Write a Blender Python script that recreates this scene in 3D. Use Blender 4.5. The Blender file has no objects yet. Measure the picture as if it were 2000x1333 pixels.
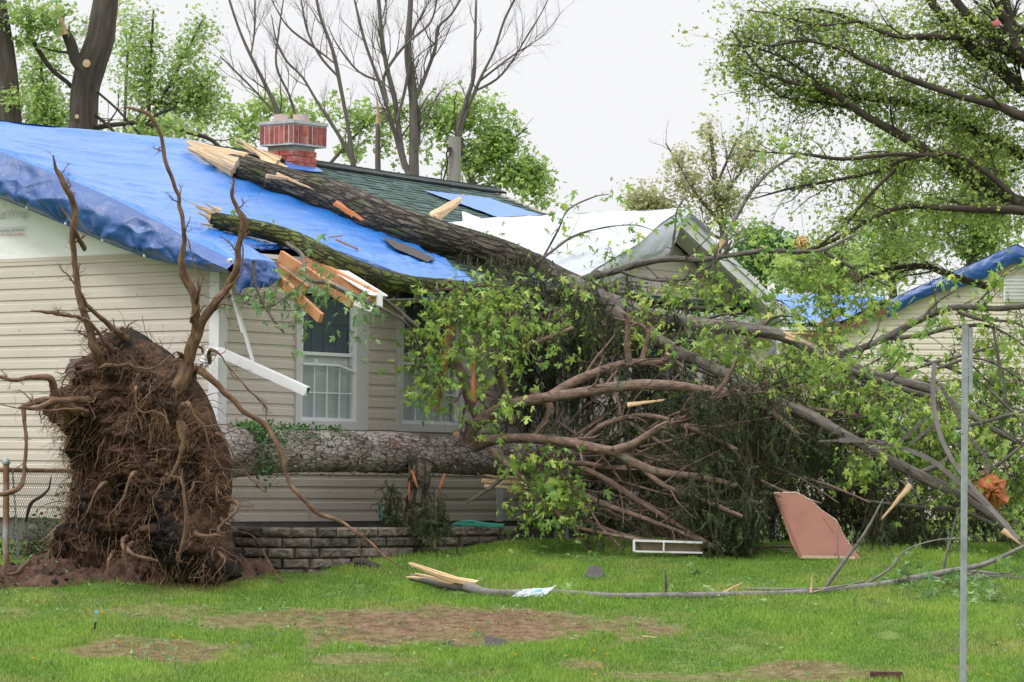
import bpy, math, random
import numpy as np
from mathutils import Vector, noise as mnoise
R = math.radians
rs = np.random.RandomState(7)
random.seed(7)
sc = bpy.context.scene
COL = sc.collection

# ------------------------------------------------------------------ camera
F = 6970.0                     # focal length in pixels of a 2000 px wide picture
TH = math.atan(272/F); RHO = .0104; EYE = .73
_c, _s = math.cos(RHO), math.sin(RHO)
fw = np.array((0, math.cos(TH), math.sin(TH))); U0 = np.array((0, -math.sin(TH), math.cos(TH))); X0 = np.array((1., 0, 0))
rt = _c*X0 + _s*U0; up = -_s*X0 + _c*U0
CAM = np.array((0, 0, EYE))
cd = bpy.data.cameras.new('camera'); cam = bpy.data.objects.new('camera', cd); COL.objects.link(cam)
cd.sensor_width = 36; cd.lens = F/2000*36; cd.clip_end = 2000; cd.clip_start = .5
from mathutils import Matrix
cam.matrix_world = Matrix(((rt[0], up[0], -fw[0], 0), (rt[1], up[1], -fw[1], 0), (rt[2], up[2], -fw[2], EYE), (0, 0, 0, 1)))
sc.camera = cam

# ------------------------------------------------------------------ sky: bright overcast
SUN_EL, SUN_AZ = R(52), R(-48)       # azimuth from +Y towards +X of where the light comes from, seen from behind the camera
w = bpy.data.worlds.new('World'); sc.world = w; w.use_nodes = True
nt = w.node_tree; nt.nodes.clear()
wo = nt.nodes.new('ShaderNodeOutputWorld'); bg = nt.nodes.new('ShaderNodeBackground')
sky = nt.nodes.new('ShaderNodeTexSky'); sky.sky_type = 'NISHITA'; sky.sun_disc = False
sky.sun_elevation = SUN_EL; sky.sun_rotation = R(200); sky.air_density = 1; sky.dust_density = 5
hs = nt.nodes.new('ShaderNodeHueSaturation'); hs.inputs['Saturation'].default_value = .25; hs.inputs['Value'].default_value = .9
tc = nt.nodes.new('ShaderNodeTexCoord'); sp = nt.nodes.new('ShaderNodeSeparateXYZ')
rp = nt.nodes.new('ShaderNodeValToRGB')
e = rp.color_ramp.elements
e[0].position = 0; e[0].color = (8.95, 8.95, 9.1, 1); e[1].position = 1; e[1].color = (23, 23.3, 24.5, 1)
k = e.new(.22); k.color = (9.1, 9.1, 9.25, 1); k = e.new(.55); k.color = (17, 17.2, 18, 1)
mx = nt.nodes.new('ShaderNodeMix'); mx.data_type = 'RGBA'; mx.inputs[0].default_value = .93
L = nt.links.new
L(tc.outputs['Generated'], sp.inputs[0]); L(sp.outputs['Z'], rp.inputs[0]); L(sky.outputs[0], hs.inputs['Color'])
L(hs.outputs[0], mx.inputs[6]); L(rp.outputs[0], mx.inputs[7]); L(mx.outputs[2], bg.inputs[0]); L(bg.outputs[0], wo.inputs[0])
bg.inputs[1].default_value = .1
sd = bpy.data.lights.new('sun', 'SUN'); sd.energy = 1.5; sd.angle = R(12); sd.color = (1, .97, .92)
sun = bpy.data.objects.new('sun', sd); COL.objects.link(sun)
# light travels from upper left, slightly behind the camera
sv = Vector((math.sin(R(-130))*math.cos(SUN_EL), math.cos(R(-130))*math.cos(SUN_EL), math.sin(SUN_EL)))
sun.rotation_euler = sv.to_track_quat('Z', 'Y').to_euler()
sky.sun_rotation = math.atan2(sv.x, sv.y)
sc.view_settings.view_transform = 'Standard'; sc.view_settings.look = 'None'; sc.view_settings.exposure = .12; sc.view_settings.gamma = 1
sc.cycles.max_bounces = 8; sc.cycles.transparent_max_bounces = 16

# ------------------------------------------------------------------ picture -> world
def ray(px, py): return fw + (px-1000)/F*rt - (py-666.5)/F*up
def P(px, py, d):
    r = ray(px, py); return CAM + r*(d/r[1])
AZ = R(52); DF = np.array((math.cos(AZ), math.sin(AZ), 0)); DL = np.array((-math.sin(AZ), math.cos(AZ), 0)); C0 = np.array((-2.71, 33, 0))
ZZ = np.array((0, 0, 1.))
def H(t, s, z): return C0 + t*DF + s*DL + z*ZZ         # house frame: along the front, back, up
def Ha(t, s, z):
    t, s, z = np.broadcast_arrays(np.asarray(t, float), np.asarray(s, float), np.asarray(z, float))
    return C0 + t[..., None]*DF + s[..., None]*DL + z[..., None]*ZZ
def hloc(p): q = np.asarray(p)-C0; return np.array((q@DF, q@DL, q[2]))
def hit(px, py, n, d):                                  # house-frame plane n.p = d  -> house coords
    o = hloc(CAM); r = ray(px, py); e = np.array((r@DF, r@DL, r[2])); n = np.array(n, float)
    return o + e*((d-n@o)/(n@e))
RM, RZ = .38, 2.82                                      # front roof slope: z = RZ + RM*s
RS = 3.75                                               # ridge setback
def HR(px, py, off=0.): return hit(px, py, (0, -RM, 1), RZ+off)
def HG(px, py, t=0.): return hit(px, py, (1, 0, 0), t)
def HF(px, py, s=0.): return hit(px, py, (0, 1, 0), s)

def vn(p, seed=0):                                      # value noise, numpy, (N,3) -> (-1..1)
    p = np.asarray(p, float); i = np.floor(p).astype(np.int64); f = p-i; f = f*f*(3-2*f)
    def h(a):
        n = (a[..., 0]*374761393 + a[..., 1]*668265263 + a[..., 2]*2147483647 + seed*974634777) & 0xffffffff
        n = ((n ^ (n >> 13))*1274126177) & 0xffffffff; n = ((n ^ (n >> 16))*2246822519) & 0xffffffff
        return ((n ^ (n >> 15)) & 0xffff)/32767.5-1
    o = 0
    for dx in (0, 1):
        for dy in (0, 1):
            for dz in (0, 1):
                o = o + h(i+np.array((dx, dy, dz)))*(f[..., 0] if dx else 1-f[..., 0])*(f[..., 1] if dy else 1-f[..., 1])*(f[..., 2] if dz else 1-f[..., 2])
    return o
def fbm(p, o=4, seed=0):
    r = 0; a = .5; p = np.asarray(p, float)
    for k in range(o): r = r+a*vn(p*2**k, seed+k); a *= .5
    return r
def sstep(a, b, x): x = np.clip((x-a)/(b-a), 0, 1); return x*x*(3-2*x)

def gz(x, y):                                           # lawn height
    x = np.asarray(x, float); y = np.asarray(y, float)
    t = (34.1-y)
    z = .12-.135*(np.sqrt(t*t+.12)+t)/2
    z = np.maximum(z, -.93) + .0*x
    z = z + .02*vn(np.stack([x*.8, y*.8, 0*x], -1), 5)
    return z
def PG(px, py, lift=0.):                                # picture point on the lawn
    d = 33.; r = ray(px, py)
    lo, hi = 24., 60.
    for _ in range(40):
        m = (lo+hi)/2; p = CAM + r*(m/r[1])
        if p[2] > gz(p[0], p[1])+lift: lo = m
        else: hi = m
    return CAM + r*(lo/r[1])

# ------------------------------------------------------------------ mesh builder
class MB:
    def __init__(s): s.v = []; s.f = []; s.tc = []; s.c = []; s.mi = []; s.n = 0
    def add(s, v, f, tc=None, c=None, mi=0):
        v = np.asarray(v, float).reshape(-1, 3)
        if isinstance(f, np.ndarray): fl = [f]
        else:
            d = {}
            for q in f: d.setdefault(len(q), []).append(q)
            fl = [np.array(q) for q in d.values()]
        for q in fl:
            if len(q): s.f.append(q+s.n); s.mi.append(mi)
        s.v.append(v); s.tc.append(v if tc is None else np.asarray(tc, float).reshape(-1, 3))
        s.c.append(np.full(len(v), .5) if c is None else np.broadcast_to(np.asarray(c, float), (len(v),)))
        s.n += len(v)
        return s
    def box(s, ctr, ax, ay, az, hx, hy, hz, **k):       # centre, unit axes, half sizes
        ctr = np.asarray(ctr, float); o = []
        for z in (-1, 1):
            for y in (-1, 1):
                for x in (-1, 1): o.append(ctr+np.asarray(ax)*hx*x+np.asarray(ay)*hy*y+np.asarray(az)*hz*z)
        return s.add(o, [(0, 2, 3, 1), (4, 5, 7, 6), (0, 1, 5, 4), (2, 6, 7, 3), (0, 4, 6, 2), (1, 3, 7, 5)], **k)
    def hbox(s, t0, t1, s0, s1, z0, z1, **k):           # box in the house frame
        return s.box(H((t0+t1)/2, (s0+s1)/2, (z0+z1)/2), DF, DL, ZZ, abs(t1-t0)/2, abs(s1-s0)/2, abs(z1-z0)/2, **k)
    def beam(s, a, b, wd, ht, upv=ZZ, **k):
        a = np.asarray(a, float); b = np.asarray(b, float); x = b-a; l = np.linalg.norm(x); x = x/l
        y = np.cross(upv, x); y /= np.linalg.norm(y); z = np.cross(x, y)
        return s.box((a+b)/2, x, y, z, l/2, wd/2, ht/2, **k)
    def tube(s, path, rad, sides=8, step=None, amp=0., nz=6., seed=0, cap=True, c=None, rag=0., mi=0, lfreq=.35):
        p = np.asarray(path, float); r = np.broadcast_to(np.asarray(rad, float), (len(p),)).copy()
        if step: p, r = spline(p, r, step)
        n = len(p); t = np.gradient(p, axis=0); t /= np.linalg.norm(t, axis=1)[:, None]+1e-9
        u = np.cross(t[0], (0.13, .3, 1.)); u /= np.linalg.norm(u); us = []
        for i in range(n):
            u = u-t[i]*(u@t[i]); u /= np.linalg.norm(u)+1e-9; us.append(u.copy())
        us = np.array(us); ws = np.cross(t, us)
        a = np.arange(sides)/sides*2*math.pi
        ln = np.concatenate([[0], np.cumsum(np.linalg.norm(np.diff(p, axis=0), axis=1))])
        ca, sa = np.cos(a), np.sin(a)
        dirs = us[:, None]*ca[None, :, None]+ws[:, None]*sa[None, :, None]
        rr = np.repeat(r[:, None], sides, 1)
        tcv = np.stack([ca[None]*rr, sa[None]*rr, np.repeat(ln[:, None], sides, 1)], -1)
        if amp:
            q = tcv*nz*np.array((1, 1, lfreq))
            d = 1-2*np.abs(fbm(q, 3, seed)); d = d*.6+.8*vn(tcv*np.array((1.2, 1.2, 1.5)) + seed, seed+9)
            rr = rr+amp*d*np.minimum(1, rr/(np.max(r)*.6+1e-9))
        v = p[:, None]+dirs*rr[..., None]
        if rag:
            v[0] -= t[0]*rag*np.abs(rs.randn(sides, 1)); v[-1] += t[-1]*rag*np.abs(rs.randn(sides, 1))
        i = np.arange(n-1)[:, None]*sides; j = np.arange(sides)[None]; k2 = (j+1) % sides
        f = np.stack([i+j, i+k2, i+sides+k2, i+sides+j], -1).reshape(-1, 4)
        s.add(v, f, tcv, c, mi=mi)
        if cap:
            for e0, b in ((0, 0), (n-1, (n-1)*sides)):
                m = s.n; s.add([p[e0]], np.zeros((0, 3), int), [tcv[e0].mean(0)], None if c is None else float(np.mean(c)))
                off = m-n*sides if e0 == 0 else m-n*sides-1
                base = (m-n*sides) if e0 == 0 else (m-1-n*sides)
                q = np.stack([base+b+np.arange(sides), base+b+(np.arange(sides)+1) % sides, np.full(sides, m)], -1)
                s.f.append(q); s.mi.append(mi)
        return s
    def grid(s, V, **k):                                 # V: (n,m,3)
        n, m = V.shape[:2]; i = np.arange(n-1)[:, None]*m; j = np.arange(m-1)[None]
        f = np.stack([i+j, i+j+1, i+m+j+1, i+m+j], -1).reshape(-1, 4)
        return s.add(V.reshape(-1, 3), f, **k)
    def inst(s, tv, tf, pos, rot, scl, c=None, mi=0):    # template copies merged: pos (N,3) rot (N,3,3) cols = axes
        N = len(pos)
        if N == 0: return s
        tv = np.asarray(tv, float); tf = np.asarray(tf); k = len(tv)
        v = np.einsum('nij,kj->nki', rot, tv)*np.asarray(scl).reshape(-1, 1, 1)+np.asarray(pos)[:, None]
        f = (tf[None]+np.arange(N)[:, None, None]*k).reshape(-1, tf.shape[1])
        cc = rs.rand(N) if c is None else np.asarray(c)
        return s.add(v.reshape(-1, 3), f, c=np.repeat(cc, k), mi=mi)
    def build(s, name, mat, parent=None, loc=None, smooth=False, **props):
        if s.n == 0: return None
        v = np.concatenate(s.v)
        if parent is not None: base = np.array(WLOC[parent.name])
        else:
            base = np.array(loc if loc is not None else (v[:, 0].mean(), v[:, 1].mean(), v[:, 2].min()))
        me = bpy.data.meshes.new(name); me.vertices.add(len(v)); me.vertices.foreach_set('co', (v-base).ravel())
        lt = np.concatenate([np.full(len(q), q.shape[1]) for q in s.f]); li = np.concatenate([q.ravel() for q in s.f])
        me.loops.add(len(li)); me.loops.foreach_set('vertex_index', li.astype(np.int32))
        me.polygons.add(len(lt)); st = np.concatenate([[0], np.cumsum(lt)[:-1]])
        me.polygons.foreach_set('loop_start', st.astype(np.int32)); me.polygons.foreach_set('loop_total', lt.astype(np.int32))
        mi = np.concatenate([np.full(len(q), m) for q, m in zip(s.f, s.mi)])
        me.polygons.foreach_set('material_index', mi.astype(np.int32))
        me.polygons.foreach_set('use_smooth', np.full(len(lt), bool(smooth)))
        me.update(calc_edges=True)
        a = me.attributes.new('tc', 'FLOAT_VECTOR', 'POINT'); a.data.foreach_set('vector', np.concatenate(s.tc).ravel())
        a = me.attributes.new('var', 'FLOAT', 'POINT'); a.data.foreach_set('value', np.concatenate(s.c))
        for m in (mat if isinstance(mat, (list, tuple)) else [mat]): me.materials.append(m)
        o = bpy.data.objects.new(name, me); COL.objects.link(o)
        WLOC[o.name] = tuple(base)
        if parent is not None: o.parent = parent
        else: o.location = base
        for k2, q in props.items(): o[k2] = q
        return o
WLOC = {}
def spline(p, r, step):
    p = np.asarray(p, float); n = len(p)
    if n < 3:
        m = max(2, int(np.linalg.norm(p[-1]-p[0])/step)+1); u = np.linspace(0, 1, m)[:, None]
        return p[0]*(1-u)+p[-1]*u, np.interp(np.linspace(0, 1, m), np.linspace(0, 1, n), r)
    q = np.vstack([2*p[0]-p[1], p, 2*p[-1]-p[-2]]); o = []; ro = []
    for i in range(n-1):
        a, b, c, d = q[i:i+4]; m = max(1, int(np.linalg.norm(c-b)/step)+1)
        for k in range(m):
            u = k/m; o.append(.5*(2*b+(c-a)*u+(2*a-5*b+4*c-d)*u*u+(3*b-a-3*c+d)*u**3)); ro.append(r[i]*(1-u)+r[i+1]*u)
    o.append(p[-1]); ro.append(r[-1])
    return np.array(o), np.array(ro)
def thing(name, label, cat, loc, group=None):
    o = bpy.data.objects.new(name, None); COL.objects.link(o); o.empty_display_size = .2
    o.location = loc; WLOC[o.name] = tuple(loc); o['label'] = label; o['category'] = cat
    if group: o['group'] = group
    return o
def T(label, cat, group=None):
    d = dict(label=label, category=cat)
    if group: d['group'] = group
    return d
ST = dict(kind='structure'); SF = dict(kind='stuff')

# ------------------------------------------------------------------ materials
def new_mat(name):
    m = bpy.data.materials.new(name); m.use_nodes = True; n = m.node_tree; n.nodes.clear()
    o = n.nodes.new('ShaderNodeOutputMaterial'); b = n.nodes.new('ShaderNodeBsdfPrincipled'); n.links.new(b.outputs[0], o.inputs[0])
    return m, n, b, o
def ramp(n, cols, lo=.3, hi=.7, interp='LINEAR'):
    r = n.nodes.new('ShaderNodeValToRGB'); e = r.color_ramp.elements; r.color_ramp.interpolation = interp
    k = len(cols)
    for i, c in enumerate(cols):
        p = lo+(hi-lo)*i/max(1, k-1)
        x = e[i] if i < 2 else e.new(p)
        x.position = p; x.color = (*c, 1)
    return r
def nmat(name, cols, scale=5, stretch=(1, 1, 1), rough=.8, bump=.3, bscale=None, bdist=.01, coord='Object', detail=6, var=0., trans=0.,
         metal=0., spec=.5, lo=.3, hi=.7, voro=None, specks=None, tint=None, vhue=0., sheen=0., bstretch=None):
    m, n, b, o = new_mat(name); N = n.nodes.new; K = n.links.new
    if coord == 'tc': s = N('ShaderNodeAttribute'); s.attribute_name = 'tc'; src = s.outputs['Vector']
    else: s = N('ShaderNodeTexCoord'); src = s.outputs[coord]
    def mapped(st):
        mp = N('ShaderNodeMapping'); mp.inputs['Scale'].default_value = st; K(src, mp.inputs[0]); return mp.outputs[0]
    mv = mapped(stretch)
    t = N('ShaderNodeTexNoise'); t.inputs['Scale'].default_value = scale; t.inputs['Detail'].default_value = detail; t.inputs['Roughness'].default_value = .62
    K(mv, t.inputs['Vector']); r = ramp(n, cols, lo, hi); K(t.outputs[0], r.inputs[0]); c = r.outputs[0]
    if tint:                                             # second colour in large patches: (col, scale, lo, hi)
        t2 = N('ShaderNodeTexNoise'); t2.inputs['Scale'].default_value = tint[1]; t2.inputs['Detail'].default_value = 5; K(src, t2.inputs['Vector'])
        r2 = ramp(n, [(0, 0, 0), (1, 1, 1)], tint[2], tint[3]); K(t2.outputs[0], r2.inputs[0])
        x = N('ShaderNodeMix'); x.data_type = 'RGBA'; K(r2.outputs[0], x.inputs[0]); K(c, x.inputs[6]); x.inputs[7].default_value = (*tint[0], 1); c = x.outputs[2]
    if voro:                                             # plates/cracks: (scale, stretch, dark colour, width)
        vo = N('ShaderNodeTexVoronoi'); vo.feature = 'DISTANCE_TO_EDGE'; vo.inputs['Scale'].default_value = voro[0]
        nz = N('ShaderNodeTexNoise'); nz.inputs['Scale'].default_value = voro[0]*1.5; K(src, nz.inputs['Vector'])
        ad = N('ShaderNodeMix'); ad.data_type = 'RGBA'; ad.blend_type = 'ADD'; ad.inputs[0].default_value = .5/voro[0]; K(mapped(voro[1]), ad.inputs[6]); K(nz.outputs['Color'], ad.inputs[7])
        K(ad.outputs[2], vo.inputs['Vector'])
        r3 = ramp(n, [(1, 1, 1), (0, 0, 0)], 0, voro[3]); K(vo.outputs[0], r3.inputs[0])
        x = N('ShaderNodeMix'); x.data_type = 'RGBA'; K(r3.outputs[0], x.inputs[0]); K(c, x.inputs[6]); x.inputs[7].default_value = (*voro[2], 1); c = x.outputs[2]
    if specks:                                           # (colour, scale, threshold)
        t4 = N('ShaderNodeTexNoise'); t4.inputs['Scale'].default_value = specks[1]; t4.inputs['Detail'].default_value = 2; K(src, t4.inputs['Vector'])
        r4 = ramp(n, [(0, 0, 0), (1, 1, 1)], specks[2], specks[2]+.02); K(t4.outputs[0], r4.inputs[0])
        x = N('ShaderNodeMix'); x.data_type = 'RGBA'; K(r4.outputs[0], x.inputs[0]); K(c, x.inputs[6]); x.inputs[7].default_value = (*specks[0], 1); c = x.outputs[2]
    if var or vhue:
        a = N('ShaderNodeAttribute'); a.attribute_name = 'var'
        h = N('ShaderNodeHueSaturation'); K(c, h.inputs['Color'])
        mr = N('ShaderNodeMapRange'); mr.inputs['To Min'].default_value = 1-var; mr.inputs['To Max'].default_value = 1+var; K(a.outputs['Fac'], mr.inputs[0]); K(mr.outputs[0], h.inputs['Value'])
        if vhue:
            mr = N('ShaderNodeMapRange'); mr.inputs['To Min'].default_value = .5+vhue; mr.inputs['To Max'].default_value = .5-vhue; K(a.outputs['Fac'], mr.inputs[0]); K(mr.outputs[0], h.inputs['Hue'])
        c = h.outputs[0]
    K(c, b.inputs['Base Color']); b.inputs['Roughness'].default_value = rough; b.inputs['Metallic'].default_value = metal
    b.inputs['Specular IOR Level'].default_value = spec
    if bump:
        t5 = N('ShaderNodeTexNoise'); t5.inputs['Scale'].default_value = bscale or scale*2; t5.inputs['Detail'].default_value = 8; t5.inputs['Roughness'].default_value = .65
        K(mapped(bstretch or stretch), t5.inputs['Vector']); bm = N('ShaderNodeBump'); bm.inputs['Strength'].default_value = bump; bm.inputs['Distance'].default_value = bdist
        hsrc = t5.outputs[0]
        if voro:
            mm = N('ShaderNodeMath'); mm.operation = 'SUBTRACT'; K(hsrc, mm.inputs[0]); K(r3.outputs[0], mm.inputs[1]); hsrc = mm.outputs[0]
        K(hsrc, bm.inputs['Height']); K(bm.outputs[0], b.inputs['Normal'])
    if trans:
        tr = N('ShaderNodeBsdfTranslucent'); ms = N('ShaderNodeMixShader'); ms.inputs[0].default_value = trans
        K(c, tr.inputs[0]); K(b.outputs[0], ms.inputs[1]); K(tr.outputs[0], ms.inputs[2]); K(ms.outputs[0], o.inputs[0])
    return m
M = {}
M['siding'] = nmat('vinyl siding', [(.525, .463, .40), (.59, .525, .46)], 1.3, (1, 1, 2), .55, .05, 30, specks=((.09, .06, .04), 26, .745))
M['siding_far'] = nmat('far vinyl siding', [(.62, .56, .46), (.68, .62, .51)], 1.3, (1, 1, 2), .6, .03, 30)
M['white'] = nmat('white painted metal', [(.66, .66, .66), (.78, .78, .79)], 3, rough=.4, bump=.03, specks=((.25, .22, .18), 30, .74))
M['trim'] = nmat('grey white trim', [(.50, .49, .48), (.60, .59, .575)], 3, rough=.5, bump=.03, specks=((.2, .18, .15), 22, .75))
M['vinylwhite'] = nmat('window vinyl', [(.66, .67, .69), (.74, .75, .77)], 3, rough=.35, bump=0)
M['blind'] = nmat('window blind', [(.70, .74, .74), (.78, .81, .81)], 3, rough=.5, bump=0)
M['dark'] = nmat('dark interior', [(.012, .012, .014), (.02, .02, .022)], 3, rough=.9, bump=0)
M['shingle'] = nmat('green asphalt shingles', [(.032, .062, .050), (.062, .105, .088)], 9, rough=.95, bump=.5, bscale=120, bdist=.003, var=.38)
M['ridge'] = nmat('dark ridge shingles', [(.02, .026, .026), (.035, .045, .043)], 9, rough=.95, bump=.5, bscale=120, var=.3)
M['concrete'] = nmat('foundation concrete', [(.10, .10, .10), (.17, .165, .155)], 4, rough=.95, bump=.4, bscale=60)
M['block'] = nmat('rough split wall block', [(.055, .044, .035), (.13, .105, .085), (.215, .185, .155)], 14, rough=.95, bump=1, bscale=60, bdist=.012, var=.42, lo=.25, hi=.75)
M['brick'] = nmat('red brick', [(.25, .052, .04), (.36, .085, .065), (.42, .16, .13)], 9, rough=.9, bump=.4, bscale=60, var=.3, tint=((.45, .36, .33), 5, .58, .72))
M['mortar'] = nmat('mortar', [(.36, .33, .30), (.5, .46, .43)], 20, rough=.95, bump=.4)
M['capstone'] = nmat('weathered mortar crown', [(.34, .35, .36), (.52, .53, .54)], 12, rough=.9, bump=.4)
M['flue'] = nmat('clay flue', [(.38, .29, .25), (.5, .41, .37)], 10, rough=.9, bump=.3)
M['wrap'] = nmat('house wrap', [(.80, .80, .81), (.88, .88, .895)], 1.6, rough=.45, bump=.5, bscale=7, bdist=.03)
M['tarp'] = nmat('blue tarp', [(.014, .145, .49), (.024, .19, .60)], 1.2, (1, 1, 1), .33, .8, 9, bdist=.035, spec=.75, trans=.05)
M['tarp'].node_tree.nodes['Principled BSDF'].inputs['Coat Weight'].default_value = .16; M['tarp'].node_tree.nodes['Principled BSDF'].inputs['Coat Roughness'].default_value = .25
M['tarp_dark'] = nmat('blue tarp darkened for hanging folds', [(.004, .050, .205), (.008, .080, .31)], 1.2, (1, 1, 1), .26, .6, 9, bdist=.03, spec=.8)  # darker copy of the tarp blue; duller reflection of hanging faces painted in
M['tarp_white'] = nmat('white tarp', [(.45, .48, .51), (.53, .555, .585)], 1.2, rough=.4, bump=.4, bscale=6, bdist=.02, trans=.1)
M['grommet'] = nmat('grommet', [(.7, .72, .75), (.8, .82, .84)], 3, rough=.3, bump=0, metal=.6)
M['lumber'] = nmat('rafter lumber', [(.36, .15, .06), (.50, .235, .10), (.58, .30, .14)], 7, (1, 1, 1), .8, .3, coord='Object')
M['rawwood'] = nmat('splintered wood', [(.50, .31, .16), (.66, .46, .27), (.74, .58, .38)], 16, (1, 1, .12), .85, .8, bscale=40, bdist=.02, coord='tc')
M['orangewood'] = nmat('orange torn wood', [(.34, .10, .04), (.50, .17, .06), (.55, .26, .12)], 16, (1, 1, .12), .85, .8, bscale=40, bdist=.02, coord='tc')
M['bark_maple'] = nmat('furrowed maple bark', [(.045, .036, .026), (.13, .105, .078), (.24, .205, .165)], 26, (1, 1, .16), .95, 1, bscale=45, bdist=.03, coord='tc', lo=.28, hi=.72,
                       tint=((.085, .105, .028), 5, .5, .66), voro=(22, (1, 1, .2), (.022, .017, .012), .22))
M['bark_moss'] = nmat('mossy bark', [(.04, .035, .015), (.10, .11, .025), (.17, .18, .04)], 26, (1, 1, .2), .95, 1, bscale=45, bdist=.03, coord='tc',
                      tint=((.13, .16, .022), 4, .4, .6), voro=(22, (1, 1, .25), (.02, .018, .008), .2))
M['bark_limb'] = nmat('grey limb bark', [(.045, .038, .031), (.12, .105, .088), (.21, .19, .168)], 26, (1, 1, .25), .92, 1, bscale=50, bdist=.02, coord='tc', tint=((.17, .185, .12), 5, .6, .7), lo=.28, hi=.72)
M['bark_lawn'] = nmat('smooth grey bark', [(.11, .095, .085), (.17, .155, .145), (.23, .215, .2)], 12, (1, 1, 1.2), .8, .4, bscale=50, bdist=.006, coord='tc')
M['bark_spruce'] = nmat('flaky spruce bark', [(.07, .05, .04), (.20, .155, .14), (.34, .29, .27), (.45, .40, .38)], 7, (1, 1, .5), .95, 1, bscale=26, bdist=.035, coord='tc', lo=.32, hi=.66,
                        tint=((.22, .095, .075), 3.5, .6, .74), voro=(24, (1, 1, .42), (.055, .038, .03), .06))
M['limb_spruce'] = nmat('pinkish spruce limb bark', [(.075, .045, .030), (.18, .115, .085), (.29, .205, .16)], 24, (1, 1, .45), .9, 1, bscale=50, bdist=.02, coord='tc', tint=((.20, .205, .15), 5, .58, .68), lo=.28, hi=.72)
M['twig'] = nmat('twig bark', [(.055, .038, .028), (.14, .10, .075)], 12, rough=.9, bump=0)
M['twig_pale'] = nmat('pale twig bark', [(.12, .10, .085), (.2, .175, .15)], 12, rough=.9, bump=0)
M['bark_far'] = nmat('standing tree bark', [(.035, .028, .022), (.075, .062, .05), (.12, .10, .083)], 14, (1, 1, .12), .95, 1, bscale=22, bdist=.06, coord='tc')
M['bark_bare'] = nmat('bare tree bark', [(.09, .078, .07), (.15, .132, .12)], 12, (1, 1, .3), .95, .5, coord='tc')
M['bark_black'] = nmat('dark wet bark', [(.02, .015, .011), (.045, .034, .024), (.075, .06, .045)], 12, (1, 1, .3), .95, .6, coord='tc')
M['leaf'] = nmat('fresh maple leaf', [(.21, .345, .055), (.32, .465, .10)], 6, rough=.5, bump=0, var=.42, vhue=.035, trans=.38, spec=.4)
M['leaf_wilt'] = nmat('wilting maple leaf', [(.15, .28, .09), (.22, .37, .13)], 6, rough=.6, bump=0, var=.35, vhue=.02, trans=.3)
M['leaf_far'] = nmat('spring leaves behind', [(.29, .43, .11), (.38, .51, .16)], 1, rough=.6, bump=0, var=.3, vhue=.02, trans=.45)
M['leaf_oak'] = nmat('small olive spring leaves', [(.27, .38, .085), (.37, .47, .125)], 1, rough=.6, bump=0, var=.4, vhue=.02, trans=.5)
M['leaf_yellow'] = nmat('pale yellow spring leaves', [(.40, .42, .20), (.50, .50, .26)], 1, rough=.6, bump=0, var=.25, vhue=.02, trans=.4)
M['leaf_mid'] = nmat('mid green leaves', [(.12, .25, .08), (.20, .35, .12)], 1, rough=.6, bump=0, var=.4, vhue=.02, trans=.35)
M['leaf_ivy'] = nmat('glossy ivy leaves', [(.03, .095, .014), (.07, .17, .03)], 6, rough=.35, bump=0, var=.4, trans=.15)
M['needle'] = nmat('spruce needles', [(.034, .050, .020), (.088, .108, .042)], 3, rough=.7, bump=0, var=.6, vhue=.03, spec=.3)
M['soil'] = nmat('dark root soil', [(.020, .010, .006), (.078, .038, .021), (.19, .095, .050)], 7, rough=1, bump=1, bscale=30, bdist=.05, lo=.3, hi=.72, detail=9, tint=((.009, .006, .005), 2.6, .47, .6))
M['dirt'] = nmat('red brown dirt', [(.045, .022, .014), (.11, .055, .036), (.17, .095, .065)], 5, rough=1, bump=1, bscale=24, bdist=.04, detail=9)
M['root'] = nmat('root bark', [(.055, .026, .015), (.15, .082, .048), (.27, .17, .11)], 22, (1, 1, .3), .95, 1, bscale=50, bdist=.02, coord='tc')
M['rootlet'] = nmat('fine roots', [(.08, .038, .020), (.32, .19, .11)], 5, rough=.95, bump=0, var=.7)
M['steel'] = nmat('galvanised steel', [(.25, .27, .29), (.36, .38, .40)], 14, rough=.6, bump=.1, metal=.35, tint=((.20, .20, .20), 3, .5, .72), specks=((.16, .10, .06), 18, .74))
M['rust'] = nmat('rusting galvanised post', [(.36, .37, .37), (.24, .14, .08), (.15, .06, .03)], 4, rough=.8, bump=.2, metal=.2)
M['wire'] = nmat('chain link wire', [(.14, .11, .09), (.25, .22, .20)], 9, rough=.7, bump=0, metal=.3)
M['board'] = nmat('brown painted board', [(.285, .125, .09), (.33, .15, .11)], 1.5, rough=.75, bump=.12, bscale=12, specks=((.10, .05, .035), 9, .70), tint=((.225, .10, .075), 2.5, .48, .7))
M['boardedge'] = nmat('torn board edge', [(.45, .33, .22), (.6, .47, .34)], 20, rough=.9, bump=.4)
M['panel'] = nmat('weathered plywood', [(.17, .14, .085), (.26, .21, .13)], 6, (1, 1, 4), .9, .2)
M['bentmetal'] = nmat('bent brown metal strip', [(.12, .10, .095), (.19, .165, .155)], 5, rough=.55, bump=.05, metal=.3)
M['scrap'] = nmat('dark shingle scrap', [(.05, .045, .045), (.09, .08, .078)], 20, rough=1, bump=.6, bscale=80)
M['hose'] = nmat('green hose', [(.03, .26, .19), (.05, .33, .25)], 5, rough=.4, bump=0)
M['plastic'] = nmat('white plastic bag', [(.62, .68, .74), (.75, .79, .84)], 8, rough=.35, bump=.6, bscale=20, bdist=.02, trans=.3)
M['bluefilm'] = nmat('blue print', [(.08, .35, .75), (.12, .42, .8)], 8, rough=.4, bump=0)
M['ink'] = nmat('grey ink', [(.33, .33, .35), (.38, .38, .40)], 3, rough=.8, bump=0)
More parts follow.
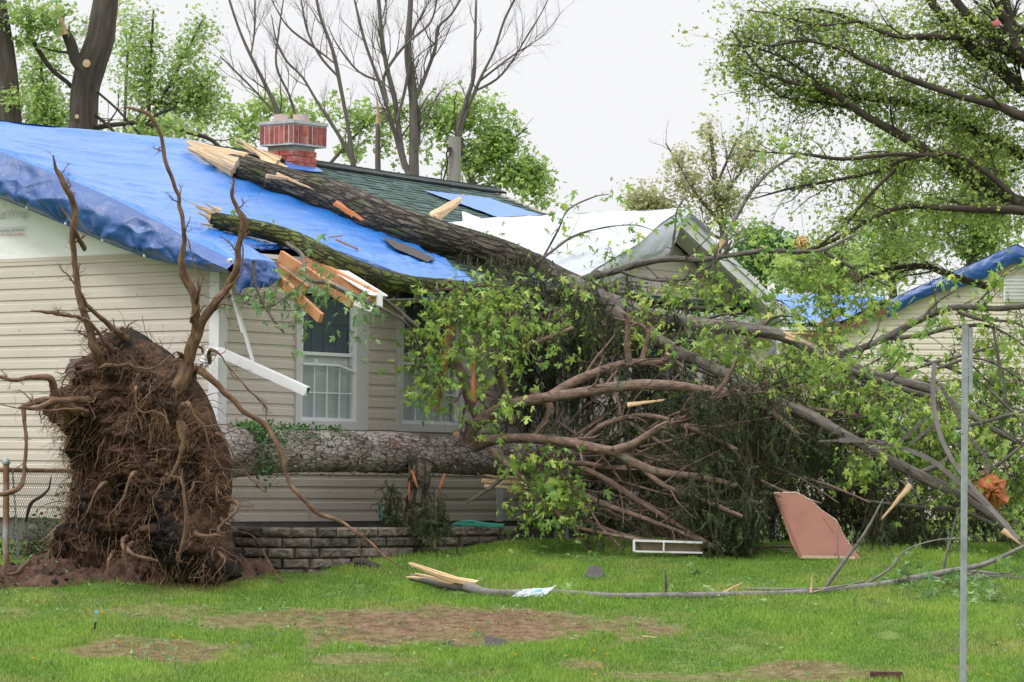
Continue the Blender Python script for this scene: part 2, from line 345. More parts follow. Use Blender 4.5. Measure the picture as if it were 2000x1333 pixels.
M['inkblue'] = nmat('blue ink', [(.16, .24, .36), (.2, .28, .4)], 3, rough=.8, bump=0)
M['inkred'] = nmat('red ink', [(.5, .13, .15), (.55, .17, .18)], 3, rough=.8, bump=0)
M['insul'] = nmat('yellow insulation', [(.55, .40, .13), (.70, .52, .2)], 20, rough=1, bump=.8, bscale=50)
M['yellow'] = nmat('dandelion yellow', [(.75, .42, .01), (.8, .5, .02)], 3, rough=.8, bump=0)
M['marker'] = nmat('turquoise marker', [(.1, .5, .6), (.12, .55, .65)], 3, rough=.6, bump=0)
M['maroon'] = nmat('maroon fascia', [(.13, .045, .042), (.17, .06, .055)], 3, rough=.7, bump=0)
M['post'] = nmat('weathered pole', [(.20, .185, .17), (.30, .28, .26)], 8, (1, 1, .1), .9, .3)
def glass(name, k, tint):
    m, n, b, o = new_mat(name); tr = n.nodes.new('ShaderNodeBsdfTransparent'); tr.inputs[0].default_value = (*tint, 1)
    g = n.nodes.new('ShaderNodeBsdfGlossy'); g.inputs['Roughness'].default_value = .03; x = n.nodes.new('ShaderNodeMixShader'); x.inputs[0].default_value = k
    n.links.new(tr.outputs[0], x.inputs[1]); n.links.new(g.outputs[0], x.inputs[2]); n.links.new(x.outputs[0], o.inputs[0]); return m
M['glass'] = glass('window glass', .08, (.93, .95, .95)); M['screen'] = glass('window screen', .03, (.62, .65, .68))

# ------------------------------------------------------------------ foliage helpers
def unit(v): v = np.asarray(v, float); return v/(np.linalg.norm(v, axis=-1, keepdims=True)+1e-9)
def frames(a, nrm):                                     # y axis = a, z ~ nrm
    a = unit(a); x = unit(np.cross(a, nrm)); z = np.cross(x, a); return np.stack([x, a, z], -1)
_o = [(0, 0), (.07, .10), (.40, -.02), (.20, .22), (.34, .33), (.56, .62), (.33, .55), (.13, .44), (.13, .68), (.22, .80), (.0, 1.1)]
_o = _o+[(-x, y) for x, y in _o[-2:0:-1]]
MAPLE_V = [(x, y, -.25*abs(x)-.15*y*y) for x, y in _o]+[(0, .34, -.02)]
MAPLE_F = np.array([(i, (i+1) % len(_o), len(_o)) for i in range(len(_o))])
LEAF_V = [(0, 0, 0), (.3, .45, -.06), (0, 1, -.12), (-.3, .45, -.06)]; LEAF_F = np.array([(0, 1, 2), (0, 2, 3)])
LEAF4_V = [(0, 0, 0), (.45, .25, -.1), (.15, .45, 0), (.35, .8, -.1), (0, 1, -.12), (-.35, .8, -.1), (-.15, .45, 0), (-.45, .25, -.1)]
LEAF4_F = np.array([(0, 1, 2), (0, 2, 6), (0, 6, 7), (2, 3, 4), (2, 4, 6), (6, 4, 5)])
MAPLE2_V = [(x*.62+.06*y*y, y*(1-.1*abs(x)), -.55*abs(x)-.38*y*y) for x, y, z in MAPLE_V]; MAPLE3_V = [(x*.9, y*.85, .22*abs(x)-.30*y*y+.10*x) for x, y, z in MAPLE_V]
def leaves(mb, pos, size, droop=.7, tv=MAPLE_V, tf=MAPLE_F, out=None):
    n = len(pos)
    if n == 0: return
    if tv is MAPLE_V and n > 1:
        k = n//3 or 1; pos = np.asarray(pos); leaves(mb, pos[:k], size, droop, MAPLE2_V, tf, None if out is None else out[:k]); leaves(mb, pos[k:2*k], size*.9, droop+.3, MAPLE3_V, tf, None if out is None else out[k:2*k]); pos = pos[2*k:]; n = len(pos)
        if out is not None: out = out[2*k:]
        if n == 0: return
    a = rs.randn(n, 3); a[:, 2] = a[:, 2]*.5-droop
    if out is not None: a += out
    nr = rs.randn(n, 3)*.75+np.array((0, -.35, .7)); mb.inst(tv, tf, pos, frames(a, nr), size*(.42+.95*rs.rand(n)))
def twig_path(a, b, sag=.1, k=5, wob=.06):
    a = np.asarray(a, float); b = np.asarray(b, float); u = np.linspace(0, 1, k)[:, None]; l = np.linalg.norm(b-a)
    p = a*(1-u)+b*u; p += np.array((0, 0, 1.))*(sag*l*4*u*(1-u)); p[1:-1] += rs.randn(k-2, 3)*wob*l; return p
def sprays(tw, lf, anchors, centre, rad, n, size, per=9, r0=.006, sag=.12, droop=.7, tv=MAPLE_V, tf=MAPLE_F, cl=.07):
    """stems from an anchor to random points of an ellipsoid, with leaf clusters along the outer part"""
    anchors = np.atleast_2d(anchors)
    for _ in range(n):
        d = unit(rs.randn(3))*rs.rand()**.4; e = centre+d*rad; a = anchors[rs.randint(len(anchors))]+rs.randn(3)*.04
        p = twig_path(a, e, sag); tw.tube(p, np.linspace(r0, r0*.3, len(p)), 4, cap=False)
        q, _r = spline(p, np.ones(len(p)), .05); q = q[int(len(q)*.35):]
        m = max(2, int(len(q)/1.6)); side = q[rs.randint(0, len(q), m)]
        for c in side[:max(2, m//2)]:
            e2 = c+rs.randn(3)*np.array((.1, .1, .07))-np.array((0, 0, .05)); tw.tube([c, (c+e2)/2+rs.randn(3)*.01, e2], [r0*.35, r0*.3, r0*.2], 3, cap=False)
            k = max(2, int(per*(.4+rs.rand()*.8))); leaves(lf, e2+rs.randn(k, 3)*cl, size, droop, tv, tf)
def grow(mb, p, r, lv, n, ln, spread, tips, upb=.3, r_ratio=.45, sides=5, k=5, start=.15, wob=.07, flat=1.):
    p = np.asarray(p, float); r = np.broadcast_to(np.asarray(r, float), (len(p),))
    for _ in range(n):
        u = start+(1-start)*rs.rand(); x = u*(len(p)-1); i = min(int(x), len(p)-2); f = x-i
        o = p[i]*(1-f)+p[i+1]*f; t = unit(p[i+1]-p[i]); rr = (r[i]*(1-f)+r[i+1]*f)*r_ratio
        q = rs.randn(3); q[1] *= flat; q = unit(q-t*(q@t)); d = unit(t+q*spread*(.6+.8*rs.rand())+np.array((0, 0, upb)))
        l = ln*(.5+.8*rs.rand())*(1.15-.6*u)
        g = [o]; dd = d
        for j in range(k): dd = unit(dd+rs.randn(3)*wob*2.2+np.array((0, 0, upb*.12))); g.append(g[-1]+dd*l/k)
        g = np.array(g); rads = np.linspace(rr, rr*.3, k+1); mb.tube(g, rads, sides if lv > 1 else 3, cap=False)
        if lv > 1: grow(mb, g, rads, lv-1, n if lv > 2 else max(3, n), ln*.5, spread, tips, upb, r_ratio, sides, k, .2, wob, flat)
        else: tips.append(g)
# ================================================================== SETTING: lawn
def bare(x, y):
    """0 = thick grass, 1 = bare soil; patches laid out on the lawn"""
    x = np.asarray(x, float); y = np.asarray(y, float); m = np.zeros(np.broadcast(x, y).shape)
    nz = fbm(np.stack([x*1.6, y*.8, 0*x], -1), 4, 3)*1.1; n2 = fbm(np.stack([x*5, y*2.2, 0*x], -1), 3, 8)
    for cx, cy, rx, ry, s in BARE:
        d = np.sqrt(((x-cx)/rx)**2+((y-cy)/ry)**2)+nz*.9+n2*.55; m = np.maximum(m, s*(1-sstep(.5, 1.45, d)))
    return m
BARE = []
for cx, cy, hx, hy, s in ((990, 1222, 400, 30, 1), (860, 1238, 300, 26, .85), (330, 1275, 230, 20, .8), (560, 1215, 220, 22, .7), (250, 1195, 260, 18, .45), (700, 1290, 200, 14, .5),
                       (1130, 1300, 60, 16, .5), (1570, 1305, 90, 12, .8), (1640, 1320, 110, 12, .7), (1870, 1306, 30, 7, .6), (1250, 1322, 120, 8, .5), (620, 1120, 50, 8, .4), (1420, 1325, 160, 8, .5)):
    c = PG(cx, cy); e = PG(cx+hx, cy); a = PG(cx, cy-hy); b = PG(cx, cy+hy); BARE.append((c[0], (a[1]+b[1])/2, e[0]-c[0], abs(a[1]-b[1])/2, s))
def mound(x, y):                                        # loose dirt at the foot of the root plate
    x = np.asarray(x, float); y = np.asarray(y, float); h = np.zeros(np.broadcast(x, y).shape)
    for cx, cy, rx, ry, k in MOUND: h = np.maximum(h, k*np.clip(1-((x-cx)/rx)**2-((y-cy)/ry)**2, 0, 1)**.7)
    return h
MOUND = []
for px, py, hx, ry, k in ((300, 1128, 235, .75, .17), (60, 1140, 150, .5, .10), (420, 1102, 120, .7, .22), (-60, 1145, 120, .5, .09), (490, 1122, 62, .4, .08)):
    c = PG(px, py); MOUND.append((c[0], c[1]+.25, hx/F*c[1], ry, k))
def axis(lo, hi, st, far):
    a = list(np.arange(lo, hi, st)); s = st
    while a[-1] < far: s *= 1.35; a.append(a[-1]+s)
    s = st
    while a[0] > -far: s *= 1.35; a.insert(0, a[0]-s)
    return np.array(a)
gx = axis(-5.6, 6.6, .055, 400); gy = axis(25.5, 36, .055, 500)
X, Y = np.meshgrid(gx, gy, indexing='ij'); Z = gz(X, Y)
near = ((X > -7) & (X < 8) & (Y > 24) & (Y < 37)); Z = Z+near*(.012*fbm(np.stack([X*7, Y*7, 0*X], -1), 3, 4))
mb = MB(); bm_ = bare(X, Y)*near
mb.grid(np.stack([X, Y, Z], -1), c=bm_.ravel())
m, n, b, o = new_mat('lawn soil and thatch'); N = n.nodes.new; K = n.links.new
tcn = N('ShaderNodeTexCoord'); t1 = N('ShaderNodeTexNoise'); t1.inputs['Scale'].default_value = 9; t1.inputs['Detail'].default_value = 9; t1.inputs['Roughness'].default_value = .7; K(tcn.outputs['Object'], t1.inputs[0])
r1 = ramp(n, [(.065, .036, .022), (.185, .115, .072), (.29, .205, .14)], .3, .72); K(t1.outputs[0], r1.inputs[0])
r2 = ramp(n, [(.07, .11, .025), (.14, .21, .05), (.22, .23, .09)], .3, .72); K(t1.outputs[0], r2.inputs[0])
at = N('ShaderNodeAttribute'); at.attribute_name = 'var'; xx = N('ShaderNodeMix'); xx.data_type = 'RGBA'
K(at.outputs['Fac'], xx.inputs[0]); K(r2.outputs[0], xx.inputs[6]); K(r1.outputs[0], xx.inputs[7]); K(xx.outputs[2], b.inputs['Base Color']); b.inputs['Roughness'].default_value = 1; b.inputs['Specular IOR Level'].default_value = .1
bp = N('ShaderNodeBump'); bp.inputs['Distance'].default_value = .03; t2 = N('ShaderNodeTexNoise'); t2.inputs['Scale'].default_value = 45; t2.inputs['Detail'].default_value = 8; K(tcn.outputs['Object'], t2.inputs[0]); K(t2.outputs[0], bp.inputs['Height']); K(bp.outputs[0], b.inputs['Normal'])
M['lawn'] = m
mb.build('ground', m, loc=(0, 30, 0), smooth=True, **ST)

# grass blades
def blades(n, x0, x1, y0, y1, hgt, name, mat, keep, wid=.0032, ymax=None, yfrac=None):
    x = x0+(x1-x0)*rs.rand(n); y = y0+(y1-y0)*rs.rand(n)
    bb = bare(x, y); k = rs.rand(n) < keep(x, y, bb); x, y, bb = x[k], y[k], bb[k]; n = len(x)
    z = gz(x, y)+mound(x, y)
    cl = fbm(np.stack([x*2.2, y*1.5, 0*x], -1), 3, 21)
    h = hgt*(.5+.8*rs.rand(n))*(1+1.3*cl)*(1-.45*bb); a = rs.rand(n)*6.283; ln = .15+.5*rs.rand(n)
    dx, dy = np.cos(a), np.sin(a); q = rs.rand(n)*6.283; wx, wy = np.cos(q)*wid, np.sin(q)*wid*.6
    p0 = np.stack([x-wx, y-wy, z-.01], -1); p1 = np.stack([x+wx, y+wy, z-.01], -1)
    mxp = np.stack([x+dx*h*ln*.35, y+dy*h*ln*.35, z+h*.6], -1); w2 = np.stack([wx, wy, 0*wx], -1)*.75
    tip = np.stack([x+dx*h*ln, y+dy*h*ln, z+h*(1-.35*ln)], -1)
    v = np.stack([p0, p1, mxp+w2, mxp-w2, tip], 1).reshape(-1, 3); i = np.arange(n)[:, None]*5
    mb = MB(); c = np.clip(.5+.55*cl+.28*rs.randn(n), 0, 1)
    mb.add(v, np.concatenate([i+np.array((0, 1, 2)), i+np.array((0, 2, 3)), i+np.array((3, 2, 4))]), c=np.repeat(c, 5))
    return mb.build(name, mat, loc=(0, 30, 0), **SF)
M['grass'] = nmat('grass blades', [(.145, .28, .04), (.235, .39, .065)], .9, rough=.55, bump=0, var=.42, vhue=.03, trans=.35, tint=((.28, .33, .09), 1.1, .5, .68), spec=.3)
M['grass_dry'] = nmat('short sparse grass', [(.17, .28, .05), (.27, .32, .09)], .9, rough=.6, bump=0, var=.45, vhue=.05, trans=.3, spec=.2, tint=((.26, .19, .10), 1.6, .52, .62))
lush = lambda x, y, b: (1-sstep(.05, .5, b))
under = lambda x, y: (y < 33.) | (x > -1.9+.0*y)
blades(480000, -5.2, 6.2, 25.8, 35.2, .043, 'lawn_grass', M['grass'], lambda x, y, b: lush(x, y, b)*under(x, y)*(mound(x, y) < .03)*(abs(x) < y*.148+.2))
blades(120000, -5.2, 6.2, 25.8, 33.5, .026, 'sparse_grass', M['grass_dry'], lambda x, y, b: np.clip(b*2.2, 0, .8)*(.35+.65*(fbm(np.stack([x*3, y*2, 0*x], -1), 3, 77) > -.02))*(abs(x) < y*.148+.2))
# dead thatch straws lying in the bare patches
n = 26000; x = -5+11*rs.rand(n); y = 25.8+7.5*rs.rand(n); b_ = bare(x, y); k = (rs.rand(n) < b_*1.3) & (abs(x) < y*.148+.2); x, y = x[k], y[k]; n = len(x); z = gz(x, y)+.008
a = rs.rand(n)*6.283; l = .02+.04*rs.rand(n); d = np.stack([np.cos(a)*l, np.sin(a)*l, .25*l*rs.rand(n)], -1); p = np.stack([x, y, z], -1); wv = np.stack([-np.sin(a), np.cos(a), 0*a+.5], -1)*.0018
mb = MB(); mb.add(np.stack([p-wv, p+wv, p+d], 1).reshape(-1, 3), np.arange(n*3).reshape(-1, 3), c=np.repeat(rs.rand(n), 3))
M['straw'] = nmat('dead thatch', [(.26, .16, .10), (.42, .30, .20)], 3, rough=.9, bump=0, var=.5)
mb.build('dead_thatch', M['straw'], loc=(0, 30, 0), **SF)

# dirt mound under the root plate
mb = MB()
xs = np.linspace(-5.2, -1.7, 150); ys = np.linspace(29.4, 33.3, 130); X, Y = np.meshgrid(xs, ys, indexing='ij'); h = mound(X, Y)
q = np.stack([X, Y, 0*X], -1); nn = fbm(q*5, 5, 12); n3 = np.abs(fbm(q*16, 4, 13))
Z = gz(X, Y)-.05+(h > 0)*(.05)+h*(1+.6*nn)+sstep(0, .08, h)*(.07*nn+.10*n3)
mb.grid(np.stack([X, Y, Z], -1)); 
mb.build('loose_dirt', M['dirt'], loc=(-3.6, 31.3, 0), smooth=False, **ST)
# clods
mb = MB(); 
def rock(mb, c, r, seed, sq=(1, 1, .7), c_=None):
    th = np.linspace(0, math.pi, 7)[1:-1]; ph = np.arange(8)/8*6.283
    v = [(0, 0, 1)]+[(math.sin(t)*math.cos(f), math.sin(t)*math.sin(f), math.cos(t)) for t in th for f in ph]+[(0, 0, -1)]
    v = np.array(v)*(1+.45*vn(np.array(v)*1.7+seed*7.3, seed))[:, None]*np.array(sq)*r+c
    f = [(0, 1+j, 1+(j+1) % 8) for j in range(8)]+[(1+i*8+j, 1+(i+1)*8+j, 1+(i+1)*8+(j+1) % 8, 1+i*8+(j+1) % 8) for i in range(4) for j in range(8)]+[(41, 33+(j+1) % 8, 33+j) for j in range(8)]
    mb.add(v, f, c=c_)
for i in range(420):
    x = -5.1+3.5*rs.rand(); y = 29.8+2.3*rs.rand(); hh = float(mound(x, y))
    if hh > .005 and hh < .3: rock(mb, (x, y, float(gz(x, y))+hh+.02), .008+.028*rs.rand()**2, i)
mb.build('dirt_clods', M['soil'], loc=(-3.6, 31.3, 0), kind='stuff')

# ================================================================== HOUSE
house = thing('house', 'beige vinyl sided house smashed by trees, with blue tarps on its green shingle roof', 'house', H(0, 0, 0))
PITCH = .111
def siding(mb, org, ax, nrm, u0, u1, z0, z1, pitch=PITCH, zb=.32, d=.013, lim=None):
    """Dutch-lap courses from z0 to z1 between u0 and u1 (lim(z) -> (u0,u1) narrows them)"""
    k = math.floor((z0-zb)/pitch+1e-6)
    prof = [(0, d), (.04, d), (.60, d*.9), (.66, .25*d), (.97, .2*d), (1, 0)]
    while zb+k*pitch < z1-1e-6:
        b = zb+k*pitch; pts = [(b+f*pitch, o) for f, o in prof]
        pts = [(b, 0.)]+pts
        o = []
        for z, off in pts:
            zc = min(max(z, z0), z1); a, c = (u0, u1) if lim is None else lim(zc)
            a, c = max(a, u0), min(c, u1)
            if c < a: a = c = (a+c)/2
            o.append((org+ax*a+nrm*off+ZZ*zc, org+ax*c+nrm*off+ZZ*zc))
        v = np.array(o).reshape(-1, 3); m = len(o)
        if rs.rand() < .3 and lim is None and u1-u0 > 1:    # a lap joint between two lengths
            uj = u0+(u1-u0)*rs.rand(); mb.box(org+ax*uj+nrm*(d+.0005)+ZZ*(b+.3*pitch), ax, nrm, ZZ, .012, .002, .29*pitch)
        mb.add(v, [(2*i, 2*i+1, 2*i+3, 2*i+2) for i in range(m-1)]); k += 1
O = H(0, 0, 0)
# --- side wall (gable end), siding up to 2.81 and house wrap above
mb = MB(); siding(mb, O, DL, -DF, .085, 7.5, .32, 2.81)
w_side = mb.build('side_wall', M['siding'], house)
mb = MB()
ss = np.linspace(.0, 7.5, 160); vv = np.linspace(0, 1, 30); S, V = np.meshgrid(ss, vv, indexing='ij')
top = RZ-.02+RM*np.minimum(S, 2*RS-S); Zw = 2.80+(np.maximum(top, 2.801)-2.80)*V
off = .004+.012*np.abs(fbm(np.stack([S*3.5, Zw*4, 0*S], -1), 4, 5))
mb.grid(Ha(-off, S, Zw)); wrap = mb.build('house_wrap', M['wrap'], house, smooth=True)
mb = MB(); mb.hbox(-.012, -.002, 0.08, 7.5, 2.806, 2.835); mb.hbox(-.017, -.004, .08, 2.02, 2.80, 2.812); mb.hbox(-.017, -.004, 2.05, 7.5, 2.80, 2.812)
mb.build('siding_channel', M['siding'], house)
def text(name, body, size, px, py, mat, outline=False, parent=None, align='RIGHT', t=-.028):
    cu = bpy.data.curves.new(name, 'FONT'); cu.body = body; cu.size = size; cu.align_x = align; cu.extrude = .0008
    if outline: cu.fill_mode = 'NONE'; cu.bevel_depth = .0016; cu.bevel_resolution = 0; cu.extrude = 0
    t_ = bpy.data.objects.new('t', cu); COL.objects.link(t_); bpy.context.view_layer.update()
    me = bpy.data.meshes.new_from_object(t_.evaluated_get(bpy.context.evaluated_depsgraph_get())); bpy.data.objects.remove(t_)
    me.materials.clear(); me.materials.append(mat); o = bpy.data.objects.new(name, me); COL.objects.link(o)
    h = HG(px, py, t); wp = H(*h); bx = -DL; bz = -DF; by = np.cross(bz, bx)
    base = np.array(WLOC[parent.name]); WLOC[o.name] = tuple(wp)
    o.parent = parent; o.matrix_local = Matrix(((bx[0], by[0], bz[0], wp[0]-base[0]), (bx[1], by[1], bz[1], wp[1]-base[1]), (bx[2], by[2], bz[2], wp[2]-base[2]), (0, 0, 0, 1)))
    return o
text('lettering', 'DrainWrap', .125, 55, 425, M['ink'], True, wrap)
text('lettering', 'Tyvek', .34, 64, 401, M['ink'], True, wrap)
text('lettering', 'construction industries   www.Tyvek.com', .026, 47, 450, M['inkblue'], False, wrap)
text('lettering', '® The miracles of science', .034, 47, 459.5, M['inkred'], False, wrap)
mb = MB(); mb.hbox(-.029, -.026, HG(52, 440)[1], 4.6, 2.809+.29, 2.809+.294); mb.hbox(-.029, -.026, HG(58, 435)[1], 4.6, 2.809+.327, 2.809+.330)
mb.build('ink_line', M['ink'], wrap)
# --- front wall with two windows
WIN = [(1.045, 2.105), (2.545, 3.62)]; WZ0, WZ1 = 1.20, 2.60
DOOR = (4.75, 5.75); WIN3 = (6.35, 7.55)
mb = MB(); E_ = 8.62
def fr(a, b, z0, z1): siding(mb, O, DF, -DL, a, b, z0, z1)
fr(.085, 4.70, .32, WZ0); fr(.085, WIN[0][0], WZ0, 2.8); fr(WIN[0][1], WIN[1][0], WZ0, 2.8); fr(WIN[0][0], WIN[0][1], WZ1, 2.8); fr(WIN[1][0], WIN[1][1], WZ1, 2.8)
fr(WIN[1][1], 4.70, WZ0, 2.8); fr(DOOR[1]+.05, E_, .32, 1.1); fr(DOOR[1]+.05, WIN3[0], 1.1, 2.8); fr(WIN3[1], E_, 1.1, 2.8); fr(4.70, DOOR[1]+.05, 2.45, 2.8); fr(WIN3[0], WIN3[1], 2.4, 2.8)
w_front = mb.build('front_wall', M['siding'], house)
mb = MB(); mb.hbox(-.03, .09, -.02, .10, .31, 2.80); mb.hbox(-.032, -.018, -.022, .0, .31, 2.8); mb.build('corner_post', M['white'], house)
mb = MB(); mb.hbox(4.16, 4.26, -.02, .02, .31, 1.15); mb.build('corner_post', M['white'], house)
mb = MB(); mb.hbox(.03, 8.6, .03, 7.4, -.3, .31); mb.hbox(.0, 8.6, .012, .03, -.3, .318);  mb.build('foundation', M['concrete'], house)
def window(a, b, z0, z1, broken=False, deep=.12, name='window'):
    cw = .075
    fm = MB()
    cas = .07 if a < 2 else .1
    # wide flat casing
    fm.hbox(a, a+.075, -.035, .06, z0, z1); rw = .16 if broken else .1
    fm.hbox(b-rw, b, -.035, .06, z0, z1); fm.hbox(a+.075, b-rw, -.035, .06, z1-.075, z1); fm.hbox(a+.075, b-rw, -.035, .06, z0, z0+.075)
    cs = fm.build(name, M['trim'], house)
    a1, b1, y0, y1 = a+.077, b-rw-.002, z0+.077, z1-.077; mid = (y0+y1)/2+.02
    f2 = MB()
    for q in ((a1, a1+.03, y0, y1), (b1-.05, b1, y0, y1), (a1+.03, b1-.05, y1-.03, y1), (a1+.03, b1-.05, y0, y0+.03)): f2.hbox(q[0], q[1], -.018, .07, q[2], q[3])
    sa, sb = a1+.032, b1-.052
    f2.hbox(sa, sb, -.006, .03, mid-.016, mid+.016); f2.hbox(sa, sa+.022, .0, .03, mid, y1-.032); f2.hbox(sb-.022, sb, .0, .03, mid, y1-.032)
    if broken:                                          # the lower sash has slipped and its top rail is bent
        lt = mid-.10
        f2.beam(H(sa-.01, -.022, lt), H(sa+.68*(sb-sa), -.022, lt+.0), .02, .022); f2.beam(H(sa+.67*(sb-sa), -.021, lt+.002), H(sb+.04, -.021, lt-.062), .02, .02)
        f2.box(H(sa+.17, -.03, lt+.028), DF, DL, ZZ, .02, .006, .02); f2.box(H(sa+.17, -.033, lt+.028), DF, DL, ZZ, .012, .006, .01)
    else: lt = mid-.05; f2.hbox(sa, sb, -.02, .02, lt-.014, lt+.014)
    sh = f2.build('window_frame', M['vinylwhite'], cs)
    g = MB(); g.hbox(sa, sb, .018, .022, mid, y1-.03); g.build('pane', M['screen'], cs)
    g = MB(); g.hbox(sa, sb, .002, .006, y0+.03, lt); g.build('pane', M['glass'], cs)
    mu = MB(); w_ = sb-sa
    for i in (1, 2, 3): mu.hbox(sa+w_*i/4-.006, sa+w_*i/4+.006, .024, .030, mid, y1-.03); mu.hbox(sa+w_*i/4-.007, sa+w_*i/4+.007, -.008, -.001, y0+.03, lt-(.0 if i < 3 else .015 if broken else 0))
    mu.hbox(sa, sb, .0305, .034, (mid+y1)/2-.006, (mid+y1)/2+.006); mu.hbox(sa, sb, -.011, -.0085, (y0+lt)/2-.007, (y0+lt)/2+.007)
    mu.build('muntin', M['vinylwhite'], cs)
    bl = MB(); z = y0+.02
    while z < y1-.05:
        bl.box(H((sa+sb)/2, .048, z), DF, unit(DL*.55+ZZ*.83), unit(ZZ*.55-DL*.83), w_/2-.01, .0125, .0008); z += .0215
    bl.build('blind', M['blind'], cs)
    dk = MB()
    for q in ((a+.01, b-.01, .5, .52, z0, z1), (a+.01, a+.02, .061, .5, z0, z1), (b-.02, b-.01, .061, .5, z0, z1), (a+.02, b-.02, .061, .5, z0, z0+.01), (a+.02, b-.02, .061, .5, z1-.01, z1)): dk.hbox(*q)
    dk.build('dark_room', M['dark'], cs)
window(*WIN[0], WZ0, WZ1, True); window(*WIN[1], WZ0, WZ1); window(*WIN3, 1.1, 2.4)
mb = MB(); mb.hbox(4.70, 4.80, -.03, .06, .32, 2.45); mb.hbox(5.70, 5.80, -.03, .06, .32, 2.45); mb.hbox(4.80, 5.70, -.03, .06, 2.36, 2.45); mb.hbox(4.81, 5.69, .0, .045, .36, 2.35)
dr = mb.build('door', M['trim'], house); mb = MB(); mb.hbox(4.95, 5.55, -.012, -.003, 1.3, 2.2); mb.build('pane', M['screen'], dr)
# unseen solid core, added to keep light out of the house
mb = MB(); mb.hbox(.10, 8.5, .62, 7.4, .32, 2.75); mb.build('light_blocking_core', M['dark'], house)
# electric meter on the side wall
mb = MB(); h = HG(168, 722); mb.hbox(-.12, -.013, h[1]-.1, h[1]+.1, h[2]-.2, h[2]+.1); mb.tube([H(-.12, h[1], h[2]-.02), H(-.19, h[1], h[2]-.02)], .085, 20); mb.build('electric_meter', M['bentmetal'], house)
mb = MB(); h = HF(735, 1000); mb.hbox(h[0]-.005, h[0]+.13, -.05, -.014, h[2]-.09, h[2]+.09); mb.hbox(h[0]+.02, h[0]+.105, -.052, -.050, h[2]-.06, h[2]+.065); mb.build('tap_box', M['trim'], house)

# --- roof
def zr(s): return RZ+RM*s
def sag(t, s):                                          # the broken right end of the roof has sunk
    return -.10*sstep(5.5, 8.7, np.asarray(t))*sstep(.5, 3.5, np.asarray(s))-.02*np.sin(np.asarray(t)*1.3)*sstep(0, 1, np.asarray(s))
def torn(t): return -.45+.72*sstep(.15, .5, np.asarray(t))*(1-sstep(1.7, 2.2, np.asarray(t)))   # eave ripped away over the first window
rf = MB()
for (s0, s1, z0, z1) in ((-.45, RS, zr(-.45), zr(RS)),):
    tt = np.linspace(-.30, 8.72, 50); sv_ = np.linspace(s0, s1, 24); Tt, Sv = np.meshgrid(tt, sv_, indexing='ij')
    Sv = np.maximum(Sv, torn(Tt)); rf.grid(Ha(Tt, Sv, zr(Sv)+sag(Tt, Sv)-.012)); rf.grid(Ha(Tt, Sv, zr(Sv)+sag(Tt, Sv)-.06))
    sb_ = np.linspace(RS, 2*RS+.45, 24); Tt, Sv = np.meshgrid(tt, sb_, indexing='ij'); rf.grid(Ha(Tt, Sv, zr(2*RS-Sv)+sag(Tt, 2*RS-Sv)))
roof = rf.build('roof', M['ridge'], house)
sh = MB(); EXP = .125; nrow = int((RS+.45)/EXP*math.sqrt(1+RM*RM))+1
for i in range(nrow):
    s_ = -.45+i*(EXP/math.sqrt(1+RM*RM)); s2 = min(RS, s_+EXP*1.15)
    t = -.3+rs.rand()*.15
    while t < 8.72:
        w_ = .10+.16*rs.rand(); t2 = min(8.72, t+w_)
        if s_ < float(torn(t+.1)): t = t2; continue
        lift = .006+.007*(rs.rand() < .5)+.004*rs.rand(); k = .004
        g = lambda a, b_, z: H(a, b_, zr(b_)+float(sag(a, b_))+z)
        j = .012*(rs.rand()-.5) if i else 0
        v = [g(t, s_+j, -.004), g(t2-k, s_+j, -.004), g(t, s_+j, lift), g(t2-k, s_+j, lift), g(t, s2, .001), g(t2-k, s2, .001)]
        sh.add(v, [(0, 1, 3, 2), (2, 3, 5, 4)], c=rs.rand()); t = t2
sh.build('shingles', M['shingle'], roof)
rc = MB(); t = -.3
while t < 8.7:
    g = float(sag(t, RS)); rc.box(H(t+.09, RS-.07, zr(RS)+g+.0), DF, unit(DL+RM*ZZ), unit(ZZ-RM*DL), .10, .10, .012, c=rs.rand()); rc.box(H(t+.09, RS+.07, zr(RS)+g), DF, unit(DL-RM*ZZ), unit(ZZ+RM*DL), .10, .10, .012, c=rs.rand()); t += .13
rc.build('ridge_cap', M['ridge'], roof)
mb = MB(); mb.hbox(2.3, 8.6, -.45, -.43, zr(-.45)-.17, zr(-.45)-.09); mb.hbox(2.3, 8.6, -.43, -.01, zr(-.45)-.175, zr(-.45)-.165)
mb.hbox(-.02, 2.3, -.03, .02, 2.79, 2.83); mb.build('soffit', M['white'], house)
# cross gable over the porch
TG, HS, ZP, ZE = 6.45, 2.07, 3.59, 2.62; SG = -.62
gs = (ZP-ZE)/HS
xg = MB()
for sgn in (-1, 1):
    uu = np.linspace(0, HS, 16); dd = np.linspace(SG, 2.9, 30); U_, D_ = np.meshgrid(uu, dd, indexing='ij')
    xg.grid(Ha(TG+sgn*U_, D_, np.maximum(ZP-gs*U_, 0))); xg.grid(Ha(TG+sgn*U_, D_, ZP-gs*U_-.05))
xr = xg.build('porch_roof', M['ridge'], house)
fa = MB()
for sgn in (-1, 1):
    a = H(TG, SG-.012, ZP-.075); b_ = H(TG+sgn*HS, SG-.012, ZE-.075); fa.beam(a, b_, .03, .15, upv=ZZ)
    a = H(TG, SG-.03, ZP-.02); b_ = H(TG+sgn*(HS+.02), SG-.03, ZE-.03); fa.beam(a, b_, .03, .05, upv=ZZ)
    a = H(TG, SG+.12, ZP-.16); b_ = H(TG+sgn*HS, SG+.12, ZE-.16); fa.beam(a, b_, .24, .012, upv=ZZ)
fa.build('rake_board', M['white'], xr)
mb = MB(); sg0 = -.30
